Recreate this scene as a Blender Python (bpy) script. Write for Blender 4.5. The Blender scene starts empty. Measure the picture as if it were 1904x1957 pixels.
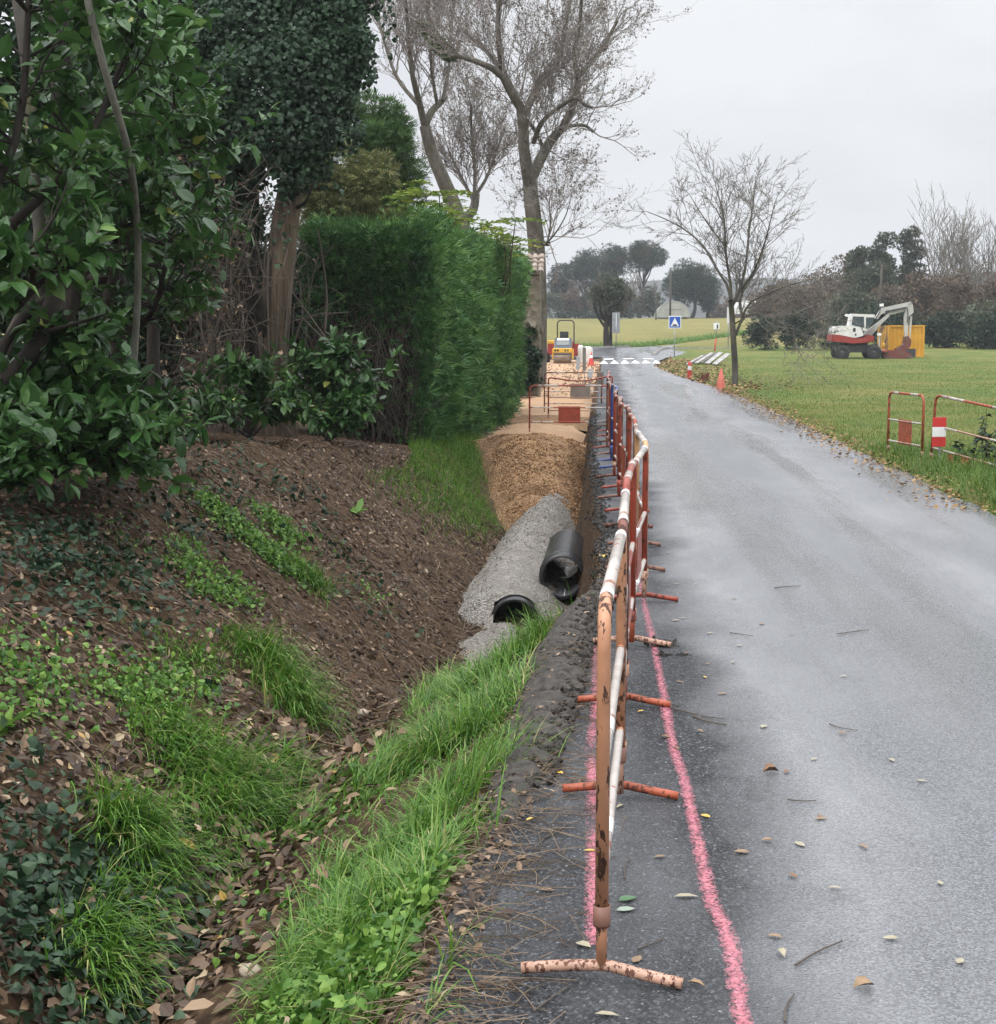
import bpy, math, random
import numpy as np
from mathutils import Vector, Matrix

scene = bpy.context.scene
R = math.radians
TAU = 2 * math.pi

# ------------------------------------------------------------------ camera
PITCH, YAW, CAMH = R(6.774), R(4.265), 1.65
cam_d = bpy.data.cameras.new("camera")
cam = bpy.data.objects.new("camera", cam_d)
scene.collection.objects.link(cam)
cam.location = (0, 0, CAMH)
cam.rotation_euler = (R(90) - PITCH, 0, YAW)
cam_d.sensor_fit = 'HORIZONTAL'
cam_d.sensor_width = 36
cam_d.lens = 53.9
cam_d.clip_start = 0.05
cam_d.clip_end = 6000
scene.camera = cam
scene.render.resolution_x, scene.render.resolution_y = 996, 1024

# ------------------------------------------------------------------ sky, sun, exposure
world = bpy.data.worlds.new("World")
scene.world = world
world.use_nodes = True
wn, wl = world.node_tree.nodes, world.node_tree.links
bg = wn["Background"]
bg.inputs[1].default_value = 0.10
sky = wn.new("ShaderNodeTexSky")
sky.sky_type = 'NISHITA'
sky.sun_disc = False
sky.sun_elevation = R(48)
sky.sun_rotation = R(150)
tc = wn.new("ShaderNodeTexCoord")
mp = wn.new("ShaderNodeMapping")
mp.inputs['Scale'].default_value = (1.0, 1.0, 2.6)
nz = wn.new("ShaderNodeTexNoise")
nz.inputs['Scale'].default_value = 4.6
nz.inputs['Detail'].default_value = 5
nz.inputs['Roughness'].default_value = .5
rp = wn.new("ShaderNodeValToRGB")
rp.color_ramp.elements[0].position = .30
rp.color_ramp.elements[0].color = (.725, .745, .79, 1)
rp.color_ramp.elements[1].position = .68
rp.color_ramp.elements[1].color = (.855, .87, .898, 1)
gain = wn.new("ShaderNodeMixRGB")
gain.blend_type = 'MULTIPLY'
gain.inputs[0].default_value = 1
gain.inputs[2].default_value = (24.0, 24.0, 24.0, 1)
mixs = wn.new("ShaderNodeMixRGB")
mixs.inputs[0].default_value = .93
wl.new(tc.outputs['Generated'], mp.inputs[0])
wl.new(mp.outputs[0], nz.inputs['Vector'])
wl.new(nz.outputs['Fac'], rp.inputs[0])
wl.new(rp.outputs[0], gain.inputs[1])
wl.new(sky.outputs[0], mixs.inputs[1])
wl.new(gain.outputs[0], mixs.inputs[2])
sepw = wn.new("ShaderNodeSeparateXYZ")                 # an overcast sky is brightest overhead
wl.new(tc.outputs['Generated'], sepw.inputs[0])
zen = wn.new("ShaderNodeValToRGB")
zen.color_ramp.elements[0].position = .0
zen.color_ramp.elements[0].color = (.335, .335, .335, 1)
zen.color_ramp.elements[1].position = 1.0
zen.color_ramp.elements[1].color = (1.36, 1.36, 1.36, 1)
e_ = zen.color_ramp.elements.new(.24)
e_.color = (.352, .352, .352, 1)
wl.new(sepw.outputs['Z'], zen.inputs[0])
ovr = wn.new("ShaderNodeMixRGB")
ovr.blend_type = 'MULTIPLY'
ovr.inputs[0].default_value = 1
wl.new(mixs.outputs[0], ovr.inputs[1])
wl.new(zen.outputs[0], ovr.inputs[2])
wl.new(ovr.outputs[0], bg.inputs[0])

sun_d = bpy.data.lights.new("sun", 'SUN')
sun_d.energy = 1.2
sun_d.angle = R(40)
sun_d.color = (1, .965, .92)
sun = bpy.data.objects.new("sun", sun_d)
scene.collection.objects.link(sun)
sun.rotation_euler = (R(38), 0, R(-30))

scene.view_settings.view_transform = 'Standard'
scene.view_settings.look = 'None'
scene.view_settings.gamma = 1
scene.view_settings.exposure = 0.4
scene.cycles.max_bounces = 6
scene.cycles.diffuse_bounces = 3
scene.cycles.glossy_bounces = 3
scene.cycles.transmission_bounces = 3
scene.cycles.transparent_max_bounces = 6
scene.cycles.volume_bounces = 0
scene.cycles.use_denoising = True
scene.cycles.denoising_input_passes = 'RGB_ALBEDO_NORMAL'
scene.cycles.denoising_prefilter = 'NONE'
scene.cycles.use_adaptive_sampling = True
scene.cycles.adaptive_threshold = 0.012

# ------------------------------------------------------------------ picture measurements -> world points
_cp, _sp, _cy, _sy = math.cos(PITCH), math.sin(PITCH), math.cos(YAW), math.sin(YAW)

def ray(u, v):
    a, b = (u - 952) / 2850, (978.5 - v) / 2850
    fy, fz = _cp + b * _sp, -_sp + b * _cp
    return np.array([a * _cy - fy * _sy, a * _sy + fy * _cy, fz])

def at(u, v, Y):
    d = ray(u, v)
    return np.array([0, 0, CAMH]) + d * (Y / d[1])

def atz(u, v, z=0.0):
    d = ray(u, v)
    return np.array([0, 0, CAMH]) + d * ((z - CAMH) / d[2])

# ------------------------------------------------------------------ small tools
def nrm(a):
    return a / (np.linalg.norm(a, axis=-1, keepdims=True) + 1e-9)

_tab = np.random.RandomState(7).rand(256, 256)

def vnoise(x, y, sc=1.0, seed=0):
    x = np.asarray(x, float) * sc + seed * 17.3
    y = np.asarray(y, float) * sc + seed * 41.7
    xi, yi = np.floor(x).astype(int), np.floor(y).astype(int)
    fx, fy = x - xi, y - yi
    fx, fy = fx * fx * (3 - 2 * fx), fy * fy * (3 - 2 * fy)
    g = lambda i, j: _tab[i & 255, j & 255]
    return (g(xi, yi) * (1 - fx) + g(xi + 1, yi) * fx) * (1 - fy) + (g(xi, yi + 1) * (1 - fx) + g(xi + 1, yi + 1) * fx) * fy

def fbm(x, y, sc=1.0, seed=0, oct=4):
    t, a, n = 0, 1, 0
    for k in range(oct):
        t = t + a * vnoise(x, y, sc * 2 ** k, seed + k)
        n += a
        a *= .5
    return t / n

def sstep(a, b, x):
    t = np.clip((np.asarray(x, float) - a) / (b - a), 0, 1)
    return t * t * (3 - 2 * t)

class MA:
    """collects geometry and links it as ONE mesh object"""
    def __init__(s):
        s.V, s.Q, s.T, s.A, s.qm, s.tm, s.n = [], [], [], [], [], [], 0

    def add(s, V, Q=None, T=None, rnd=.5, mi=0):
        V = np.asarray(V, float).reshape(-1, 3)
        if Q is not None and len(Q):
            Q = np.asarray(Q, int).reshape(-1, 4)
            s.Q.append(Q + s.n)
            s.qm.append(np.full(len(Q), mi))
        if T is not None and len(T):
            T = np.asarray(T, int).reshape(-1, 3)
            s.T.append(T + s.n)
            s.tm.append(np.full(len(T), mi))
        s.V.append(V)
        s.A.append(np.broadcast_to(np.asarray(rnd, float), (len(V),)))
        s.n += len(V)
        return s

    def build(s, name, mats, parent=None, smooth=False, label=None, local=False):
        V = np.concatenate(s.V)
        Q = np.concatenate(s.Q) if s.Q else np.zeros((0, 4), int)
        T = np.concatenate(s.T) if s.T else np.zeros((0, 3), int)
        if parent is not None and not local:
            off, p = np.zeros(3), parent
            while p is not None:
                off += np.array(p.location)
                p = p.parent
            V = V - off
        me = bpy.data.meshes.new(name)
        me.vertices.add(len(V))
        me.vertices.foreach_set('co', V.astype(np.float32).ravel())
        loops = np.concatenate([Q.ravel(), T.ravel()]).astype(np.int32)
        me.loops.add(len(loops))
        me.loops.foreach_set('vertex_index', loops)
        npol = len(Q) + len(T)
        me.polygons.add(npol)
        st = np.concatenate([np.arange(len(Q)) * 4, len(Q) * 4 + np.arange(len(T)) * 3]).astype(np.int32)
        me.polygons.foreach_set('loop_start', st)
        me.polygons.foreach_set('material_index', np.concatenate(s.qm + s.tm).astype(np.int32))
        me.polygons.foreach_set('use_smooth', np.full(npol, smooth))
        at_ = me.attributes.new('rnd', 'FLOAT', 'POINT')
        at_.data.foreach_set('value', np.concatenate(s.A).astype(np.float32))
        for m in (mats if isinstance(mats, (list, tuple)) else [mats]):
            me.materials.append(m)
        me.update(calc_edges=True)
        o = bpy.data.objects.new(name, me)
        scene.collection.objects.link(o)
        if parent is not None:
            o.parent = parent
        if label:
            o['label'] = label
        return o

def tag(o, label, cat, group=None, kind=None):
    o['label'] = label
    o['category'] = cat
    if group:
        o['group'] = group
    if kind:
        o['kind'] = kind
    return o

def struct(o):
    o['kind'] = 'structure'
    return o

def stuff(o, label, cat):
    return tag(o, label, cat, kind='stuff')

def thing(name, label, cat, loc=(0, 0, 0), group=None):
    o = bpy.data.objects.new(name, None)
    o.empty_display_size = .2
    scene.collection.objects.link(o)
    o.location = loc
    return tag(o, label, cat, group)

def kids(o):
    return [c for c in scene.objects if c.parent == o]

def dup(root, loc, rotz=0, label=None, group=None):
    r = root.copy()
    scene.collection.objects.link(r)
    r.location = loc
    r.rotation_euler = (0, 0, rotz)
    if label:
        r['label'] = label
    if group:
        r['group'] = group
    for ch in kids(root):
        c = ch.copy()
        scene.collection.objects.link(c)
        c.parent = r
        for g in kids(ch):
            d = g.copy()
            scene.collection.objects.link(d)
            d.parent = c
    return r

# ---- primitive geometry -------------------------------------------------
def box(c, s, rz=0, taper=1.0):
    x, y, z = np.array(s) / 2
    v = np.array([[-x, -y, -z], [x, -y, -z], [x, y, -z], [-x, y, -z],
                  [-x * taper, -y * taper, z], [x * taper, -y * taper, z], [x * taper, y * taper, z], [-x * taper, y * taper, z]])
    cr, sr = math.cos(rz), math.sin(rz)
    v = v @ np.array([[cr, sr, 0], [-sr, cr, 0], [0, 0, 1]])
    f = [[0, 3, 2, 1], [4, 5, 6, 7], [0, 1, 5, 4], [1, 2, 6, 5], [2, 3, 7, 6], [3, 0, 4, 7]]
    return v + np.array(c), f

def rbox(c, s, r=.02, n=3, rz=0):
    """box with rounded vertical corners and chamfered top and bottom edges"""
    x, y, z = np.array(s) / 2
    r = min(r, x * .95, y * .95, z * .95)
    ring = []
    for (cx, cy, a0) in ((x - r, y - r, 0), (-x + r, y - r, 90), (-x + r, -y + r, 180), (x - r, -y + r, 270)):
        for k in range(n + 1):
            a = R(a0 + 90 * k / n)
            ring.append((cx, cy, math.cos(a), math.sin(a)))
    m = len(ring)
    V = []
    for (zz, rr) in ((-z, r * .3), (-z + r * .7, r), (z - r * .7, r), (z, r * .3)):
        V += [(cx + ca * rr, cy + sa * rr, zz) for (cx, cy, ca, sa) in ring]
    V = np.array(V)
    Q, T = [], []
    for lv in range(3):
        for k in range(m):
            Q.append([lv * m + k, lv * m + (k + 1) % m, (lv + 1) * m + (k + 1) % m, (lv + 1) * m + k])
    V = np.vstack([V, [[0, 0, -z], [0, 0, z]]])
    for k in range(m):
        T.append([4 * m, (k + 1) % m, k])
        T.append([4 * m + 1, 3 * m + k, 3 * m + (k + 1) % m])
    cr, sr = math.cos(rz), math.sin(rz)
    V = V @ np.array([[cr, sr, 0], [-sr, cr, 0], [0, 0, 1]])
    return V + np.array(c), Q, T

def prism(poly, y0, y1, axis='y'):
    """extrude a convex-ish 2-D outline (x,z) between y0 and y1; ends are fans about the centroid"""
    p = np.array(poly, float)
    n = len(p)
    c = p.mean(0)
    a = np.c_[p[:, 0], np.full(n, y0), p[:, 1]]
    b = np.c_[p[:, 0], np.full(n, y1), p[:, 1]]
    V = np.vstack([a, b, [[c[0], y0, c[1]], [c[0], y1, c[1]]]])
    Q = [[k, (k + 1) % n, n + (k + 1) % n, n + k] for k in range(n)]
    T = [[2 * n, (k + 1) % n, k] for k in range(n)] + [[2 * n + 1, n + k, n + (k + 1) % n] for k in range(n)]
    if axis == 'x':
        V = np.c_[V[:, 1], V[:, 0], V[:, 2]]
    return V, Q, T

def lathe(prof, n=24, axis='z', c=(0, 0, 0)):
    prof = np.array(prof, float)
    a = np.arange(n) / n * TAU
    V = np.stack([prof[:, None, 0] * np.cos(a), prof[:, None, 0] * np.sin(a), np.broadcast_to(prof[:, None, 1], (len(prof), n))], -1).reshape(-1, 3)
    Q = []
    for i in range(len(prof) - 1):
        for k in range(n):
            Q.append([i * n + k, i * n + (k + 1) % n, (i + 1) * n + (k + 1) % n, (i + 1) * n + k])
    if axis == 'y':
        V = V[:, [0, 2, 1]]
    if axis == 'x':
        V = V[:, [2, 0, 1]]
    return V + np.array(c), Q

def tubes(P, Rr, sides=4, caps=False):
    """P (n,m,3) polylines, Rr (n,m) radii -> one batch of tubes"""
    P = np.asarray(P, float)
    if P.ndim == 2:
        P = P[None]
    n, m, _ = P.shape
    Rr = np.broadcast_to(np.asarray(Rr, float), (n, m)) if np.ndim(Rr) < 2 else np.asarray(Rr, float)
    tan = np.empty_like(P)
    tan[:, 1:-1] = P[:, 2:] - P[:, :-2]
    tan[:, 0] = P[:, 1] - P[:, 0]
    tan[:, -1] = P[:, -1] - P[:, -2]
    tan = nrm(tan)
    worst = np.abs(tan).max(1)                       # the axis the line never runs along
    ref = np.broadcast_to(np.eye(3)[np.argmin(worst, 1)][:, None, :], P.shape)
    x = nrm(np.cross(tan, ref))
    y = np.cross(tan, x)
    a = np.arange(sides) / sides * TAU
    V = P[:, :, None, :] + Rr[:, :, None, None] * (x[:, :, None, :] * np.cos(a)[:, None] + y[:, :, None, :] * np.sin(a)[:, None])
    V = V.reshape(-1, 3)
    i, k = np.meshgrid(np.arange(m - 1), np.arange(sides), indexing='ij')
    q = np.stack([i * sides + k, i * sides + (k + 1) % sides, (i + 1) * sides + (k + 1) % sides, (i + 1) * sides + k], -1).reshape(-1, 4)
    Q = (q[None] + (np.arange(n) * m * sides)[:, None, None]).reshape(-1, 4)
    T = None
    if caps:
        base = V.reshape(n, m, sides, 3)
        c0, c1 = P[:, 0], P[:, -1]
        nb = len(V)
        V = np.vstack([V, c0, c1])
        T = []
        for j in range(n):
            o = j * m * sides
            for k in range(sides):
                T.append([nb + j, o + (k + 1) % sides, o + k])
                T.append([nb + n + j, o + (m - 1) * sides + k, o + (m - 1) * sides + (k + 1) % sides])
    return V, Q, T

def arcpts(pts, n=40, smooth=True):
    """resample a polyline (Catmull-Rom) to n points"""
    p = np.array(pts, float)
    if len(p) == 2:
        return p[0] + (p[1] - p[0]) * np.linspace(0, 1, n)[:, None]
    pp = np.vstack([2 * p[0] - p[1], p, 2 * p[-1] - p[-2]])
    t = np.linspace(0, len(p) - 1 - 1e-6, n)
    i = t.astype(int)
    f = (t - i)[:, None]
    a, b, c, d = pp[i], pp[i + 1], pp[i + 2], pp[i + 3]
    return .5 * (2 * b + (c - a) * f + (2 * a - 5 * b + 4 * c - d) * f ** 2 + (3 * b - a - 3 * c + d) * f ** 3)

def bendpath(pts, rad, n=6):
    """polyline with rounded corners"""
    p = [np.array(q, float) for q in pts]
    out = [p[0]]
    for i in range(1, len(p) - 1):
        a, b = p[i - 1] - p[i], p[i + 1] - p[i]
        la, lb = np.linalg.norm(a), np.linalg.norm(b)
        r = min(rad, la * .49, lb * .49)
        s, e = p[i] + a / la * r, p[i] + b / lb * r
        for k in range(n + 1):
            t = k / n
            out.append((1 - t) ** 2 * s + 2 * t * (1 - t) * p[i] + t * t * e)
    out.append(p[-1])
    return np.array(out)

# ---- scattering -----------------------------------------------------------
def frames(d, up):
    y = nrm(d)
    x = nrm(np.cross(y, up))
    z = np.cross(x, y)
    return np.stack([x, y, z], -1)            # columns

def scatter(tv, tq, tt, P, F, S, rnd):
    tv = np.asarray(tv, float)
    n, k = len(P), len(tv)
    S = np.asarray(S, float)
    if S.ndim == 1:
        S = S[:, None]
    L = tv[None] * (S[:, None, :] if S.shape[1] == 3 else S[:, None, :])
    V = np.einsum('nij,nkj->nki', F, L) + P[:, None, :]
    off = (np.arange(n) * k)[:, None, None]
    Q = (np.asarray(tq)[None] + off).reshape(-1, 4) if tq is not None and len(tq) else None
    T = (np.asarray(tt)[None] + off).reshape(-1, 3) if tt is not None and len(tt) else None
    return V.reshape(-1, 3), Q, T, np.repeat(rnd, k)

LEAF8 = (np.array([[0, 0, 0], [-.17, .28, .05], [0, .30, 0], [.17, .28, .05], [-.16, .66, .02], [0, .68, -.04], [.16, .66, .02], [0, 1, -.13]]),
         [[1, 4, 5, 2], [2, 5, 6, 3]], [[0, 1, 2], [0, 2, 3], [4, 7, 5], [5, 7, 6]])
LEAF4 = (np.array([[0, 0, 0], [-.3, .45, .07], [0, 1, -.06], [.3, .45, .07]]), None, [[0, 2, 1], [0, 3, 2]])
IVY = (np.array([[0, 0, 0], [-.45, .1, .02], [-.42, .5, 0], [0, 1, -.08], [.42, .5, 0], [.45, .1, .02], [0, .42, .06]]), None,
       [[0, 6, 1], [1, 6, 2], [2, 6, 3], [3, 6, 4], [4, 6, 5], [5, 6, 0]])
SPRIG = (np.array([[0, 0, 0], [-.06, .5, .02], [0, 1, 0], [.06, .5, .02],
                   [0, .1, 0], [-.26, .42, .04], [-.34, .8, -.02], [-.16, .5, .03],
                   [0, .15, 0], [.26, .45, -.03], [.33, .84, .03], [.15, .52, -.02]]),
         [[0, 3, 2, 1], [4, 7, 6, 5], [8, 9, 10, 11]], None)
STONE = (np.array([[1, .1, 0], [-.9, -.1, .1], [.1, .8, -.1], [0, -.85, 0], [.1, .1, .62], [0, 0, -.5], [.6, .6, .3], [-.5, -.5, .35]]), None,
         [[0, 6, 4], [6, 2, 4], [2, 1, 4], [1, 7, 4], [7, 3, 4], [3, 0, 4], [0, 2, 6], [1, 3, 7], [2, 0, 5], [1, 2, 5], [3, 1, 5], [0, 3, 5]])

def blade(bend):
    ys = np.array([0, .35, .7, 1.0])
    w = np.array([.5, .48, .34, .04])
    z = np.cos(ys * bend * .9)
    ang = ys * bend
    yy = np.cumsum(np.r_[0, np.diff(ys) * np.cos((ang[1:] + ang[:-1]) / 2)])
    xx = np.cumsum(np.r_[0, np.diff(ys) * np.sin((ang[1:] + ang[:-1]) / 2)])
    V = []
    for k in range(4):
        V += [[-w[k], xx[k], yy[k]], [w[k], xx[k], yy[k]]]
    return np.array(V), [[0, 1, 3, 2], [2, 3, 5, 4], [4, 5, 7, 6]]
BLADES = [blade(b) for b in (.35, .9, 1.5, 2.1)]

def grass(ma, rs, P, hmin, hmax, wid, lean=.35, az=None, mi=0, rlo=0, rhi=1, bends=(0, 1, 2, 3)):
    """upright bent blades, one quad strip each, at points P"""
    which = rs.choice(bends, len(P))
    for b in set(bends):
        p = P[which == b]
        n = len(p)
        if not n:
            continue
        a = rs.rand(n) * TAU if az is None else az + rs.randn(n) * .7
        tilt = np.abs(rs.randn(n)) * lean
        ca, sa, ct, st = np.cos(a), np.sin(a), np.cos(tilt), np.sin(tilt)
        # local y leans along heading (ca,sa)
        X = np.stack([-sa, ca, 0 * a], -1)
        Yv = np.stack([ca * ct, sa * ct, -st], -1)
        Z = np.stack([ca * st, sa * st, ct], -1)
        F = np.stack([X, Yv, Z], -1)
        h = hmin + (hmax - hmin) * rs.rand(n) ** 1.3
        w = wid * (.6 + .8 * rs.rand(n))
        S = np.stack([w, h, h], -1)
        ma.add(*scatter(BLADES[b][0], BLADES[b][1], None, p, F, S, rlo + (rhi - rlo) * rs.rand(n)), mi=mi)

def leaves(ma, rs, P, D, size, tmpl, jitter=.6, up=None, mi=0, rnd=None, aspect=1.0):
    n = len(P)
    d = nrm(D + rs.randn(n, 3) * jitter)
    u = (np.array([0, 0, 1.]) if up is None else up) + rs.randn(n, 3) * .45
    s = size * (.5 + 1.0 * rs.rand(n))
    S = np.stack([s * aspect * (.8 + .4 * rs.rand(n)), s, s * (.3 + 1.6 * rs.rand(n))], -1)
    ma.add(*scatter(tmpl[0], tmpl[1], tmpl[2], P, frames(d, u), S, rs.rand(n) if rnd is None else rnd), mi=mi)

# ---- materials ------------------------------------------------------------
class NM:
    def __init__(s, name):
        s.m = bpy.data.materials.new(name)
        s.m.use_nodes = True
        s.n, s.l = s.m.node_tree.nodes, s.m.node_tree.links
        s.b = s.n["Principled BSDF"]
        s.out = s.n["Material Output"]
        s._tc = None

    def tc(s, which='Object'):
        if s._tc is None:
            s._tc = s.n.new("ShaderNodeTexCoord")
        return s._tc.outputs[which]

    def noise(s, scale, detail=4, rough=.55, dist=0, stretch=None, vec=None):
        t = s.n.new("ShaderNodeTexNoise")
        t.inputs['Scale'].default_value = scale
        t.inputs['Detail'].default_value = detail
        t.inputs['Roughness'].default_value = rough
        t.inputs['Distortion'].default_value = dist
        v = vec or s.tc()
        if stretch:
            mp_ = s.n.new("ShaderNodeMapping")
            mp_.inputs['Scale'].default_value = stretch
            s.l.new(v, mp_.inputs[0])
            v = mp_.outputs[0]
        s.l.new(v, t.inputs['Vector'])
        return t.outputs['Fac']

    def voro(s, scale, out='Distance', feature='F1'):
        t = s.n.new("ShaderNodeTexVoronoi")
        t.feature = feature
        t.inputs['Scale'].default_value = scale
        s.l.new(s.tc(), t.inputs['Vector'])
        return t.outputs[out]

    def attr(s, name='rnd'):
        t = s.n.new("ShaderNodeAttribute")
        t.attribute_name = name
        return t.outputs['Fac']

    def ramp(s, fac, stops, const=False):
        t = s.n.new("ShaderNodeValToRGB")
        e = t.color_ramp.elements
        while len(e) < len(stops):
            e.new(.5)
        for k, (p, c) in enumerate(stops):
            e[k].position = p
            e[k].color = (c, c, c, 1) if np.isscalar(c) else (*c, 1)
        if const:
            t.color_ramp.interpolation = 'CONSTANT'
        s.l.new(fac, t.inputs[0])
        return t.outputs[0]

    def mix(s, fac, a, b, mode='MIX'):
        t = s.n.new("ShaderNodeMixRGB")
        t.blend_type = mode
        for k, x in enumerate((fac, a, b)):
            if isinstance(x, bpy.types.NodeSocket):
                s.l.new(x, t.inputs[k])
            else:
                t.inputs[k].default_value = x if k == 0 else ((x, x, x, 1) if np.isscalar(x) else (*x, 1))
        return t.outputs[0]

    def math(s, op, a, b=0.0):
        t = s.n.new("ShaderNodeMath")
        t.operation = op
        for k, x in enumerate((a, b)):
            if isinstance(x, bpy.types.NodeSocket):
                s.l.new(x, t.inputs[k])
            else:
                t.inputs[k].default_value = x
        return t.outputs[0]

    def set(s, key, x):
        i = s.b.inputs[key]
        if isinstance(x, bpy.types.NodeSocket):
            s.l.new(x, i)
        else:
            i.default_value = (*x, 1) if (not np.isscalar(x) and len(x) == 3) else x
        return s

    def bump(s, h, strength=.5, dist=.02, prev=None):
        t = s.n.new("ShaderNodeBump")
        t.inputs['Strength'].default_value = strength
        t.inputs['Distance'].default_value = dist
        s.l.new(h, t.inputs['Height'])
        if prev is not None:
            s.l.new(prev, t.inputs['Normal'])
        s.l.new(t.outputs[0], s.b.inputs['Normal'])
        return t.outputs[0]

def plain(name, col, rough=.6, var=.18, scale=6, metal=0.0, bump=0, spec=.5):
    k = NM(name)
    f = k.noise(scale, 5)
    c = np.array(col)
    k.set('Base Color', k.ramp(f, [(.3, tuple(c * (1 - var))), (.7, tuple(np.minimum(c * (1 + var), .95)))]))
    k.set('Roughness', k.ramp(k.noise(scale * 2.3, 3), [(.3, max(rough - .1, .03)), (.7, min(rough + .12, 1))]))
    k.set('Metallic', metal)
    k.set('Specular IOR Level', spec)
    if bump:
        k.bump(k.noise(scale * 8, 4), bump, .01)
    return k.m

def leafmat(name, stops, rough=.5, spec=.4, transl=.25, clump=None):
    """per-leaf hue from the leaf's own random value, plus translucency"""
    k = NM(name)
    c = k.ramp(k.attr(), stops)
    if clump:
        c = k.mix(k.ramp(k.noise(clump, 2), [(.35, 0.0), (.65, .6)]), c, (1.35, 1.3, 1.0), 'MULTIPLY')
    k.set('Base Color', c).set('Roughness', rough).set('Specular IOR Level', spec)
    if transl:
        t = k.n.new("ShaderNodeBsdfTranslucent")
        k.l.new(c, t.inputs[0])
        a = k.n.new("ShaderNodeMixShader")
        a.inputs[0].default_value = transl
        k.l.new(k.b.outputs[0], a.inputs[1])
        k.l.new(t.outputs[0], a.inputs[2])
        k.l.new(a.outputs[0], k.out.inputs[0])
    return k.m

def barkmat(name, a, b, scale=8, zs=.25, lichen=None):
    k = NM(name)
    f = k.noise(scale, 6, .6, .4, (1, 1, zs))
    c = k.ramp(f, [(.3, a), (.68, b)])
    if lichen:
        c = k.mix(k.ramp(k.noise(scale * .35, 5), [(.5, 0.0), (.62, 1.0)]), c, lichen)
    k.set('Base Color', c).set('Roughness', .88).set('Specular IOR Level', .25)
    k.bump(f, .9, .03)
    return k.m

def rustpaint(name, paint, rust=(.06, .026, .014), amt=.5, rough=.4, scale=28):
    """flaking paint: rust patches with their own outline over worn paint"""
    k = NM(name)
    f = k.noise(scale, 6, .62, .3, (1, 1, .45))
    m = k.ramp(f, [(amt, 0.0), (amt + .02, 1.0)])
    c = np.array(paint)
    pc = k.ramp(k.noise(9, 3), [(.3, tuple(c * .78)), (.7, tuple(np.minimum(c * 1.15, .9)))])
    rc = k.ramp(k.noise(60, 3), [(.3, tuple(np.array(rust) * .6)), (.7, tuple(np.array(rust) * 1.9))])
    k.set('Base Color', k.mix(m, pc, rc))
    k.set('Roughness', k.mix(m, rough, .8))
    k.bump(k.ramp(f, [(amt, 1.0), (amt + .03, 0.0)]), .35, .003)
    return k.m
# ================================================================== THE SETTING
def tabl(xs):
    a = np.array(xs, float)
    return lambda y: np.interp(y, a[:, 0], a[:, 1])
EDGE = tabl([(0, -.6), (3.4, -.47), (5.7, -.33), (8, -.27), (9, -.18), (9.6, -.06), (10.5, -.0), (13, -.02), (20, -.19), (30, -.28), (40, -.32), (94, -.5), (400, -.5)])
XB = tabl([(3, -1.58), (5, -1.62), (8, -1.58), (11, -1.42), (13, -1.38), (20, -1.22), (24, -1.5), (30, -1.9), (40, -2.0), (75, -3.5), (92, -4.5), (100, -5)])
ZB = tabl([(3, -.72), (8, -.76), (9.8, -.8), (10.8, -1.12), (22, -1.2), (26, -.75), (30, -.6), (60, -.3), (80, -.1), (92, -.03)])
XT = tabl([(0, -3.6), (14, -3.6), (20, -2.75), (22, -2.6), (38, -2.3), (50, -3.1), (75, -4.2), (92, -5.2), (100, -6)])
ZT = tabl([(0, .6), (14, .55), (19, .22), (22, 0), (25, -.15), (28, -.28), (38, -.28), (50, -.15), (62, 0), (100, 0)])
XL = tabl([(18, -1.25), (20, -1.3), (22, -1.6), (24.3, -1.9), (26, -2.15), (30, -2.45), (40, -2.4), (50, -3), (75, -4), (92, -5)])
ZS = tabl([(18.5, -1.35), (20.5, -1.02), (22, -.74), (23.5, -.44), (25.2, -.22), (26.4, -.25), (28, -.35), (30, -.38), (34, -.32), (50, -.2), (80, -.02), (92, .01)])
RR = tabl([(0, 3.53), (25, 3.54), (38, 3.58), (48, 3.35), (58.8, 2.78), (78, 2.42), (90, 3.0), (97, 3.7)])   # road's right edge

def rise(y):
    t = (y - 95) / 8.0
    r = .03 * 8 * np.where(t > 30, t, np.log1p(np.exp(np.minimum(t, 30))))
    return np.minimum(r, 4.3)

def edge_n(y):
    j = sstep(9.6, 11, y) * (1 - sstep(32, 40, y))
    return EDGE(y) + (fbm(y, y * 0, 1.3, 3, 2) - .5) * (.05 + .05 * j)

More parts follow.
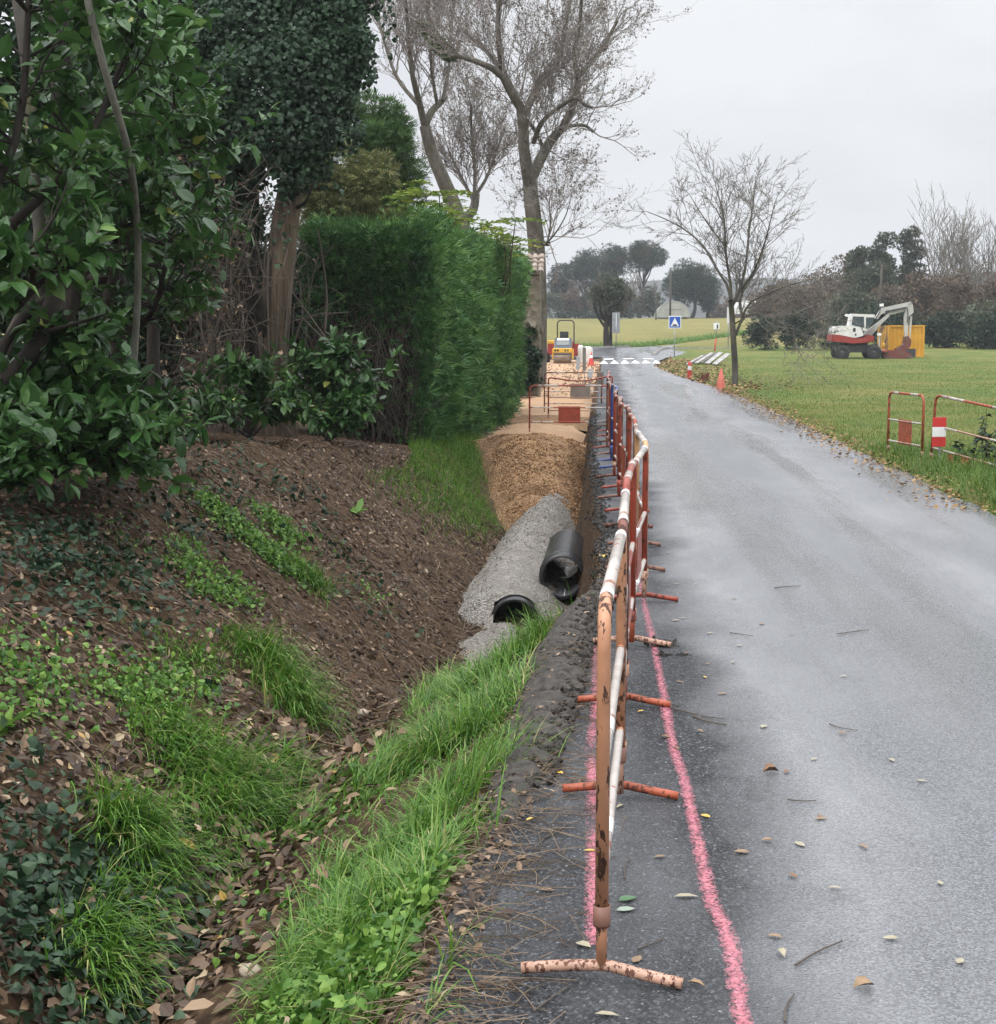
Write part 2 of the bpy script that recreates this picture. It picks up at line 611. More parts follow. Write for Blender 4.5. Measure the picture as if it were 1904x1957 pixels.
def H(x, y):
    x, y = np.broadcast_arrays(np.asarray(x, float), np.asarray(y, float))
    e, xb, zb, xt, zt = edge_n(y), XB(y), ZB(y), XT(y), ZT(y)
    s = np.clip((x - xb) / (e - xb), 0, 1)
    verge = zb * (1 - s ** 1.3)
    wall = np.clip((x - (e - .30)) / .24, 0, 1)
    trench = zb * (1 - wall ** 1.5)
    z = verge + (trench - verge) * sstep(9.5, 10.3, y)
    t = np.clip((xb - x) / (xb - xt), 0, None)
    bank = zb + (zt - zb) * np.minimum(t, 1) ** .95
    over = np.maximum(xt - x, 0)
    bank = bank + np.minimum(over * .07, .5) * (1 - sstep(30, 60, y))
    z = np.where(x < xb, bank, z)
    z = np.where(x > e, -.03, z)
    rr = RR(np.minimum(y, 97))
    d = x - rr
    mead = np.where(d > 0, .05 * sstep(0, .25, d) + .05 * sstep(0, 3, d) + .10 * (fbm(x, y, .22, 5, 3) - .45) * sstep(.3, 3, d), 0)
    z = np.where(d > 0, -.03 + mead + .01 * sstep(0, .1, d), z)
    rough = (fbm(x, y, 3.2, 1, 4) - .5) * .13 + (fbm(x, y, .9, 9, 3) - .5) * .16
    amp = sstep(0, .35, e - x) * (1 - sstep(40, 70, y))
    z = z + rough * amp * np.where(x < xb, 1.0, .55)
    z = z + .34 * np.exp(-((x - 4.9) / .75) ** 2 - ((y - 76.8) / .9) ** 2)
    return z + rise(y) * sstep(90, 100, y)

def ground_at(P):
    P = np.array(P, float)
    P[:, 2] = H(P[:, 0], P[:, 1])
    return P

def hit(u, v):
    """where the sight line through a picture point meets the ground"""
    d = ray(u, v)
    t = np.linspace(2.5, 60, 6000)
    p = np.array([0, 0, CAMH]) + d * t[:, None]
    below = np.nonzero(p[:, 2] < H(p[:, 0], p[:, 1]))[0]
    return p[below[0]] if len(below) else p[-1]

def grid(xs, ys, zf):
    X, Y = np.meshgrid(xs, ys)
    return sheet(X, Y, zf(X, Y))

def sheet(X, Y, Z):
    ny, nx = X.shape
    V = np.stack([X, Y, Z], -1).reshape(-1, 3)
    i, j = np.meshgrid(np.arange(ny - 1), np.arange(nx - 1), indexing='ij')
    a = i * nx + j
    return V, np.stack([a, a + 1, a + nx + 1, a + nx], -1).reshape(-1, 4)

# ---- ground ------------------------------------------------------------------
k = NM("ground_soil_and_grass")
g = k.attr('rnd')                                      # 0 soil, .5 meadow, 1 field
soil = k.ramp(k.noise(5, 6, .65), [(.28, (.031, .017, .008)), (.5, (.068, .038, .019)), (.72, (.110, .068, .037))])
soil = k.mix(k.ramp(k.voro(38, 'Color'), [(.62, 0.0), (.66, .75)]), soil, (.15, .098, .055))
mea = k.ramp(k.noise(.35, 7, .62), [(.32, (.058, .118, .016)), (.48, (.120, .150, .026)), (.64, (.205, .18, .052))])
mea = k.mix(k.ramp(k.noise(9, 5, .7), [(.42, 0.0), (.7, .75)]), mea, (.055, .09, .014))
mea = k.mix(k.ramp(k.noise(2.2, 6, .7), [(.56, 0.0), (.68, .7)]), mea, (.15, .105, .045))
fie = k.ramp(k.noise(.16, 6, .6, 0, (1, .4, 1)), [(.3, (.145, .135, .034)), (.7, (.225, .195, .06))])
fie = k.mix(k.ramp(k.noise(1.6, 5, .7), [(.5, 0.0), (.75, .5)]), fie, (.11, .125, .03))
c = k.mix(k.ramp(g, [(.1, 0.0), (.4, 1.0)]), soil, mea)
c = k.mix(k.ramp(g, [(.6, 0.0), (.9, 1.0)]), c, fie)
k.set('Base Color', c).set('Roughness', .9).set('Specular IOR Level', .25)
b1 = k.bump(k.noise(30, 6, .7), .9, .05)
M_GROUND = k.m

xs = np.unique(np.concatenate([-np.geomspace(700, 9, 26), np.linspace(-9, -4, 26), np.linspace(-4, -1.8, 40), np.linspace(-1.8, .1, 66),
                               np.linspace(.1, 3.3, 8), np.linspace(3.3, 8, 40), np.geomspace(8, 60, 42), np.geomspace(62, 900, 24)]))
ys = np.unique(np.concatenate([np.linspace(-4, 2.5, 8), np.linspace(2.5, 26, 340), np.linspace(26, 60, 110), np.linspace(60, 130, 80), np.geomspace(130, 880, 40)]))
V, Q = grid(xs, ys, H)
zone = np.zeros(len(V))
zone[(V[:, 0] > RR(np.minimum(V[:, 1], 97)))] = .5
zone[(V[:, 1] > 99)] = .5
zone[(V[:, 1] > 118) & (V[:, 0] < 14 + (V[:, 1] - 118) * .3)] = 1.0
zone[(V[:, 1] > 112) & (V[:, 0] < 1.5)] = 1.0
ground = struct(MA().add(V, Q, rnd=zone).build("ground", M_GROUND, smooth=True))

# ---- road ----------------------------------------------------------------------
k = NM("wet_asphalt")
sep = k.n.new("ShaderNodeSeparateXYZ")
k.l.new(k.tc(), sep.inputs[0])
wob = k.math('MULTIPLY', k.math('SUBTRACT', k.noise(.75, 5), .5), .85)
xw = k.math('ADD', sep.outputs[0], wob)
grain = k.voro(125, 'Color')
gr = k.ramp(grain, [(.05, (.006, .007, .008)), (.5, (.020, .021, .024)), (.80, (.060, .063, .069)), (.93, (.16, .165, .175)), (1.0, (.34, .345, .355))])
fine = k.ramp(k.voro(150, 'Color'), [(.05, (.040, .042, .046)), (.5, (.098, .101, .109)), (1.0, (.20, .205, .215))])
lane = k.ramp(k.math('MULTIPLY', k.math('ADD', xw, 1.0), .25), [(.335, 0.0), (.42, 1.0)])     # old shoulder -> worn carriageway
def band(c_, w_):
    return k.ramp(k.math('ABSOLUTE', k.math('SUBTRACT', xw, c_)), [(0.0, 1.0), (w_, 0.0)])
worn_sheen = k.math('MAXIMUM', band(.72, .36), k.math('MULTIPLY', band(2.35, .55), .8))
worn_sheen = k.math('MULTIPLY', worn_sheen, k.ramp(k.noise(1.3, 5, .65, 0, (1, .35, 1)), [(.36, .1), (.62, 1.0)]))
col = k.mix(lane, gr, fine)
col = k.mix(k.math('MULTIPLY', worn_sheen, .75), col, k.mix(.6, fine, (.32, .322, .328)))  # worn wheel tracks, with wet sheen lightened into the base colour
col = k.mix(k.ramp(k.noise(1.1, 5, .6, 0, (1, .3, 1)), [(.45, 0.0), (.65, .55)]), col, (.165, .168, .176))
dirt = k.ramp(k.noise(3, 6, .65), [(.5, 0.0), (.72, .65)])
shoulder = k.ramp(k.math('MULTIPLY', k.math('ADD', xw, 1.0), .5), [(.22, 1.0), (.42, 0.0)])
col = k.mix(k.math('MULTIPLY', dirt, shoulder), col, (.05, .040, .030))
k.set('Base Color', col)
trk = k.noise(.8, 4, .55, .2, (1.6, .10, 1))
wet = k.ramp(trk, [(.40, 1.0), (.56, 0.0)])
r_near = k.ramp(k.noise(26, 4, .7), [(.3, .34), (.7, .62)])
r_lane = k.mix(wet, .38, .12)
k.set('Roughness', k.mix(lane, r_near, r_lane))
k.set('Specular IOR Level', k.mix(lane, .26, .62))
gb = k.bump(k.voro(125, 'Distance'), .85, .008)
k.bump(k.noise(300, 2, .6), .12, .002, gb)
k.l.new(k.mix(lane, .85, .28), gb.node.inputs['Strength'])
M_ROAD = k.m
M_CUT = plain("asphalt_cut_face", (.030, .028, .026), .85, .5, 9, bump=.6)

ry = np.concatenate([np.linspace(-4, 3, 12), np.linspace(3.1, 36, 900), np.linspace(36.3, 97, 150)])
le = edge_n(ry) + (fbm(ry, ry * 0 + 4, 4.0, 6, 5) - .5) * .10 * sstep(9.4, 10.2, ry) * (1 - sstep(26, 40, ry))
re = RR(ry) + (fbm(ry, ry * 0, 1.4, 8, 4) - .5) * .22
ts = np.concatenate([np.linspace(0, .08, 5), np.linspace(.12, .94, 16), np.linspace(.96, 1, 3)])
X = le[:, None] + (re - le)[:, None] * ts[None]
Y = np.broadcast_to(ry[:, None], X.shape)
def road_z(x, y):
    return .004 + .035 * np.sin(np.clip((x + .5) / 4.1, 0, 1) * math.pi) * sstep(-4, 8, y) + .13 * sstep(84.6, 88.4, y) + rise(y) * sstep(90, 100, y)
Z = road_z(X, Y)
ma = MA().add(*sheet(X, Y, Z))
cut = np.stack([np.stack([le, ry, Z[:, 0]], -1), np.stack([le + .012 + .02 * vnoise(ry, ry, 8, 1), ry, Z[:, 0] - .09], -1),
                np.stack([le - .01, ry, Z[:, 0] - .26], -1)], 1)
sel = ry > 9.3
cv = cut[sel]
ma.add(*sheet(cv[:, :, 0], cv[:, :, 1], cv[:, :, 2]), mi=1)
cr_u = [(-60, 112), (-15, 112), (-4, 113.5), (0, 114.5), (5, 121), (11.3, 140), (22, 175), (40, 235)]
cr_l = [(-60, 101), (-15, 100), (-5, 97.5), (0, 97), (3.7, 97), (5.2, 103), (9.8, 119), (22, 155), (45, 220)]
a, b = arcpts(cr_u, 90), arcpts(cr_l, 90)
tt = np.linspace(0, 1, 8)
XY = a[:, None, :] + (b - a)[:, None, :] * tt[None, :, None]
ma.add(*sheet(XY[:, :, 0], XY[:, :, 1], .05 + rise(XY[:, :, 1]) * sstep(90, 100, XY[:, :, 1])))
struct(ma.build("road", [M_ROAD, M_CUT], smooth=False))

# kerb on the far side of the junction
M_KERB = plain("kerb_concrete", (.30, .29, .27), .8, .25, 5, bump=.3)
ky = arcpts([(-30, 112.1), (-4, 113.7), (1.5, 116)], 40)
ma = MA()
for p, q in zip(ky[:-1], ky[1:]):
    d = q - p
    z = .09 + rise(p[1])
    ma.add(*box((*(p + q) / 2, z), (np.linalg.norm(d) - .01, .22, .22), math.atan2(d[1], d[0])))
struct(ma.build("kerb", M_KERB))
kc = [atz(1249, 686, .06), atz(1262, 679, .06), atz(1280, 673.5, .08), atz(1305, 671, .1), atz(1345, 671, .1)]
kc = arcpts([(p[0], min(p[1], 112)) for p in kc], 24)
ma = MA()
for p, q in zip(kc[:-1], kc[1:]):
    d = q - p
    ma.add(*box((*(p + q) / 2, .08 + rise(p[1])), (np.linalg.norm(d) - .01, .25, .2), math.atan2(d[1], d[0])))
struct(ma.build("kerb", M_KERB))

# ---- painted marks -----------------------------------------------------------------
k = NM("pink_spray_paint")
k.set('Base Color', k.ramp(k.noise(30, 4), [(.3, (.58, .15, .20)), (.7, (.70, .25, .30))])).set('Roughness', .55)
tr = k.n.new("ShaderNodeBsdfTransparent")
ms = k.n.new("ShaderNodeMixShader")
cov = k.math('ADD', k.math('MULTIPLY', k.ramp(k.voro(125, 'Color'), [(.0, 0.0), (1.0, 1.0)]), .55), k.math('MULTIPLY', k.noise(14, 4, .7), .55))
cov = k.ramp(k.math('SUBTRACT', k.math('ADD', cov, k.math('MULTIPLY', k.attr(), .50)), .55), [(.06, 0.0), (.74, .88)])
k.l.new(cov, ms.inputs[0])
k.l.new(tr.outputs[0], ms.inputs[1])
k.l.new(k.b.outputs[0], ms.inputs[2])
k.l.new(ms.outputs[0], k.out.inputs[0])
M_PINK = k.m

def paint_line(pts, wid, fade=None):
    p = np.array([atz(u, v, .012)[:2] for u, v in pts])
    p = arcpts(p, 70)
    n = len(p)
    t = np.gradient(p, axis=0)
    t = t / np.linalg.norm(t, axis=1)[:, None]
    nr = np.c_[t[:, 1], -t[:, 0]]
    w = wid * (.8 + .45 * fbm(np.arange(n) * .23, np.zeros(n), 1, 4, 2))
    s = np.linspace(-1, 1, 7)
    XY = p[:, None, :] + nr[:, None, :] * (w[:, None] * s[None] / 2)[:, :, None]
    A = (1 - np.abs(s) ** 1.5)[None] * np.ones((n, 1))
    if fade is not None:
        A = A * np.interp(np.linspace(0, 1, n), *zip(*fade))[:, None]
    return sheet(XY[:, :, 0], XY[:, :, 1], road_z(XY[:, :, 0], XY[:, :, 1]) + .005), A.ravel()
(vv, qq), A = paint_line([(1424, 1990), (1392, 1800), (1360, 1730), (1335, 1620), (1308, 1500), (1283, 1420), (1268, 1330), (1250, 1240), (1232, 1160), (1218, 1090)], .052,
                         [(0, 1), (.6, .95), (.85, .75), (1, .4)])
struct(MA().add(vv, qq, rnd=A).build("pink_line", M_PINK))
(vv, qq), A = paint_line([(1139, 1810), (1137, 1700), (1136, 1600), (1132, 1500), (1132, 1420), (1140, 1330), (1137, 1235)], .060,
                         [(0, .5), (.05, 1), (.25, 1), (.33, .75), (.36, .2), (.42, .3), (.45, 1), (.58, 1), (.62, .15), (.68, .7), (.8, .75), (1, .5)])
struct(MA().add(vv, qq, rnd=A).build("pink_line", M_PINK))
M_WHITE = plain("white_road_paint", (.72, .72, .70), .55, .12, 4)
ma = MA()
for i in range(6):
    x0 = -.62 + i * .60
    for (dy, h, tip) in ((84.7, 3.6, True), (90.5, 2.2, False)):
        y0 = dy
        x1 = x0 + (.25 if not tip else 0)
        if tip:
            vv = [(x1, y0), (x1 + .56, y0), (x1 + .28, y0 + h)]
            mm_ = [(vv[0][0] * (1 - t) + vv[2][0] * t, vv[1][0] * (1 - t) + vv[2][0] * t, y0 + h * t) for t in np.linspace(0, 1, 9)]
            ma.add(*sheet(np.array([[a_, b_] for a_, b_, _ in mm_]), np.array([[c_, c_] for _, _, c_ in mm_]), np.array([[float(road_z(np.array(a_), np.array(c_))) + .02] * 2 for a_, b_, c_ in mm_])))
        elif i % 2 == 0:
            vv = [(x1, y0), (x1 + .62, y0), (x1 + .62, y0 + h), (x1, y0 + h)]
            ma.add([(a_, b_, road_z(np.array(a_), np.array(b_)) + .03) for a_, b_ in vv], [[0, 1, 2, 3]])
struct(ma.build("road_marking", M_WHITE))

# ---- gravel, sand, mud ------------------------------------------------------------
k = NM("orange_gravel")
k.set('Base Color', k.mix(k.ramp(k.noise(1.2, 5), [(.35, 0.0), (.65, .5)]),
      k.ramp(k.voro(42, 'Color'), [(.1, (.12, .065, .030)), (.5, (.33, .178, .078)), (.9, (.55, .345, .17))]), (.17, .10, .05)))
k.set('Roughness', .85)
k.bump(k.voro(42, 'Distance'), 1.0, .03)
M_OGRAVEL = k.m
k = NM("grey_gravel")
k.set('Base Color', k.mix(k.ramp(k.noise(2.5, 5, .65), [(.4, 0.0), (.7, .6)]),
      k.ramp(k.voro(70, 'Color'), [(.1, (.15, .135, .115)), (.5, (.29, .265, .235)), (.9, (.46, .43, .39))]), (.19, .165, .135)))
k.set('Roughness', .88)
k.bump(k.voro(70, 'Distance'), 1.0, .02)
M_GGRAVEL = k.m
k = NM("damp_orange_sand")
k.set('Base Color', k.mix(k.ramp(k.noise(2.2, 6, .7), [(.45, 0.0), (.62, .8)]), k.ramp(k.noise(.5, 6, .6, 0, (1, .4, 1)), [(.3, (.34, .20, .105)), (.7, (.50, .325, .19))]), (.40, .25, .14)))
k.set('Roughness', .8)
k.bump(k.noise(9, 6, .7), .7, .06)
M_SAND = k.m
M_MUD = plain("churned_mud", (.050, .042, .034), .62, .6, 22, bump=1.0)

def fill_sheet(y0, y1, ny, nx, dz, skirt=.0, rough=.06):
    yy = np.linspace(y0, y1, ny)
    xl, xr = XL(yy) - .35, edge_n(yy) - .07
    t = np.linspace(0, 1, nx)
    X = xl[:, None] + (xr - xl)[:, None] * t[None]
    Y = np.broadcast_to(yy[:, None], X.shape)
    side = np.minimum(t[None] * (xr - xl)[:, None], .6)
    Z = ZS(Y) + dz + .10 * np.sin(t[None] * math.pi) + (fbm(X, Y, 1.3, 12, 4) - .5) * .16 * (1 - sstep(40, 80, Y)) + (fbm(X, Y, 6, 2, 3) - .5) * rough
    Z = Z - .10 * sstep(.8, 1.0, t)[None] * (1 - sstep(50, 80, Y))
    return X, Y, Z
X, Y, Z = fill_sheet(18.3, 26.6, 110, 50, 0)
t_ = np.linspace(0, 1, 50)[None]
Z = Z - ZS(Y) + ZS(Y - 1.5 * (2 * t_ - 1) ** 2 * sstep(26.6, 24.5, Y)) + .10 * np.sin(t_ * math.pi) * sstep(26.4, 25.2, Y) * sstep(19, 22, Y)
og = MA().add(*sheet(X, Y, Z))
rs = np.random.RandomState(5)
n = 9000
yy = 19 + 7 * rs.rand(n)
xx = XL(yy) + (edge_n(yy) - .1 - XL(yy)) * rs.rand(n)
tq = np.clip((xx - XL(yy) + .35) / (edge_n(yy) - .07 - XL(yy) + .35), 0, 1)
zz = ZS(yy - 1.5 * (2 * tq - 1) ** 2 * sstep(26.6, 24.5, yy)) + .10 * np.sin(tq * math.pi) * (1 + sstep(26.4, 25.2, yy) * sstep(19, 22, yy)) + (fbm(xx, yy, 1.3, 12, 4) - .5) * .16
F = frames(rs.randn(n, 3), rs.randn(n, 3))
og.add(*scatter(*STONE, np.c_[xx, yy, zz], F, .012 + .022 * rs.rand(n) ** 2, rs.rand(n)))
struct(og.build("gravel", M_OGRAVEL, smooth=False))
X, Y, Z = fill_sheet(26.0, 93, 220, 40, -.012)
struct(MA().add(*sheet(X, Y, Z)).build("sand_path", M_SAND, smooth=True))
yy, t = np.linspace(31.8, 35.2, 24), np.linspace(.06, 1, 26)
Xp = (XL(yy) - .2)[:, None] + ((edge_n(yy) - .1) - (XL(yy) - .2))[:, None] * t[None]
Yp = yy[:, None] + (fbm(Xp, yy[:, None] + Xp * 0, 1.0, 4, 3) - .5) * 1.2
tt_ = np.clip((Xp - XL(Yp) + .35) / (edge_n(Yp) - .07 - XL(Yp) + .35), 0, 1)
Zp = ZS(Yp) + .10 * np.sin(tt_ * math.pi) + (fbm(Xp, Yp, 1.3, 12, 4) - .5) * .16 + .05 * (np.sin(np.linspace(0, math.pi, 24))[:, None] ** .5) - .03
struct(MA().add(*sheet(Xp, Yp, Zp)).build("gravel", M_OGRAVEL))
# clods and footprints in the sand further along
ma = MA()
n = 700
yy = 44 + 38 * rs.rand(n)
xx = XL(yy) + (edge_n(yy) - XL(yy)) * rs.rand(n)
ma.add(*scatter(*STONE, np.c_[xx, yy, ZS(yy) + .08 + (fbm(xx, yy, 1.3, 12, 4) - .5) * .16 * (1 - sstep(40, 80, yy))], frames(rs.randn(n, 3), rs.randn(n, 3)), .03 + .06 * rs.rand(n) ** 2, rs.rand(n)))
stuff(ma.build("clods", plain("sandy_clods", (.21, .13, .075), .9, .3, 8)), "brown clods strewn over the orange sand path", "clods")

# grey gravel heaped over the drain
def gg(x, y):
    c = np.interp(y, [12, 14, 16, 20, 22.5], [-1.10, -1.02, -.98, -.92, -.80])
    crest = np.interp(y, [11.2, 13, 14.15, 14.4, 16, 18, 20, 21.8, 22.7], [-1.24, -1.07, -1.07, -.84, -.76, -.73, -.69, -.64, -.9])
    w = np.interp(y, [12, 15, 22.5], [.62, .66, .42])
    d = (x - c) / w
    return crest - .42 * np.abs(d) ** 1.8 + (fbm(x, y, 1.6, 21, 4) - .5) * .14 + (fbm(x, y, 9, 22, 3) - .5) * .05
yy, xx = np.linspace(11.2, 23.2, 170), np.linspace(-1.75, -.28, 60)
V, Q = grid(xx, yy, gg)
over = (np.abs(V[:, 0] + .90) < .25) & (V[:, 1] > 14.22) & (V[:, 1] < 16.6)         # the buried pipe: heap lies over it, its mouth stays open
V[over, 2] = np.maximum(V[over, 2], -1.12 + np.sqrt(np.maximum(.255 ** 2 - (V[over, 0] + .90) ** 2, 0)))
qc = V[Q].mean(1)
Q = Q[~((np.abs(qc[:, 0] + .90) < .205) & (qc[:, 1] > 14.13) & (qc[:, 1] < 14.32) & (qc[:, 2] > -1.22))]
ma = MA().add(V, Q)
n = 5000
px, py = -1.6 + 1.2 * rs.rand(n), 12.3 + 9.5 * rs.rand(n)
kp_ = ~((np.abs(px + .90) < .26) & (py > 14.1) & (py < 16.6))
px, py = px[kp_], py[kp_]
n = len(px)
ma.add(*scatter(*STONE, np.c_[px, py, gg(px, py)], frames(rs.randn(n, 3), rs.randn(n, 3)), .008 + .016 * rs.rand(n) ** 2, rs.rand(n)))
struct(ma.build("gravel", M_GGRAVEL))

# churned mud with tyre ridges beside the barrier row
yy, tx = np.linspace(4.3, 9.5, 420), np.linspace(0, 1, 44)
xl_, xr_ = EDGE(yy) - .16 * sstep(4.3, 6, yy) + .02, np.interp(yy, [4.3, 6, 8, 9, 9.5], [-.34, -.14, -.06, -.04, -.06]) + (fbm(yy, yy * 0, 2.2, 31, 3) - .5) * .12
X = xl_[:, None] + (xr_ - xl_)[:, None] * tx[None]
Y = np.broadcast_to(yy[:, None], X.shape)
rid = .5 + .5 * np.sin((Y * 34 + 5 * (tx[None] - .5) ** 2 * 6 + 6 * fbm(X, Y, 2, 33, 3)))
env = np.sin(tx * math.pi)[None] ** .7 * sstep(4.3, 5.5, Y)
base = np.where(X > edge_n(Y), road_z(X, Y), H(X, Y) + .02)
Z = np.maximum(base, np.where(X > edge_n(Y) - .1, -.2, -9)) + env * (.004 + .030 * rid * (.3 + fbm(X, Y, 3, 34, 3)) * sstep(9.5, 9.0, Y) + .035 * (fbm(X, Y, 5, 35, 3) - .3)) - (1 - env) * .012
struct(MA().add(*sheet(X, Y, Z)).build("mud_strip", M_MUD, smooth=True))

# broken asphalt crumbs along the cut edge
ma = MA()
n = 2600
yy = 9.4 + 22 * rs.rand(n) ** 1.2
xx = np.interp(yy, ry, le) + rs.randn(n) * .035 - .05 * rs.rand(n)
on_ = xx > np.interp(yy, ry, le)
zz = np.where(on_, road_z(xx, yy) + .004, np.maximum(road_z(xx, yy) - .02 - 2.2 * (np.interp(yy, ry, le) - xx), H(xx, yy)))
ma.add(*scatter(*STONE, np.c_[xx, yy, zz], frames(rs.randn(n, 3), rs.randn(n, 3)), .008 + .030 * rs.rand(n) ** 3, rs.rand(n)))
stuff(ma.build("asphalt_crumbs", M_CUT), "crumbled asphalt along the ragged edge of the cut", "rubble")

# lumps in the churned mud
ma = MA()
n = 2600
yy = 5.2 + 4.9 * rs.rand(n) ** .8
xx = EDGE(yy) - .12 + (.12 + np.interp(yy, [5, 7, 9.6, 10.2], [.16, .2, .22, .1])) * rs.rand(n)
zz = np.where(xx > edge_n(yy), road_z(xx, yy), H(xx, yy)) + .012
ma.add(*scatter(*STONE, np.c_[xx, yy, zz], frames(rs.randn(n, 3), rs.randn(n, 3)), .006 + .030 * rs.rand(n) ** 3, rs.rand(n)))
stuff(ma.build("mud_lumps", M_MUD), "lumps in the churned mud beside the barrier row", "mud")

# distant wooded ridge
k = NM("far_wooded_ridge")
k.set('Base Color', k.ramp(k.noise(.07, 7, .7), [(.3, (.030, .036, .034)), (.7, (.06, .065, .055))])).set('Roughness', 1)
hx = np.linspace(-330, 520, 260)
hz = 15.5 + 5 * fbm(hx, hx * 0, .008, 3, 3) + 2.6 * fbm(hx, hx * 0, .1, 4, 4) + 4 * np.exp(-((hx - 200) / 120) ** 2)
rows = []
for (yo, f) in ((-200, 0.0), (-100, .35), (-30, .8), (0, 1.0), (60, .9), (200, 0)):
    rows.append(np.stack([hx, np.full_like(hx, 640 + yo), 4 + hz * f + (1.5 * vnoise(hx, hx * 0 + yo, .16, 6) if 0 < f else 0)], -1))
rr_ = np.array(rows)
struct(MA().add(*sheet(rr_[:, :, 0], rr_[:, :, 1], rr_[:, :, 2])).build("hill", k.m, smooth=True))
# ================================================================== SITE BARRIERS
M_SALMON = rustpaint("flaking_salmon_paint", (.46, .225, .125), (.060, .026, .015), .55, .42, 36)
M_SALMON2 = rustpaint("scuffed_salmon_paint", (.47, .28, .20), (.09, .036, .022), .53, .45, 95)
M_REDP = rustpaint("rust_red_paint", (.27, .045, .022), (.075, .022, .014), .60, .4, 22)
M_DKRED = rustpaint("dark_rusty_paint", (.17, .050, .030), (.045, .020, .014), .50, .5, 20)
M_ORNG = rustpaint("bright_orange_paint", (.36, .082, .036), (.11, .035, .02), .55, .5, 30)
M_TAN = rustpaint("faded_tan_paint", (.46, .27, .13), (.24, .07, .03), .58, .45, 12)
M_BLUE = rustpaint("blue_paint", (.028, .055, .21), (.05, .03, .03), .66, .4, 20)
M_BROWNP = rustpaint("brown_oxide_paint", (.20, .095, .065), (.06, .03, .02), .58, .5, 20)
M_SLEEVE_SHEEN = rustpaint("worn_sleeve_and_sky_sheen", (.43, .385, .35), (.22, .11, .075), .60, .30, 13)  # worn white sleeves; on top rails also painted-in sky reflection
M_SLEEVE2 = rustpaint("reflective_white_band", (.78, .77, .75), (.5, .4, .35), .70, .3, 40)
M_GREYP = plain("bare_grey_sheet", (.20, .165, .135), .55, .2, 6)

def site_barrier(label, loc, rz, L, mats, Ht=.97, feet=(True, False), panel='low', sleeves='bands', sag=0, group="metal barriers along the trench", leg_drop=0.0, legs=(True, True)):
    fm, rm, ft, pm = mats
    o = thing("site_barrier", label, "barrier", (0, 0, 0), group)
    rr = .0172
    if sag:
        top = [(0, L * t, Ht - sag * math.sin(t * math.pi) ** 1.5 + .04 * t) for t in np.linspace(0, 1, 14)]
    else:
        top = [(0, 0, Ht), (0, L, Ht)]
    path = bendpath([(0, 0, .19)] + top + [(0, L, .19)], .11)
    MA().add(*tubes(path, rr, 12, True)).build("frame", fm, o, True)
    for z in (.56, .27):
        MA().add(*tubes([(0, .01, z), (0, L - .01, z)], .0125, 8)).build("rail", rm, o, True)
    for e, y in enumerate((0, L)):
        if not legs[e]:
            continue
        MA().add(*tubes([(0, y, .036 - leg_drop), (0, y, .24)], .0145, 10, True)).build("leg", fm if e == 0 else ft, o, True)
        vv, qq = lathe([(.0175, .15), (.0215, .15), (.0222, .157), (.0222, .205), (.0195, .205), (.0195, .19)], 14, c=(0, y, 0))
        MA().add(vv, qq).build("collar", rm if fm is not M_SALMON else M_BROWNP, o, True)
        if feet[e]:
            a = .03 if e == 0 else -.02
            pts = arcpts([(-.205, y + a - .01, .019), (-.10, y + a * .5, .033), (-.02, y, .044), (.02, y, .044), (.10, y - a * .5, .033), (.205, y - a, .019)], 14)
            MA().add(*tubes(pts, .0150, 10, True)).build("foot", ft, o, True)
    if panel:
        z0, z1 = (.27, .56) if panel == 'low' else (.56, .84)
        pw = .44
        MA().add(*rbox((0, L / 2, (z0 + z1) / 2), (.006, pw, z1 - z0 + .05), .003, 1)).build("panel", pm, o)
    if sleeves == 'full':
        MA().add(*tubes([(0, .125, Ht), (0, L - .12, Ht)], rr + .0008, 12, True)).build("sleeve", M_SLEEVE_SHEEN, o, True)  # pale colour here also carries the wet rail's sky reflection
        for a, b in ((.13, .20), (L - .2, L - .13)):
            MA().add(*tubes([(0, a, Ht), (0, b, Ht)], rr + .0020, 12, True)).build("sleeve", M_SLEEVE2, o, True)
        for z in (.56, .27):
            MA().add(*tubes([(0, .05, z), (0, L - .06, z)], .0142, 8)).build("sleeve", M_SLEEVE_SHEEN, o, True)
            MA().add(*tubes([(0, .34, z), (0, .46, z)], .0152, 8)).build("sleeve", M_SLEEVE2, o, True)
    elif sleeves == 'bands' and not sag:
        for a, b in ((.16, L * .36), (L * .70, L - .16)):
            MA().add(*tubes([(0, a, Ht), (0, b, Ht)], rr + .0008, 10, True)).build("sleeve", M_SLEEVE_SHEEN, o, True)  # pale top-rail lengths, sky reflection put into their colour
        for z in (.56, .27):
            MA().add(*tubes([(0, .06, z), (0, L * .3, z)], .0131, 8)).build("sleeve", M_SLEEVE_SHEEN, o, True)
            MA().add(*tubes([(0, L * .7, z), (0, L - .06, z)], .0131, 8)).build("sleeve", M_SLEEVE_SHEEN, o, True)
    o.location = loc
    o.rotation_euler = (0, 0, rz)
    return o

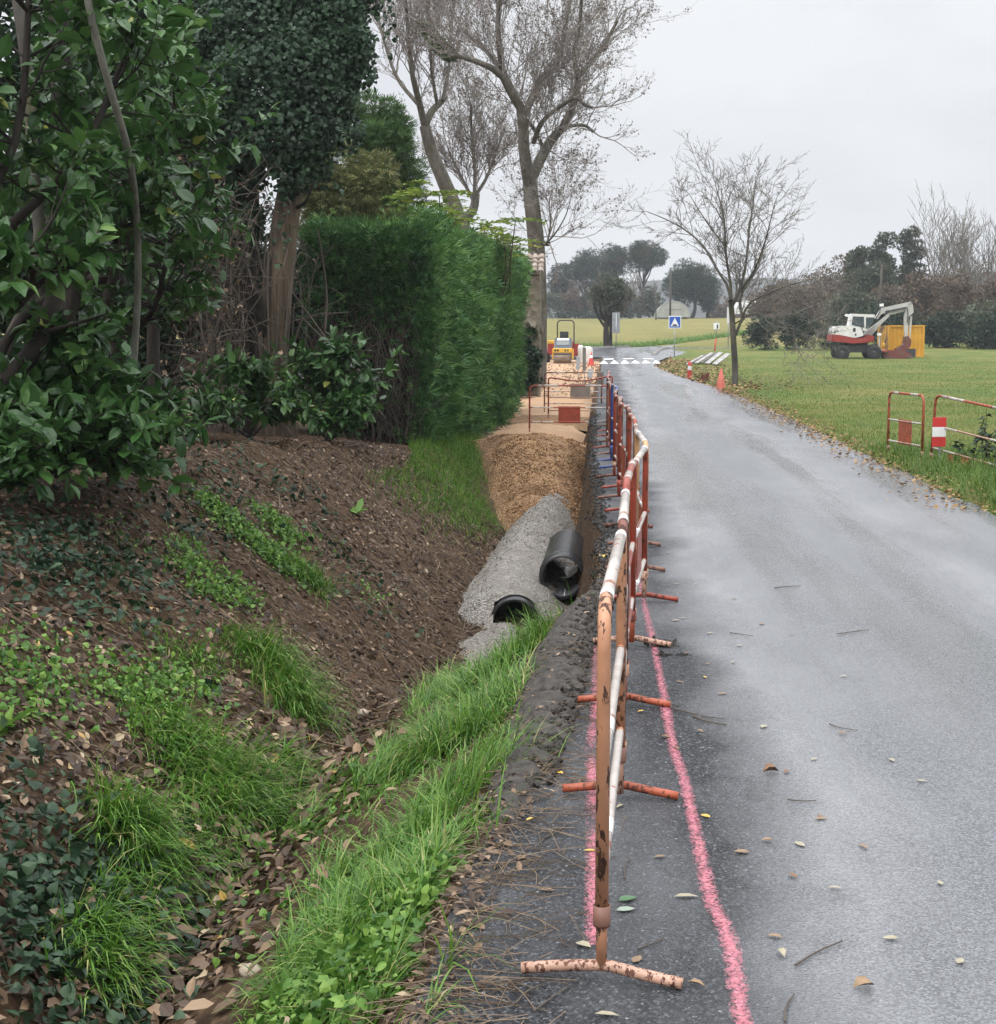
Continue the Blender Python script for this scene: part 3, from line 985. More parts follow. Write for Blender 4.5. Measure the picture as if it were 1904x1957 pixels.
S, S2, RD, DK, OR, TN, BL, BR = M_SALMON, M_SALMON2, M_REDP, M_DKRED, M_ORNG, M_TAN, M_BLUE, M_BROWNP
row_y = [3.64, 5.17, 6.48, 7.76, 9.08, 10.26, 11.5, 12.6, 13.7, 14.8, 15.8, 17.0, 18.2, 19.5, 20.6, 21.8, 23.0, 24.3, 25.6, 26.9, 28.2]
row_x = [-.008, .05, .075, .13, .225, .19, .20, .17, .17, .10, .13, .06, .09, .03, .02, -.03, .0, -.03, .0, -.02, .0]
spec = [
 ("nearest barrier, flaking salmon paint and rust, its T foot on the asphalt at the front", (S, S, S2, S), 'full'),
 ("second barrier from the front, dark rusted posts with one bright orange patch", (DK, S, OR, OR), 'full'),
 ("third barrier from the front, red with a red plate seen edge on", (RD, RD, OR, RD), 'bands'),
 ("fourth barrier from the front, rust red post behind the mud clod", (RD, S2, S2, RD), 'full'),
 ("fifth barrier from the front, its tan post standing out furthest over the road", (TN, TN, RD, RD), 'full'),
 ("sixth barrier from the front, brown, just behind the tan post", (BR, BR, BR, RD), 'bands'),
 ("seventh barrier from the front, rust red, beside the jagged asphalt edge", (RD, S2, BR, RD), 'bands'),
 ("eighth barrier from the front, dark rusty, white bands on its top rail", (DK, S2, DK, DK), 'bands'),
 ("ninth barrier from the front, red oxide, level with the grey gravel", (RD, RD, RD, RD), 'bands'),
 ("tenth barrier from the front, brown frame with pale rails", (BR, S2, BR, BR), 'bands'),
 ("eleventh barrier from the front, red posts at the foot of the orange gravel", (RD, S2, RD, RD), 'bands'),
 ("twelfth barrier from the front, rusty, right before the blue barrier", (DK, RD, DK, RD), 'bands'),
 ("the only blue barrier, midway along the trench row", (BL, BL, BL, BL), 'bands'),
 ("red barrier directly behind the blue one", (RD, RD, BL, RD), 'bands'),
 ("second barrier behind the blue one, brown", (BR, BR, BR, RD), 'bands'),
 ("third barrier behind the blue one, beside the top of the orange gravel", (RD, S2, RD, RD), 'bands'),
 ("fourth barrier behind the blue one, dark red", (DK, S2, DK, RD), 'bands'),
 ("fifth barrier behind the blue one, red oxide", (RD, RD, RD, RD), 'bands'),
 ("second to last barrier of the roadside row, rust red", (RD, S2, RD, RD), 'bands'),
 ("last barrier of the roadside row, touching the crosswise barriers", (RD, RD, DK, RD), 'bands')]
for i, (lab, mats, slv) in enumerate(spec):
    p, q = np.array([row_x[i], row_y[i]]), np.array([row_x[i + 1], row_y[i + 1]])
    d = q - p
    L = np.linalg.norm(d) - .06
    site_barrier(lab, (p[0], p[1], road_z(p[0], p[1]) if row_y[i] < 19 else -.01), math.atan2(-d[0], d[1]), L, mats,
                 Ht=.97 if i in (0, 1, 4) else .95 + .05 * ((i * 7) % 5) / 5, feet=(True, i == len(spec) - 1), panel='low' if i not in (0, 1) else None, sleeves=slv)

TG = "barriers standing crosswise in the trench"
site_barrier("rust red crosswise barrier with a large red plate, nearest of the three across the sand", (-1.60, 30.0, ZS(30.) + .02), R(-90), 1.60, (RD, RD, DK, RD), Ht=1.0, feet=(False, False), group=TG, leg_drop=.25)
site_barrier("crosswise barrier with a bent sagging top rail and a grey brown plate", (-1.36, 33.4, ZS(33.4) + .03), R(-92), 1.42, (RD, S2, DK, M_GREYP), Ht=1.0, feet=(False, False), panel='mid', sag=.09, group=TG, leg_drop=.2)
site_barrier("rearmost crosswise barrier, thin brown frame across the sand", (-1.57, 36.2, ZS(36.2) + .03), R(-89), 1.38, (BR, S2, DK, M_GREYP), Ht=1.02, feet=(False, False), panel=None, group=TG, leg_drop=.2)

# barriers in the grass on the right
RG = "barriers in the grass across the road"
p, q = np.array([4.06, 19.7]), np.array([3.83, 20.85])
d = q - p
b = site_barrier("orange barrier seen nearly end on in the grass at the right road edge", (p[0], p[1], -.06), math.atan2(-d[0], d[1]), np.linalg.norm(d), (OR, S2, OR, OR), Ht=.93, feet=(False, False), sleeves='bands', group=RG)
p, q = np.array([4.14, 19.55]), np.array([4.75, 17.85])
d = q - p
b = site_barrier("tilted orange barrier with a broken red plate, half sunk in long grass", (p[0], p[1], -.06), math.atan2(-d[0], d[1]), np.linalg.norm(d), (OR, S2, OR, OR), Ht=.95, feet=(False, False), panel=None, sleeves='bands', group=RG)
b.rotation_euler = (R(-4.5), 0, math.atan2(-d[0], d[1]))
for (y0, y1, z0, z1) in ((.36, .50, .13, .27), (.50, .72, .04, .16), (.66, .86, .10, .27), (.84, .94, -.02, .20)):
    MA().add(*prism([(y0, z0), (y1, z0 + .03), (y1 - .02, z1), (y0 + .03, z1)], -.004, .004, 'x')).build("panel", OR, b, local=True)

M_REFW = plain("white_reflective_sheet", (.74, .74, .73), .4, .06, 4)
M_REFR = plain("red_reflective_sheet", (.50, .035, .03), .4, .12, 4)
M_GALV = plain("galvanised_steel", (.36, .37, .38), .42, .2, 9, metal=.6)
M_BLACK = plain("matt_black", (.018, .018, .02), .6, .25, 8)
pt = (4.17, 19.25)
o = thing("striped_marker", "red and white striped marker panel on a stake beside the tilted orange barrier", "marker", (pt[0], pt[1], 0))
MA().add(*tubes([(pt[0] + .02, pt[1] + .03, -.1), (pt[0] + .02, pt[1] + .03, .62)], .012, 8, True)).build("stake", M_GALV, o)
for z0, m in ((.24, M_REFR), (.365, M_REFW), (.49, M_REFR)):
    MA().add(*rbox((pt[0], pt[1], z0 + .0625), (.175, .012, .124), .004, 2, R(6))).build("band", m, o)

# ================================================================== DRAIN PIPES
k = NM("black_plastic_pipe")
k.set('Base Color', k.mix(k.ramp(k.noise(4, 5, .65, 0, (1, .2, 1)), [(.5, 0.0), (.75, .7)]), (.016, .017, .020), (.06, .055, .05)))
k.set('Roughness', k.ramp(k.noise(7, 4, .55, 0, (1, .08, 1)), [(.3, .26), (.7, .48)])).set('Specular IOR Level', .6)
M_PIPE = k.m
cx, cz = -.47, -.83
o = thing("drain_pipe", "short thick black plastic pipe lying open end forward in the trench", "pipe", (cx, 15.2, cz - .237))
prof = [(.203, 0), (.237, 0), (.240, .02), (.240, .20), (.234, .24), (.234, 2.0), (.205, 2.0)]
V, Q = lathe([(r, y) for r, y in prof], 48, 'y', (cx, 15.2, cz))
MA().add(V, Q).build("outer_wall", M_PIPE, o, True)
V, Q = lathe([(.203, 0), (.198, .06), (.190, .75), (.152, .86), (.152, .92), (.20, 1.0), (.205, 2.0)], 48, 'y', (cx, 15.2, cz))
M_BORE = plain("pale_grey_bore", (.105, .108, .115), .3, .3, 5, spec=.7)  # bore in a lighter grey than the outer wall
MA().add(V, Q).build("bore", M_BORE, o, True)
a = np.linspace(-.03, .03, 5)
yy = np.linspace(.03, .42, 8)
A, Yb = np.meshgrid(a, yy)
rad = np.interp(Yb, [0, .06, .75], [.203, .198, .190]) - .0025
MA().add(*sheet(cx + .02 + rad * np.sin(A), 15.2 + Yb, cz - rad * np.cos(A))).build("painted_highlight", M_REFW, o)  # highlight along the bore floor, painted as a thin white strip
V, Q = lathe([(.238, -.002), (.246, .0), (.246, .035), (.238, .037)], 48, 'y', (cx, 15.2 + .20, cz))
MA().add(V, Q).build("rim", M_PIPE, o, True)
cx, cz = -.90, -1.12
o = thing("drain_pipe", "black pipe mouth half buried under the grey gravel", "pipe", (cx, 14.2, cz - .24))
V, Q = lathe([(.205, 2.3), (.205, .0), (.238, 0), (.242, .02), (.242, .16), (.235, .18), (.235, 2.3)], 48, 'y', (cx, 14.2, cz))
MA().add(V, Q).build("outer_wall", M_PIPE, o, True)
V, Q = lathe([(.203, .9), (.0, .9)], 32, 'y', (cx, 14.2, cz))
MA().add(V, Q).build("bore", M_PIPE, o)

# ================================================================== ROAD SIGNS
M_SBLUE = plain("sign_blue", (.012, .085, .40), .35, .08, 3)
M_SBACK = plain("sign_back_grey", (.27, .285, .29), .5, .15, 3, metal=.3)
p = at(1289, 685, 98)
zb_ = float(H(p[0], p[1]))
o = thing("road_sign", "square blue hump sign with a white triangle on a grey post", "sign", (p[0], p[1], zb_))
pz = 2.47
MA().add(*tubes([(p[0], p[1] + .04, zb_ - .2), (p[0], p[1] + .04, pz + .38)], .035, 10, True)).build("post", M_GALV, o, True)
pl = MA().add(*rbox((p[0], p[1], pz), (.80, .03, .80), .012, 2)).build("sign_face", M_REFW, o)
MA().add(*rbox((p[0], p[1] - .019, pz), (.70, .008, .70), .003, 2)).build("blue_field", M_SBLUE, pl)
MA().add([(p[0] - .27, p[1] - .027, pz - .27), (p[0] + .27, p[1] - .027, pz - .27), (p[0], p[1] - .027, pz + .29)], None, [[0, 1, 2]]).build("triangle", M_REFW, pl)
hp = [(p[0] + .17 * math.cos(t), p[1] - .031, pz - .245 + .115 * math.sin(t)) for t in np.linspace(0, math.pi, 14)]
MA().add(hp + [(p[0], p[1] - .031, pz - .245)], None, [[14, i, i + 1] for i in range(13)]).build("hump_symbol", M_BLACK, pl)

p = at(1177, 667, 113.5)
zb_ = float(H(p[0], p[1]))
o = thing("road_sign", "tall grey sign seen from behind on one post beside the small tree", "sign", (p[0], p[1], zb_))
MA().add(*tubes([(p[0] + .02, p[1] - .05, zb_ - .2), (p[0] + .02, p[1] - .05, zb_ + 2.7)], .04, 10, True)).build("post", M_GALV, o, True)
MA().add(*rbox((p[0], p[1], zb_ + 2.0), (.58, .03, 1.55), .012, 2)).build("sign_face", M_SBACK, o)
for z in (1.6, 2.4):
    MA().add(*box((p[0], p[1] - .03, zb_ + z), (.54, .03, .05))).build("bracket", M_GALV, o)

p = at(1368, 662, 108)
zb_ = float(H(p[0], p[1]))
o = thing("road_sign", "small white sign on a leaning red post at the road junction", "sign", (p[0], p[1], zb_))
MA().add(*tubes([(p[0] - .1, p[1], zb_ - .2), (p[0] + .02, p[1], zb_ + .85)], .05, 8, True)).build("post", M_REFR, o, True)
MA().add(*tubes([(p[0] + .02, p[1], zb_ + .85), (p[0] + .06, p[1], zb_ + 2.1)], .035, 8, True)).build("post", M_GALV, o, True)
MA().add(*rbox((p[0] + .03, p[1] - .05, zb_ + 1.75), (.42, .02, .42), .01, 2)).build("sign_face", M_REFW, o)
MA().add(*rbox((p[0] + .10, p[1] - .065, zb_ + 1.72), (.10, .01, .28), .004, 1)).build("mark", M_BLACK, o)
p = at(1397, 660, 112)
zb_ = float(H(p[0], p[1]))
o = thing("direction_sign", "narrow white sign turned almost edge on behind the roadside tree", "sign", (p[0] - .2, p[1], zb_))
MA().add(*tubes([(p[0] - .2, p[1], zb_ - .2), (p[0] - .2, p[1], zb_ + 3.0)], .04, 8, True)).build("post", M_GALV, o, True)
MA().add(*rbox((p[0] - .2, p[1] - .06, zb_ + 2.45), (.42, .03, 1.15), .01, 2, R(50))).build("sign_face", M_REFW, o)

# thin rusty stake left of the sign
p = at(1281, 693, 90)
o = thing("stake", "short rusty stake in the leafy verge left of the hump sign", "stake", (p[0], p[1], 0))
MA().add(*tubes([(p[0], p[1], -.1), (p[0] + .02, p[1], .45)], .025, 6, True)).build("stake_body", M_ORNG, o)

# ================================================================== CONES AND GUIDE POSTS
def cone(label, x, y, z, h, mats, tilt=0, bands=()):
    o = thing("traffic_cone", label, "traffic cone", (x, y, z))
    rb = h * .26
    prof = lambda t: (rb * (1 - t) + .028 * t)
    MA().add(*rbox((x, y, z + .02), (rb * 2.7, rb * 2.7, .04), .03, 3)).build("base", mats[0], o)
    cuts = [0.0] + [v for b in bands for v in b] + [1.0]
    for i in range(len(cuts) - 1):
        a_, b_ = cuts[i], cuts[i + 1]
        vv, qq = lathe([(prof(a_), z + .04 + a_ * h), (prof(b_), z + .04 + b_ * h)] + ([(0.0, z + .04 + h)] if i == len(cuts) - 2 else []), 20, c=(x, y, 0))
        MA().add(vv, qq).build("band" if i % 2 else "cone_body", mats[1] if i % 2 else mats[0], o, True)
    o.rotation_euler = (0, tilt, 0)
    return o
M_CONE = plain("faded_cone_plastic", (.44, .10, .062), .55, .25, 5)
M_CONER = plain("red_cone_plastic", (.52, .05, .035), .5, .2, 5)
p = at(1378, 741, 46.5)
cone("faded orange cone in the grass beside the bare roadside tree", p[0], p[1], float(H(p[0], p[1])), .60, (M_CONE, M_REFW))
p = at(1130, 699, 81)
cone("red and white cone in front of the white sack by the road roller", p[0], p[1], .01, .66, (M_CONER, M_REFW), bands=((.55, .8),))
p = at(1318, 723, 57)
o = thing("guide_post", "red post with a white band standing in the leafy verge", "post", (p[0], p[1], 0))
z0 = float(H(p[0], p[1]))
for a_, b_, m in ((-.05, .32, M_CONER), (.32, .48, M_REFW), (.48, .62, M_CONER)):
    vv, qq = lathe([(.085 - .03 * max(a_, 0), z0 + a_), (.085 - .03 * b_, z0 + b_)] + ([(0, z0 + b_ + .03)] if b_ > .6 else []), 14, c=(p[0], p[1], 0))
    MA().add(vv, qq).build("band" if m is M_REFW else "shaft", m, o, True)
p = at(1345, 731, 53)
o = thing("barrier_foot", "low red metal bracket lying in the grass between post and cone", "bracket", (p[0], p[1], float(H(p[0], p[1]))))
z0 = o.location.z
MA().add(*prism([(p[0] + a_, z0 + b_) for a_, b_ in [(-.17, 0), (.15, .02), (.19, .27), (.10, .29), (.02, .22), (-.08, .24), (-.12, .1)]], p[1] - .03, p[1] + .03)).build("plate", M_DKRED, o)
MA().add(*box((p[0] - .05, p[1] + .12, z0 + .03), (.35, .3, .05), .4)).build("base", M_DKRED, o)

# pale boards lying in the verge
M_BOARD = plain("weathered_boards", (.31, .30, .285), .75, .3, 3, bump=.4)
M_BOARD2 = plain("dark_weathered_boards", (.11, .10, .09), .75, .3, 3, bump=.4)
labs = ["wide pale board, rightmost of the boards dropped in the verge", "second board from the right, bright and broad", "dark narrow board in the middle of the dropped boards",
        "pale board left of the dark one", "thin grey board, second from the left of the dropped boards", "leftmost thin board lying by the red post"]
for i, (u, v, w_, ln, az_, m, tz) in enumerate([(1379, 692, .40, 2.6, -30, M_BOARD, 9), (1365, 693, .40, 2.7, -30, M_BOARD, 6), (1356, 694, .20, 2.5, -36, M_BOARD2, 4),
                                      (1347, 694, .30, 2.5, -38, M_BOARD, 4), (1338, 695, .18, 2.4, -42, M_BOARD2, 3), (1330, 696, .22, 2.2, -46, M_BOARD, 3)]):
    p = at(u, v, 76)
    z0 = float(H(p[0], p[1]))
    ln *= .58
    bo = MA().add(*rbox((0, 0, 0), (w_ * .66, ln, .05), .01, 1)).build("board", m)
    bo.location = (p[0], p[1] + .15 * i, z0 + .24 + .015 * (5 - i))
    bo.rotation_euler = (R(20), R(tz), R(az_))
    tag(bo, labs[i], "board", "boards dropped in the verge")

# grey stakes with plates between path and road
M_PLATE = plain("grey_plastic_plate", (.42, .44, .45), .5, .15, 4)
M_PLATE2 = plain("dirty_grey_plate", (.15, .14, .13), .6, .25, 5)
for (u, vt, vb, vg, Yd, w_, m, lab) in ((1105, 681, 706, 725, 52, .13, M_PLATE, "pale grey plate on a stake, leftmost of the marker stakes by the roller"),
                                   (1117, 664, 708, 733, 49, .11, M_PLATE2, "tall narrow dark plate on a stake in front of the white sack"),
                                   (1128, 705, 721, 746, 45, .16, M_PLATE, "short pale plate on a thin stake beside the road edge"),
                                   (1149, 711, 740, 775, 36.6, .13, M_PLATE2, "dark plate on a stake behind the crosswise barriers' right end")):
    a_, b_, g_ = at(u, vt, Yd), at(u, vb, Yd), at(u, vg, Yd)
    o = thing("marker_stake", lab, "marker stake", tuple(g_), "marker stakes along the sand path")
    MA().add(*tubes([(g_[0], g_[1] + .02, g_[2] - .25), (a_[0], a_[1] + .02, a_[2])], .012, 6, True)).build("stake", M_GALV, o)
    MA().add(*rbox((a_[0], a_[1], (a_[2] + b_[2]) / 2), (w_, .012, a_[2] - b_[2]), .004, 1)).build("plate", m, o)

# ================================================================== MACHINES
M_YEL = plain("yellow_machine_paint", (.62, .36, .035), .4, .15, 3)
M_RUB = plain("black_rubber", (.022, .021, .020), .8, .3, 6, bump=.3)
M_STEELD = plain("dusty_drum_steel", (.20, .155, .115), .5, .3, 4, metal=.3)
M_GLASS = plain("dark_window_glass", (.022, .040, .045), .08, .2, 2, spec=.8)
M_HOOD = plain("dark_blue_hood", (.035, .055, .085), .35, .15, 3)
M_DGREY = plain("dark_grey_steel", (.055, .056, .06), .5, .2, 4)
M_RED = plain("red_machine_paint", (.26, .028, .020), .45, .2, 3)
M_LAMP = plain("lamp_glass", (.10, .085, .05), .2, .2, 3)

px, py = -2.52, 83.0
o = thing("road_roller", "small yellow road roller with a black roll bar, facing the camera on the sand", "road roller", (px, py, .02))
zz = .02
def W(*p):
    return [(px + a, py + b, zz + c) for a, b, c in p]
vv, qq = lathe([(.0, -.47), (.31, -.47), (.34, -.44), (.34, .44), (.31, .47), (.0, .47)], 28, 'x', (px - .12, py + .34, zz + .34))
MA().add(vv, qq).build("drum", M_STEELD, o, True)
vv, qq = lathe([(.0, -.47), (.31, -.47), (.34, -.44), (.34, .44), (.31, .47), (.0, .47)], 28, 'x', (px - .12, py + 2.0, zz + .34))
MA().add(vv, qq).build("drum", M_STEELD, o, True)
f = MA()
for sx in (-.64, .46):
    f.add(*prism([(py + .1, zz + .3), (py + .6, zz + .3), (py + .75, zz + .85), (py + .05, zz + .85)], px + sx - .03, px + sx + .06, 'x'))
f.add(*rbox((px - .10, py + .32, zz + .77), (1.06, .64, .26), .05, 3))
body = f.build("body", M_YEL, o)
for sx in (-.48, -.33, .08, .22):
    MA().add(*rbox((px - .02 + sx, py - .005, zz + .78), (.10, .03, .11), .012, 2)).build("headlight", M_BLACK if abs(sx) > .3 else M_LAMP, body)
MA().add(*rbox((px - .12, py + .05, zz + .61), (.98, .05, .06), .01, 1)).build("scraper", M_PLATE2, o)
h = MA().add(*prism([(py + .04, zz + .88), (py + 1.0, zz + .88), (py + 1.0, zz + 1.40), (py + .34, zz + 1.44)], px - .55, px + .40, 'x')).build("hood", M_HOOD, o)
MA().add(*prism([(py + .13, zz + 1.06), (py + .285, zz + 1.32), (py + .275, zz + 1.33), (py + .12, zz + 1.07)], px - .42, px + .27, 'x')).build("front_panel", M_GLASS, h)
MA().add(*prism([(py + .28, zz + 1.33), (py + .33, zz + 1.43), (py + .32, zz + 1.445), (py + .265, zz + 1.34)], px - .40, px + .26, 'x')).build("label_strip", M_REFW, h)
MA().add(*rbox((px - .05, py + 1.35, zz + 1.35), (.50, .42, .14), .05, 3)).build("seat", M_BLACK, o)
MA().add(*rbox((px - .05, py + 1.56, zz + 1.60), (.48, .10, .44), .04, 3)).build("seat_back", M_BLACK, o)
vv, qq = lathe([(.14 + .015 * math.cos(t), .015 * math.sin(t)) for t in np.linspace(0, TAU, 9)], 20, c=(px - .05, py + 1.0, zz + 1.66))
MA().add(vv, qq).add(*tubes(W((-.05, 1.0, 1.4), (-.05, 1.0, 1.66)), .03, 8)).build("steering_wheel", M_BLACK, o, True)
MA().add(*rbox((px - .12, py + 1.85, zz + .95), (1.0, .9, .55), .06, 3)).build("engine_cover", M_YEL, o)
MA().add(*tubes(bendpath(W((-.44, 1.7, .9), (-.44, 1.62, 2.44), (.50, 1.62, 2.44), (.50, 1.7, .9)), .24, 8), .035, 10)).build("roll_bar", M_BLACK, o, True)
MA().add(*box((px + .50, py + 1.63, zz + 2.22), (.07, .07, .06))).build("lamp", M_DGREY, o)

px, py = -2.62, 86.2
o = thing("dumper", "red site dumper with a yellow rim parked behind the road roller", "dumper", (px, py, .02))
sk = MA()
sk.add(*prism([(-.96, .62), (-.70, .42), (.72, .42), (.98, .62), (.96, 1.12), (-.94, 1.12)], py - .1, py + 1.2))
sk.V = [v + np.array([px, 0, zz]) for v in sk.V]
sk.build("skip", M_RED, o)
MA().add(*rbox((px - .45, py + .55, zz + 1.22), (1.0, 1.3, .18), .03, 2)).build("rim_plate", M_YEL, o)
for sx in (-1.0, 1.0):
    for sy in (.25, 2.0):
        vv, qq = lathe([(.10, -.11), (.30, -.12), (.36, -.08), (.36, .08), (.30, .12), (.10, .11)], 22, 'x', (px + sx, py + sy, zz + .36))
        w = MA().add(vv, qq).build("wheel", M_RUB, o, True)
        vv, qq = lathe([(.0, -.07), (.20, -.07), (.20, .07), (.0, .07)], 16, 'x', (px + sx, py + sy, zz + .36))
        MA().add(vv, qq).build("rim", M_DGREY, w, True)
MA().add(*box((px, py + 1.2, zz + .5), (1.1, 2.2, .25))).build("chassis", M_DGREY, o)
MA().add(*rbox((px, py + 2.1, zz + .95), (1.0, .9, .6), .06, 3)).build("engine_cover", M_RED, o)
MA().add(*rbox((px, py + 1.5, zz + 1.05), (.45, .4, .5), .05, 2)).build("seat", M_BLACK, o)

# white sacks by the roller
M_SACK = plain("white_woven_sack", (.62, .60, .57), .7, .22, 3, bump=.3)
for (u, v, Yd, w_, h_, lab) in ((1124, 699, 84, .56, .98, "bulging white sack standing behind the red and white cone"), (1110, 700, 86, .34, 1.05, "narrow white sack leaning against the dumper")):
    p = at(u, v, Yd)
    vv, qq = lathe([(0, 0), (.42, .0), (.50, .12), (.49, .5), (.50, .72), (.44, .92), (.25, 1.0), (0, .97)], 28)
    vv = vv * np.array([w_ * 1.02, w_ * .9, h_])
    f_ = fbm(vv[:, 0] + 3, vv[:, 2] + vv[:, 1], 5, 3, 3)[:, None]
    vv = vv * np.c_[.86 + .3 * f_, .86 + .3 * f_, .96 + .1 * f_] + np.array([p[0], p[1], .01])
    tag(MA().add(vv, qq).build("sack", M_SACK, None, True), lab, "sack")

# ---- wheeled excavator ---------------------------------------------------------
M_WHM = plain("white_machine_paint", (.66, .65, .63), .4, .12, 2)
M_LGR = plain("light_grey_boom_paint", (.44, .43, .40), .45, .15, 2)
M_RSTD = rustpaint("rusty_attachment", (.16, .035, .028), (.10, .06, .04), .50, .7, 5)
ex, ey = 15.45, 96.0
ez = float(H(ex, ey))
o = thing("excavator", "white and red wheeled excavator parked on the meadow with its arm lowered", "excavator", (ex, ey, ez))
q_ = .00409                                      # metres per enlarged-picture pixel
def E(x, y):
    return (ex + (x - 620) * q_, ez + (1100 - y) * q_)
def EP(name, pts, y0, y1, mat, par=None, smooth=False):
    return MA().add(*prism([E(a, b) for a, b in pts], ey + y0, ey + y1)).build(name, mat, par or o, smooth)
def EW(name, cx_, cy_, r_, mats):
    X_, Z_ = E(cx_, cy_)
    for yy_ in (-1.0, .75):
        vv, qq = lathe([(.20, -.16), (r_ * .86, -.18), (r_, -.12), (r_, .12), (r_ * .86, .18), (.20, .16)], 30, 'y', (X_, ey + yy_, Z_))
        w = MA().add(vv, qq).build("wheel", mats[0], o, True)
        vv, qq = lathe([(.0, -.12), (.10, -.12), (.14, -.06), (.26, -.07), (.28, -.17), (.28, .14), (.0, .14)], 24, 'y', (X_, ey + yy_, Z_))
        MA().add(vv, qq).build("rim", mats[1], w, True)
EW("wheel", 382, 1010, .45, (M_RUB, M_DGREY))
EW("wheel", 858, 1010, .45, (M_RUB, M_DGREY))
EP("chassis", [(300, 905), (500, 900), (940, 900), (960, 960), (800, 1010), (480, 1015), (300, 980)], -.6, .4, M_DGREY)
EP("turntable", [(440, 860), (800, 860), (760, 905), (480, 905)], -.6, .5, M_BLACK)
EP("skirt", [(215, 735), (330, 745), (560, 790), (680, 790), (760, 740), (850, 760), (850, 850), (560, 875), (205, 840)], -1.1, .95, M_RED)
hd = EP("hood", [(225, 735), (240, 640), (270, 612), (430, 603), (640, 625), (672, 680), (690, 778), (560, 788), (330, 743)], -1.09, .94, M_WHM)
EP("vent", [(530, 640), (570, 640), (570, 695), (530, 695)], -1.105, -1.08, M_BLACK, hd)
EP("vent", [(245, 690), (278, 682), (275, 708), (240, 716)], -1.105, -1.08, M_BLACK, hd)
EP("handle", [(562, 725), (582, 725), (582, 755), (562, 755)], -1.105, -1.08, M_BLACK, hd)
cab = EP("cab", [(470, 605), (500, 432), (520, 424), (850, 436), (850, 470), (735, 685), (690, 685), (660, 620)], -1.05, .0, M_WHM)
EP("window", [(508, 595), (525, 465), (690, 470), (700, 640), (640, 622)], -1.062, -1.04, M_GLASS, cab)
EP("window", [(722, 660), (722, 480), (848, 480), (800, 600)], -1.062, -1.04, M_GLASS, cab)
EP("windscreen", [(851, 470), (856, 470), (745, 688), (738, 686)], -.95, -.1, M_GLASS, cab)
EP("mirror", [(405, 455), (425, 425), (460, 432), (470, 470), (440, 470)], -1.0, -.8, M_REFW, cab)
EP("boom", [(720, 745), (1090, 440), (1130, 450), (790, 800)], .10, .40, M_LGR)
EP("boom_strut", [(770, 820), (930, 640), (960, 640), (800, 830)], .12, .38, M_LGR)
EP("boom", [(905, 490), (1000, 330), (1050, 325), (1440, 238), (1455, 268), (1360, 330), (1345, 385), (1100, 445), (1000, 430), (950, 505)], .14, .36, M_LGR)
EP("ram", [(1060, 375), (1365, 318), (1370, 340), (1060, 405)], .0, .14, M_DGREY)
EP("arm", [(1380, 320), (1450, 245), (1475, 290), (1488, 400), (1415, 470), (1412, 640), (1405, 770), (1365, 770), (1352, 600), (1348, 470)], .14, .36, M_LGR)
EP("ram", [(1442, 470), (1472, 450), (1462, 660), (1452, 800), (1440, 800), (1436, 660)], .18, .32, M_LGR)
EP("bucket", [(1360, 770), (1400, 760), (1450, 830), (1440, 920), (1350, 1000), (1240, 1010), (1230, 960), (1310, 930), (1360, 860)], -.3, .6, M_RSTD)
EP("grapple", [(1000, 1000), (1040, 970), (1240, 980), (1420, 1010), (1460, 1080), (1300, 1105), (1080, 1115), (1030, 1080)], -.5, .7, M_RSTD)
EP("dozer_blade", [(985, 985), (1060, 960), (1080, 985), (1010, 1010)], -.9, .9, M_ORNG)
EP("step_post", [(930, 760), (955, 760), (952, 915), (932, 915)], -.8, -.7, M_LGR)
EP("mirror", [(908, 715), (965, 715), (965, 755), (908, 755)], -.85, -.75, M_REFW)
for pts_ in (((985, 340), (960, 420), (900, 520), (820, 640)), ((1340, 330), (1385, 330), (1400, 420), (1395, 560))):
    P_ = arcpts([(E(a, b)[0], ey + .08, E(a, b)[1]) for a, b in pts_], 14)
    MA().add(*tubes(P_, [np.full(14, .025)], 6)).build("hose", M_BLACK, o, True)
EP("work_lamp", [(978, 270), (1035, 265), (1035, 310), (978, 310)], .16, .34, M_REFW)
o = thing("hydrant_post", "short yellow post between the excavator and the yellow container", "post", (E(1075, 960)[0], ey + .6, ez))
vv, qq = lathe([(.065, ez), (.065, ez + .62), (.09, ez + .64), (.09, ez + .85), (.05, ez + .95), (0, ez + .97)], 14, c=(E(1075, 960)[0], ey + .6, 0))
MA().add(vv, qq).build("post_body", M_YEL, o, True)

# ---- yellow container --------------------------------------------------------------
M_CONT = plain("yellow_container_paint", (.66, .34, .022), .5, .10, 2)
k = NM("rusty_yellow_end")
k.set('Base Color', k.mix(k.ramp(k.noise(2.5, 5, .65, .5, (1, 1, .4)), [(.45, 0.0), (.55, 1.0)]), (.56, .29, .03), (.085, .04, .02))).set('Roughness', .7)
M_CONTR = k.m
x0, x1 = E(1185, 0)[0], E(1735, 0)[0]
yc, hc = ey + 1.6, 2.02
cz_ = float(H(x0, yc))
o = thing("container", "bright yellow steel container standing behind the excavator bucket", "container", ((x0 + x1) / 2, yc, cz_))
n = 60
xs_ = np.linspace(x0 + .06, x1 - .06, n * 4)
dy = .018 * np.clip(3 * np.sin(xs_ * TAU / .26), -1, 1)
ma = MA()
A = np.stack([np.c_[xs_, yc + .04 + dy, np.full(len(xs_), cz_ + .12)], np.c_[xs_, yc + .04 + dy, np.full(len(xs_), cz_ + hc - .10)]])
ma.add(*sheet(A[:, :, 0], A[:, :, 1], A[:, :, 2]))
ma.build("side_wall", M_CONT, o)
MA().add(*box(((x0 + x1) / 2, yc, cz_ + hc - .05), (x1 - x0, .08, .10))).build("top_beam", M_CONT, o)
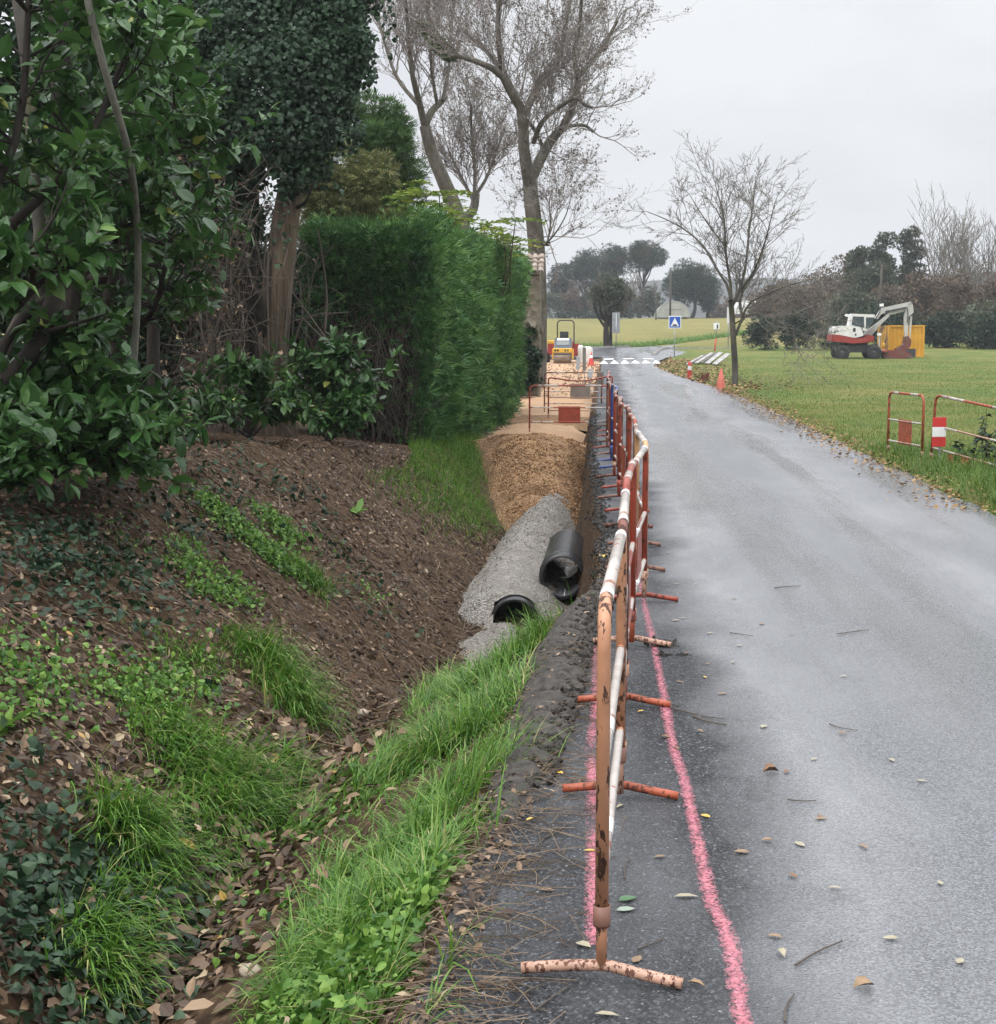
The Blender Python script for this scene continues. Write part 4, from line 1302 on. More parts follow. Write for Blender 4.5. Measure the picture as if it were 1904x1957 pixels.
for xx_ in (x0 + .04, x1 - .04):
    MA().add(*box((xx_, yc, cz_ + hc / 2), (.09, .10, hc - .002))).build("corner_post", M_CONT, o)
MA().add(*box(((x0 + x1) / 2, yc, cz_ + .06), (x1 - x0 - .18, .08, .12))).build("bottom_beam", M_CONT, o)
V_ = np.array([(x0, yc + .06, cz_), (x0, yc + .06, cz_ + hc), (x0 - .30, yc + 2.3, cz_ + hc), (x0 - .30, yc + 2.3, cz_),
               (x0 + .1, yc + .06, cz_), (x0 + .1, yc + .06, cz_ + hc), (x0 - .2, yc + 2.3, cz_ + hc), (x0 - .2, yc + 2.3, cz_)])
MA().add(V_, [[0, 1, 2, 3], [4, 7, 6, 5], [1, 5, 6, 2], [3, 2, 6, 7]]).build("end_wall", M_CONTR, o)
MA().add(*box(((x0 + x1) / 2 - .08, yc + 1.2, cz_ + hc - .06), (x1 - x0 - .1, 2.2, .06))).build("roof", M_CONT, o)
MA().add(*box((E(1510, 0)[0], yc - .35, cz_ + .26), (.66, .10, .54), .0)).build("plinth", M_DGREY, o)
g_ = kids(o)[-1]
g_.name = "ramp_plate"

# utility poles
M_WOOD = barkmat("pole_wood", (.05, .042, .034), (.11, .095, .08), 9, .1)
def pole(name, label, u, v0, v1, Yd, r_, arm=True, lean=0):
    a_, b_ = at(u, v0, Yd), at(u + lean, v1, Yd)
    o = thing(name, label, "pole", (a_[0], a_[1], min(a_[2], float(H(a_[0], a_[1])))))
    MA().add(*tubes([(a_[0], a_[1], a_[2] - .5), tuple(b_)], [[r_, r_ * .75]], 8, True)).build("shaft", M_WOOD, o, True)
    if arm:
        MA().add(*box((b_[0], b_[1], b_[2] - .35), (1.0, .1, .1))).build("crossarm", M_WOOD, o)
pole("utility_pole", "leaning utility pole in front of the brown wood, above the excavator boom", 1677, 640, 505, 128, .12, True, 9)
pole("utility_pole", "dark utility pole standing in front of the greenhouse", 1281, 606, 512, 205, .15, False, 1)
pole("utility_pole", "thin pale pole left of the greenhouse", 1254, 606, 556, 215, .09, False, 0)

# greenhouses
M_TUN = plain("greenhouse_plastic", (.33, .335, .30), .5, .12, 1)
def tunnel(label, u0, u1, vb, vt, Yd, dep, mat):
    a_, b_ = at(u0, vb, Yd), at(u1, vb, Yd)
    zt_ = at(u0, vt, Yd)[2]
    g0 = min(a_[2], float(H(a_[0], a_[1])))
    o = thing("greenhouse", label, "greenhouse", ((a_[0] + b_[0]) / 2, Yd, g0))
    cxx, hw, hh = (a_[0] + b_[0]) / 2, (b_[0] - a_[0]) / 2, zt_ - a_[2]
    t = np.linspace(0, math.pi, 18)
    px_, pz_ = cxx - hw * np.cos(t), a_[2] + hh * np.sin(t) ** .8
    yy_ = np.linspace(0, dep, 5)
    XX, YY = np.meshgrid(px_, Yd + yy_)
    ZZ = np.broadcast_to(pz_, XX.shape)
    MA().add(*sheet(XX, YY, ZZ)).build("cover", mat, o, True)
    e_ = np.c_[px_, np.full(18, Yd), pz_]
    MA().add(np.vstack([e_, [[cxx, Yd, a_[2]]]]), None, [[18, i, i + 1] for i in range(17)]).build("end_wall", mat, o)
    MA().add(*tubes(np.c_[px_, np.full(18, Yd - .03), pz_], .06, 6)).build("hoop", M_GALV, o)
    for sx in (-.45, .0, .45):
        MA().add(*tubes([(cxx + sx * hw, Yd - .04, a_[2]), (cxx + sx * hw, Yd - .04, a_[2] + hh * (.72 if sx else .5))], .05, 6)).build("door_post", M_GALV, o)
    MA().add(*tubes([(cxx - .6 * hw, Yd - .04, a_[2] + hh * .5), (cxx + .6 * hw, Yd - .04, a_[2] + hh * .5)], .05, 6)).build("door_lintel", M_GALV, o)
tunnel("rounded plastic greenhouse end wall at the back edge of the field", 1257, 1318, 606, 576, 226, 18, M_TUN)
tunnel("long white plastic greenhouse glimpsed behind the roadside tree's trunk", 1408, 1442, 600, 574, 240, 14, M_REFW)
tunnel("white greenhouse further right behind the roadside tree", 1440, 1478, 597, 573, 236, 14, M_REFW)
# ================================================================== TREES AND SHRUBS
M_BARKD = barkmat("dark_bark", (.014, .011, .009), (.040, .033, .026), 9, .3)
M_BARKB = barkmat("brown_bark", (.022, .017, .012), (.145, .108, .072), 15, .07)
M_BARKG = barkmat("grey_bark", (.045, .040, .035), (.115, .105, .090), 7, .3, (.10, .095, .055))
M_BARKP = barkmat("mottled_plane_bark", (.060, .052, .042), (.17, .155, .125), 6, .45, (.085, .075, .05))
M_BARKL = barkmat("lichen_bark", (.085, .082, .066), (.20, .195, .165), 9, .3)
M_TWIG = plain("fine_twigs", (.22, .195, .175), .85, .25, 4)
M_TWIGG = plain("grey_twigs", (.15, .135, .115), .85, .25, 4)
M_DEAD = plain("dead_stems", (.088, .070, .054), .85, .35, 3)
M_LAUREL = leafmat("laurel_leaf", [(0, (.014, .042, .010)), (.5, (.036, .094, .022)), (.84, (.078, .165, .040)), (.97, (.16, .26, .07)), (1, (.30, .32, .07))], .36, .38, .25)
M_IVYL = leafmat("ivy_leaf", [(0, (.009, .024, .011)), (.6, (.021, .050, .022)), (1, (.050, .090, .042))], .5, .32, .12)
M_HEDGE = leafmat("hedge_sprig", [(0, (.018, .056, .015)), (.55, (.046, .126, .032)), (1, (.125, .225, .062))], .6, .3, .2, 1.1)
M_CYP = leafmat("cypress_sprig", [(0, (.035, .080, .022)), (.6, (.070, .135, .038)), (1, (.12, .20, .06))], .65, .3, .15)
M_TAM = leafmat("feathery_brown_green", [(0, (.065, .082, .026)), (.6, (.135, .145, .052)), (1, (.23, .22, .085))], .7, .25, .25)
M_SUM = leafmat("yellow_green_leaf", [(0, (.07, .13, .025)), (.6, (.17, .25, .04)), (1, (.40, .40, .06))], .5, .35, .35)
M_DRYLEAF = leafmat("dry_plane_leaf", [(0, (.12, .098, .082)), (.6, (.20, .17, .145)), (1, (.31, .27, .23))], .75, .2, .2)
M_PINE = leafmat("pine_needles", [(0, (.020, .036, .024)), (.6, (.034, .058, .036)), (1, (.062, .090, .052))], .7, .25, .1)
M_EUC = leafmat("grey_green_leaf", [(0, (.040, .055, .032)), (.6, (.085, .105, .062)), (1, (.15, .165, .10))], .6, .3, .15)
M_SCRUB = leafmat("brown_scrub_leaf", [(0, (.075, .058, .042)), (.6, (.145, .108, .076)), (1, (.24, .175, .115))], .8, .2, .15)
M_DKGREEN = leafmat("dark_shrub_leaf", [(0, (.010, .026, .012)), (.6, (.020, .046, .020)), (1, (.040, .075, .030))], .55, .35, .12)
M_GRASS = leafmat("long_grass", [(0, (.038, .110, .011)), (.4, (.078, .190, .020)), (.75, (.135, .280, .034)), (.91, (.22, .36, .07)), (1, (.42, .35, .16))], .42, .45, .35)
M_WEED = leafmat("weed_leaf", [(0, (.036, .10, .016)), (.5, (.090, .20, .030)), (1, (.20, .33, .06))], .5, .4, .3)
M_MEADOW = leafmat("meadow_blades", [(0, (.055, .125, .015)), (.5, (.12, .185, .026)), (.85, (.20, .215, .052)), (1, (.28, .225, .09))], .55, .3, .3)
M_LITTER = leafmat("leaf_litter", [(0, (.024, .014, .009)), (.35, (.058, .037, .024)), (.66, (.125, .080, .050)), (.86, (.25, .165, .10)), (.97, (.40, .31, .21)), (1, (.42, .26, .05))], .6, .35, .05)

def clump_points(rs, centers, radii, n, shell=.55, squash=.8):
    """points in ragged clumps: mostly near each clump's outside"""
    c = np.array(centers)
    r = np.array(radii)
    i = rs.choice(len(c), n, p=r ** 2 / (r ** 2).sum())
    d = nrm(rs.randn(n, 3))
    rad = r[i] * (shell + (1 - shell) * rs.rand(n) ** .6) * (.82 + .36 * vnoise(d[:, 0] * 2 + i, d[:, 1] * 2 + d[:, 2] * 3, 1.6, 3))
    return c[i] + d * rad[:, None] * np.array([1, 1, squash]), d

def rot_about(v, ax, a):
    ax = ax / np.linalg.norm(ax)
    return v * math.cos(a) + np.cross(ax, v) * math.sin(a) + ax * np.dot(ax, v) * (1 - math.cos(a))

def rperp(rs, d):
    p = np.cross(d, rs.randn(3))
    return p / np.linalg.norm(p)

def grow(rs, p, d, L, r, lv, out, cfg):
    """one branch and its children; out[lv] collects (points, radii)"""
    m = cfg['seg'][min(lv, len(cfg['seg']) - 1)]
    curl, up = cfg['curl'], cfg['up']
    pts, dirs = [p], [d]
    for i in range(m):
        d = d + rs.randn(3) * curl + np.array([0, 0, up * (1 if lv else .3)])
        d = d / np.linalg.norm(d)
        p = p + d * (L / m)
        pts.append(p)
        dirs.append(d)
    last = lv >= cfg['lv']
    rad = r * np.linspace(1, .45 if not last else .3, m + 1)
    out.setdefault(lv, []).append((np.array(pts), rad))
    if last:
        return
    nc = cfg['kids'][min(lv, len(cfg['kids']) - 1)]
    nc = max(1, int(nc + rs.rand() * 1.6 - .5))
    for c in range(nc):
        t = cfg['t0'] + (1 - cfg['t0']) * (c + rs.rand() * .8) / nc
        t = min(t, .999)
        i = int(t * m)
        f = t * m - i
        q = pts[i] * (1 - f) + pts[i + 1] * f
        dd = rot_about(dirs[i], rperp(rs, dirs[i]), cfg['spread'] * (.6 + .7 * rs.rand()))
        grow(rs, q, dd / np.linalg.norm(dd), L * cfg['ratio'] * (.65 + .6 * rs.rand()) * (1.15 - .45 * t), rad[i] * cfg.get('rr', .6), lv + 1, out, cfg)
    grow(rs, pts[-1], dirs[-1], L * cfg['ratio'] * (.8 + .4 * rs.rand()), rad[-1] * .95, lv + 1, out, cfg)

def branch_mesh(ma, branches, sides, rmin=0.0, mi=0):
    groups = {}
    for P, r in branches:
        groups.setdefault(len(P), []).append((P, np.maximum(r, rmin)))
    for m, lst in groups.items():
        ma.add(*tubes(np.array([a for a, _ in lst]), np.array([b for _, b in lst]), sides), rnd=.5, mi=mi)

def tips(out, lv):
    return np.array([b[0][-1] for b in out.get(lv, [])]), np.array([b[0][-1] - b[0][-2] for b in out.get(lv, [])])

def along(branches, n, rs):
    """n random points and directions along a list of branches"""
    idx = rs.randint(0, len(branches), n)
    P, D = np.empty((n, 3)), np.empty((n, 3))
    for j, i in enumerate(idx):
        pts = branches[i][0]
        t = rs.rand() * (len(pts) - 1.001)
        k_ = int(t)
        P[j] = pts[k_] + (pts[k_ + 1] - pts[k_]) * (t - k_)
        D[j] = pts[k_ + 1] - pts[k_]
    return P, nrm(D)

def bare_tree(name, label, base, h, r, seed, cfg, mat_t, mat_b, rmin=.006, lean=(0, 0), trunk_frac=.3, leafn=0, leafs=.06, group=None, limbs=None):
    """trunk > limbs > twigs by recursive growth; 'limbs' may give hand-measured main limbs (points, r0, r1)"""
    rs = np.random.RandomState(seed)
    base = np.array(base, float)
    o = thing(name, label, "tree", tuple(base), group)
    out = {}
    tr = MA()
    if limbs is None:
        top = base + np.array([lean[0], lean[1], h * trunk_frac])
        P = arcpts([base - (0, 0, .3), base + (lean[0] * .2, lean[1] * .2, h * trunk_frac * .5), top], 10)
        tr.add(*tubes(P, [r * np.linspace(1.15, .8, 10)], 12))
        n0 = cfg.get('n0', 4)
        for i in range(n0):
            a = TAU * (i + rs.rand() * .6) / n0
            sp = cfg['spread0'] * (.5 + .8 * rs.rand())
            d = np.array([math.cos(a) * math.sin(sp), math.sin(a) * math.sin(sp), math.cos(sp)])
            q = P[-1 - (i % 3)]
            grow(rs, q, d, h * cfg['L0'] * (.8 + .4 * rs.rand()), r * .55, 0, out, cfg)
        grow(rs, P[-1], nrm(P[-1] - P[-2]), h * cfg['L0'], r * .6, 0, out, cfg)
    else:
        for pts, r0, r1 in limbs:
            P = arcpts(pts, 12)
            tr.add(*tubes(P, [np.linspace(r0, r1, 12)], 10))
            out.setdefault(-1, []).append((P, np.linspace(r0, r1, 12)))
        cfg['shoots'](rs, out, cfg)
    tr.build("trunk", mat_t, o, True)
    cr = MA()
    lv = max(out)
    for l in sorted(out):
        if l < 0:
            continue
        branch_mesh(cr, out[l], 5 if l == 0 else (4 if l == 1 else 3), rmin)
    mats = [mat_b]
    if leafn:
        src = out[lv] + out.get(lv - 1, [])
        P, D = along(src, leafn, rs)
        leaves(cr, rs, P, D + np.array([0, 0, -.5]), leafs, LEAF4, 1.0, mi=1, aspect=1.5)
        mats.append(M_DRYLEAF)
    cr.build("crown", mats, o, False)
    return o

# ---- the bare tree by the road on the right ---------------------------------------------
def lift(pts, Yd, off=0.0, rs=None, amp=0.0):
    """measured limb: picture points at the tree's own distance, with some depth of its own"""
    res = []
    for i, (u, v) in enumerate(pts):
        dy = off * (i / max(len(pts) - 1, 1)) + (rs.randn() * amp if rs is not None else 0)
        res.append(at(u, v, Yd + dy))
    return np.array(res)

def shoots_fn(n, Lr, rr, lv, kidsn, up, spread, uppull=.5, t0=.15):
    def f(rs, out, cfg):
        c = dict(seg=(5, 4, 3, 3), curl=.16, up=up, lv=lv, kids=kidsn, t0=.22, spread=spread, ratio=.55, rr=.62)
        limbs = out[-1]
        wts = np.array([np.linalg.norm(np.diff(P, axis=0), axis=1).sum() for P, _ in limbs])
        wts[0] *= cfg.get('trunkw', .0)
        for j in rs.choice(len(limbs), n, p=wts / wts.sum()):
            P, r = limbs[j]
            t = t0 + (1 - t0) * rs.rand()
            i = min(int(t * (len(P) - 1)), len(P) - 2)
            d = nrm(P[i + 1] - P[i])
            d2 = nrm(rot_about(d, rperp(rs, d), .5 + .7 * rs.rand()) + np.array([0, 0, uppull]))
            grow(rs, P[i], d2, Lr * (.5 + .9 * rs.rand()), min(r[i] * .5, rr), 0, out, c)
        for P, r in limbs[1:]:
            grow(rs, P[-1], nrm(P[-1] - P[-2]), Lr * cfg.get('endL', .45), min(r[-1], rr * 1.3), 0, out, c)
    return f

rs = np.random.RandomState(11)
Y0 = 48.0
tb = at(1405, 741, Y0)
tb[2] = H(tb[0], tb[1])
L_ = lambda pts, off: lift(pts, Y0, off, rs, .12)
limbs = [(np.vstack([tb - (0, 0, .2), L_([(1405, 700), (1402, 650), (1399, 600), (1397, 575)], 0)]), .105, .085),
         (L_([(1398, 580), (1390, 545), (1370, 515), (1352, 480), (1318, 445), (1275, 420), (1238, 405)], 1.4), .05, .012),
         (L_([(1398, 580), (1396, 540), (1388, 490), (1385, 430), (1379, 395), (1368, 355)], -.9), .055, .012),
         (L_([(1399, 585), (1412, 560), (1425, 510), (1432, 440), (1439, 395), (1444, 345)], .9), .06, .012),
         (L_([(1412, 560), (1440, 520), (1460, 470), (1472, 425), (1482, 385)], -1.3), .045, .010),
         (L_([(1406, 640), (1416, 615), (1432, 580), (1465, 562), (1500, 548), (1535, 538), (1560, 532)], -1.0), .05, .008),
         (L_([(1420, 610), (1415, 570), (1438, 530), (1452, 505)], 1.0), .05, .02),
         (L_([(1403, 620), (1440, 600), (1480, 610), (1520, 635), (1560, 655)], -1.6), .025, .006),
         (L_([(1385, 470), (1355, 430), (1332, 395), (1318, 372)], 1.2), .03, .008)]
bare_tree("bare_tree", "small bare tree with many fine branches at the roadside, left of the excavator", tb, 8, .1, 21,
          dict(shoots=shoots_fn(105, 1.05, .020, 3, (3, 3, 3), .03, .66)), M_BARKG, M_TWIGG, rmin=.0055, limbs=limbs)

# ---- big plane trees -----------------------------------------------------------------------
rs = np.random.RandomState(4)
Y0 = 50.0
L_ = lambda pts, off: lift(pts, Y0, off, rs, .15)
tb = at(1026, 720, Y0)
tb[2] = 0
limbs = [(np.vstack([tb - (0, 0, .3), L_([(1028, 600), (1026, 480), (1018, 400), (1012, 345)], 0)]), .34, .24),
         (L_([(1012, 350), (1002, 290), (998, 215), (978, 180), (955, 140), (905, 115), (866, 106)], -2.5), .21, .06),
         (L_([(1014, 345), (1040, 290), (1060, 260), (1078, 240), (1100, 190), (1104, 150), (1128, 120), (1155, 85), (1180, 40)], 2.0), .19, .05),
         (L_([(998, 215), (975, 165), (962, 140), (940, 110), (920, 88), (888, 60)], 2.2), .13, .05),
         (L_([(962, 150), (955, 90), (952, 40), (960, -20)], -1.0), .12, .07),
         (L_([(1000, 225), (1018, 185), (1034, 150), (1058, 130), (1074, 90), (1080, 50), (1092, -10)], 1.4), .13, .06),
         (L_([(1020, 272), (1035, 235), (1062, 210), (1095, 188)], -1.6), .09, .06),
         (L_([(1104, 150), (1098, 100), (1108, 50), (1112, -10)], -1.5), .09, .05),
         (L_([(1100, 185), (1118, 200), (1133, 206)], -.8), .06, .05),
         (L_([(1072, 248), (1095, 240), (1118, 240), (1134, 252)], 1.0), .07, .045),
         (L_([(1002, 225), (1020, 245), (1036, 280), (1030, 310)], 1.0), .07, .06),
         (L_([(866, 106), (835, 70), (800, 42)], -.5), .05, .03),
         (L_([(1030, 440), (1036, 462), (1048, 466)], -.6), .10, .08),
         (L_([(1044, 466), (1062, 445), (1080, 415), (1090, 385)], -1.0), .035, .012), (L_([(1046, 466), (1052, 430), (1050, 390), (1056, 360)], .8), .035, .012)]
bare_tree("plane_tree", "tall plane tree with forked trunk, almost leafless, behind the end of the hedge", tb, 14, .3, 8,
          dict(shoots=shoots_fn(165, 1.75, .020, 3, (4, 4, 3), .07, .6, .75), endL=.8), M_BARKP, M_TWIG, rmin=.0034, limbs=limbs, leafn=22000, leafs=.056)
o = [c_ for c_ in scene.objects if c_.name == 'plane_tree'][0]      # ivy clothing one dead limb
rs = np.random.RandomState(5)
P, D = clump_points(rs, [at(u, v, Y0) for u, v in ((806, 48), (818, 60), (830, 74), (842, 88), (854, 100), (862, 106))], [.14, .18, .2, .24, .22, .16], 2600, .3, .9)
ma = MA()
leaves(ma, rs, P, D + np.array([0, 0, -.4]), .11, IVY, .6)
ma.build("ivy", leafmat("limb_ivy_leaf", [(0, (.04, .08, .02)), (1, (.12, .17, .05))], .6, .3, .2), o)
rs = np.random.RandomState(6)
Y0 = 56.0
tb = at(886, 720, Y0)
tb[2] = 0
limbs = [(np.vstack([tb - (0, 0, .3), L_([(884, 520), (876, 420), (850, 350), (825, 290), (812, 240)], 0)]), .36, .20),
         (L_([(812, 240), (800, 190), (788, 140), (782, 80), (775, -10)], -2), .14, .05),
         (L_([(812, 240), (826, 212), (846, 192), (850, 186)], 1.5), .15, .10),
         (L_([(846, 192), (858, 130), (862, 60), (870, -10)], 2), .07, .04),
         (L_([(800, 200), (760, 150), (735, 80), (715, 0)], 2), .08, .04),
         (L_([(836, 200), (826, 140), (822, 60), (815, -10)], -1.5), .07, .04)]
bare_tree("plane_tree", "second plane tree leaning left, its bare shoots rising behind the round cypress", tb, 14, .3, 9,
          dict(shoots=shoots_fn(75, 2.2, .024, 3, (4, 4, 3), .12, .5, .9), endL=.8), M_BARKP, M_TWIG, rmin=.0036, limbs=limbs, leafn=14000, leafs=.056)
rs = np.random.RandomState(7)
Y0 = 62.0
tb = at(890, 720, Y0)
tb[2] = 0
limbs = [(np.vstack([tb - (0, 0, .3), L_([(884, 520), (888, 430), (905, 400), (910, 370)], 0)]), .26, .16),
         (L_([(906, 395), (908, 330), (902, 260), (900, 200)], -1), .09, .04),
         (L_([(908, 375), (930, 340), (945, 300), (960, 260)], 1.5), .08, .03),
         (L_([(906, 385), (885, 345), (868, 310), (855, 280)], 1), .08, .03)]
bare_tree("plane_tree", "smaller plane tree with a dome of reddish twigs between the two large plane trees", tb, 11, .25, 10,
          dict(shoots=shoots_fn(70, 1.7, .020, 3, (4, 4, 3), .10, .6, .5), endL=.8), M_BARKP, M_TWIG, rmin=.0036, limbs=limbs, leafn=14000, leafs=.056)

CFG_BARE = dict(seg=(5, 4, 4, 3), curl=.13, up=.09, lv=4, kids=(3, 3, 3, 3), t0=.25, spread=.6, spread0=.6, ratio=.62, L0=.30, n0=4, rr=.6)
CFG_POP = dict(CFG_BARE, up=.09, spread=.55, spread0=.42, kids=(3, 3, 2, 2), curl=.11)

# ---- leafy crowns ------------------------------------------------------------------------------
def crown(rs, ma, base, shape, n, size, tmpl, nclump=26, droop=0.0, mi=0, aspect=1.0, rmul=.34, jitter=.6, rsh=None):
    """shape: (cx,cy,cz,rx,ry,rz) ellipsoid filled with clumps of leaves"""
    cx, cy, cz, rx, ry, rz = shape
    d = nrm(rs.randn(nclump, 3))
    q = d * (rs.rand(nclump, 1) ** .45)
    C = np.array([cx, cy, cz]) + q * np.array([rx, ry, rz]) * .82
    rr = rmul * min(rx, ry, rz) * (.6 + .8 * rs.rand(nclump))
    P, D = clump_points(rs, C, rr, n)
    r_ = np.clip(.15 + .7 * rs.rand(n) + (rs.rand(nclump)[rs.randint(0, nclump, n)] - .5) * .3, 0, 1)
    leaves(ma, rs, P, D + np.array([0, 0, .25 - droop]), size, tmpl, jitter, mi=mi, rnd=r_, aspect=aspect)
    return C

def leafy_tree(name, label, cat, base, h, shape, n, size, mat, seed, trunk_r=.1, bark=None, tmpl=LEAF4, nclump=30, droop=0, group=None, aspect=1.0, rmul=.34, trunk=True, nlimb=10):
    rs = np.random.RandomState(seed)
    base = np.array(base, float)
    o = thing(name, label, cat, tuple(base), group)
    f = MA()
    C = crown(rs, f, base, shape, n, size, tmpl, nclump, droop, aspect=aspect, rmul=rmul)
    if trunk:
        t = MA()
        top = np.array([shape[0], shape[1], shape[2] - shape[5] * .2])
        P = arcpts([base - (0, 0, .3), (base * .6 + top * .4) + rs.randn(3) * trunk_r * np.array([1, 1, 0]), top], 9)
        t.add(*tubes(P, [trunk_r * np.linspace(1.1, .45, 9)], 10))
        for c_ in C[rs.choice(len(C), min(nlimb, len(C)), replace=False)]:
            i = rs.randint(4, 9)
            mid = (P[i] + c_) / 2 + rs.randn(3) * .08 * np.linalg.norm(c_ - P[i])
            t.add(*tubes(arcpts([P[i], mid, c_], 6), [trunk_r * .42 * np.linspace(1, .35, 6)], 6))
        t.build("trunk", bark or M_BARKD, o, True)
    f.build("crown" if trunk else "foliage", mat, o)
    return o

# cypress, feathery shrub, yellow-green shrubs behind the hedge
p = at(728, 440, 31)
leafy_tree("cypress", "round topped dark green cypress standing behind the hedge and the feathery shrub", "tree", (p[0], p[1], 0), 6.8, (p[0], p[1], 5.05, .86, .86, 2.0), 19000, .15, M_CYP, 41, .12, M_BARKD, SPRIG, 60, rmul=.38)
p = at(668, 440, 26.5)
leafy_tree("tamarisk", "feathery brown green shrub rising behind the hedge beside the ivy covered trunk", "shrub", (p[0], p[1], 0), 5.4, (p[0] - .05, p[1], 3.6, 1.1, .9, 1.4), 15000, .16, M_TAM, 42, .09, M_BARKB, SPRIG, 46, .5, rmul=.34)
p = at(640, 440, 29)
leafy_tree("tamarisk", "lower brown green shrub wedged between ivy trunk and hedge top", "shrub", (p[0], p[1], 0), 5, (p[0], p[1], 3.6, .7, .7, 1.1), 5000, .16, M_TAM, 43, .07, M_BARKB, SPRIG, 24, .5, rmul=.36)

def frond_shrub(label, base, tipsl, seed):
    rs = np.random.RandomState(seed)
    base = np.array(base, float)
    o = thing("sumac", label, "shrub", tuple(base))
    st, fo = MA(), MA()
    for tip in tipsl:
        tip = np.array(tip)
        mid = base * .4 + tip * .6 + rs.randn(3) * .12
        P = arcpts([base, mid, tip], 8)
        st.add(*tubes(P, [np.linspace(.025, .010, 8)], 5))
        for j in range(9):
            q = P[4 + j % 4] * .5 + P[-1] * .5 if j < 6 else tip
            a = rs.rand() * TAU
            L = .45 + .3 * rs.rand()
            d = np.array([math.cos(a), math.sin(a), .35])
            R_ = np.array([q + d * L * t + np.array([0, 0, -.35 * L * t * t]) for t in np.linspace(0, 1, 12)])
            st.add(*tubes(R_, [np.linspace(.005, .002, 12)], 3))
            side = nrm(np.cross(d, [0, 0, 1]))
            for s in (-1, 1):
                PP = R_[1:]
                leaves(fo, rs, PP, np.tile(side * s + d * .5, (11, 1)), .13, LEAF4, .2, aspect=.75, rnd=np.clip(rs.rand() * .6 + .4 * rs.rand(11), 0, 1))
    st.build("stem", M_BARKB, o)
    fo.build("foliage", M_SUM, o)
b0 = at(800, 470, 29.5)
frond_shrub("yellow green shrub with long leaf fronds rising over the middle of the hedge", (b0[0], b0[1], 1.5), [at(u, v, 29.5 + rs.randn() * .6) for u, v in [(775, 355), (790, 380), (815, 372), (840, 375), (800, 405), (855, 400), (770, 410), (830, 415), (868, 425)]], 51)
b0 = at(930, 490, 33)
frond_shrub("smaller yellow green frondy shrub above the far end of the hedge", (b0[0], b0[1], 1.5), [at(u, v, 33 + rs.randn() * .6) for u, v in [(925, 430), (960, 440), (985, 425), (945, 458), (975, 465), (910, 455)]], 52)

# ---- the clipped hedge ---------------------------------------------------------------------------
rs = np.random.RandomState(61)
o = thing("hedge", "long clipped evergreen hedge along the trench, bare and brown at its near end", "hedge", (-2.9, 29, 0))
hy0, hy1 = 21.8, 38.3
def hedge_side(y):
    return np.interp(y, [21.8, 30, 38.3], [-2.62, -2.42, -2.22])
def hedge_top(y):
    return np.interp(y, [21.8, 30, 38.3], [3.18, 3.42, 3.58])
core = MA()
yy = np.linspace(hy0 + .35, hy1 - .2, 60)
prof = []
for y in yy:
    xr, zt = hedge_side(y) - .34, hedge_top(y) - .32
    w_ = 1.55
    prof.append([(xr - .0, y, -.5), (xr + .02, y, 1.0), (xr, y, zt - .2), (xr - .25, y, zt), (xr - w_ + .2, y, zt), (xr - w_, y, zt - .3), (xr - w_, y, -.5)])
pr = np.array(prof)
pr[:, :, 0] += (fbm(pr[:, :, 1], pr[:, :, 2], .9, 5, 3) - .5) * .3
core.add(*sheet(pr[:, :, 0], pr[:, :, 1], pr[:, :, 2]))
e0 = pr[0]
core.add(np.vstack([e0, e0.mean(0)[None]]), None, [[7, i + 1, i] for i in range(6)])
core.build("branchwork", plain("hedge_interior", (.020, .016, .011), .95, .4, 6), o)
fo = MA()
n = 46000                                                   # road side
y = hy0 + (hy1 - hy0) * rs.rand(n)
z = -.30 * sstep(22, 27, y) + (hedge_top(y) + .30) * rs.rand(n) ** .92
x = hedge_side(y) + (fbm(y, z, .85, 5, 4) - .5) * .75 + rs.randn(n) * .07 - .10 * sstep(.5, 0, z) - .16 * sstep(hedge_top(y) - .5, hedge_top(y), z) ** 2
hg_ = fbm(y, z, 1.9, 77, 3)
kp_ = (hg_ > .34) | (rs.rand(n) < .25)
x, y, z, n = x[kp_], y[kp_], z[kp_], int(kp_.sum())
m_ = rs.rand(n) < .07
leaves(fo, rs, np.c_[x + .02, y, z][m_], np.tile([.9, -.15, .5], (m_.sum(), 1)), .21, SPRIG, .6, up=np.array([.7, -.4, .4]), rnd=.35 + .6 * rs.rand(m_.sum()))
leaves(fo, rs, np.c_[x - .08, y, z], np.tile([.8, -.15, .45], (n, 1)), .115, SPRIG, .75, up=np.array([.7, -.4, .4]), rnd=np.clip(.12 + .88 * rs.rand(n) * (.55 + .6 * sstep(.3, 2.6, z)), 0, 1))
n = 13000                                                    # top
y = hy0 + (hy1 - hy0) * rs.rand(n)
x = hedge_side(y) - 1.85 * rs.rand(n)
z = hedge_top(y) + (fbm(x, y, 1.1, 15, 4) - .5) * .50 + np.abs(rs.randn(n)) * .10 - .08
leaves(fo, rs, np.c_[x, y, z - .05], np.tile([.1, -.1, 1.0], (n, 1)), .14, SPRIG, .6, up=np.array([.3, -.9, .2]))
n = 15000                                                    # near end
x = hedge_side(hy0) - 1.95 * rs.rand(n)
z = -.05 + (hedge_top(hy0) + .05) * rs.rand(n)
keep = (rs.rand(n) < (.05 + .8 * sstep(1.5, 2.7, z) + .9 * sstep(hedge_side(hy0) - .35, hedge_side(hy0), x)))
x, z = x[keep], z[keep]
n = len(x)
y = hy0 + (fbm(x, z, 1.2, 25, 4) - .5) * .4 + rs.rand(n) * .25
leaves(fo, rs, np.c_[x, y, z], np.tile([.15, -.8, .4], (n, 1)), .115, SPRIG, .75, up=np.array([0, -.9, .3]), rnd=rs.rand(n) * .75)
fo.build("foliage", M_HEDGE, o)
tw = MA()                                                   # dead inner stems seen at the near end
P = []
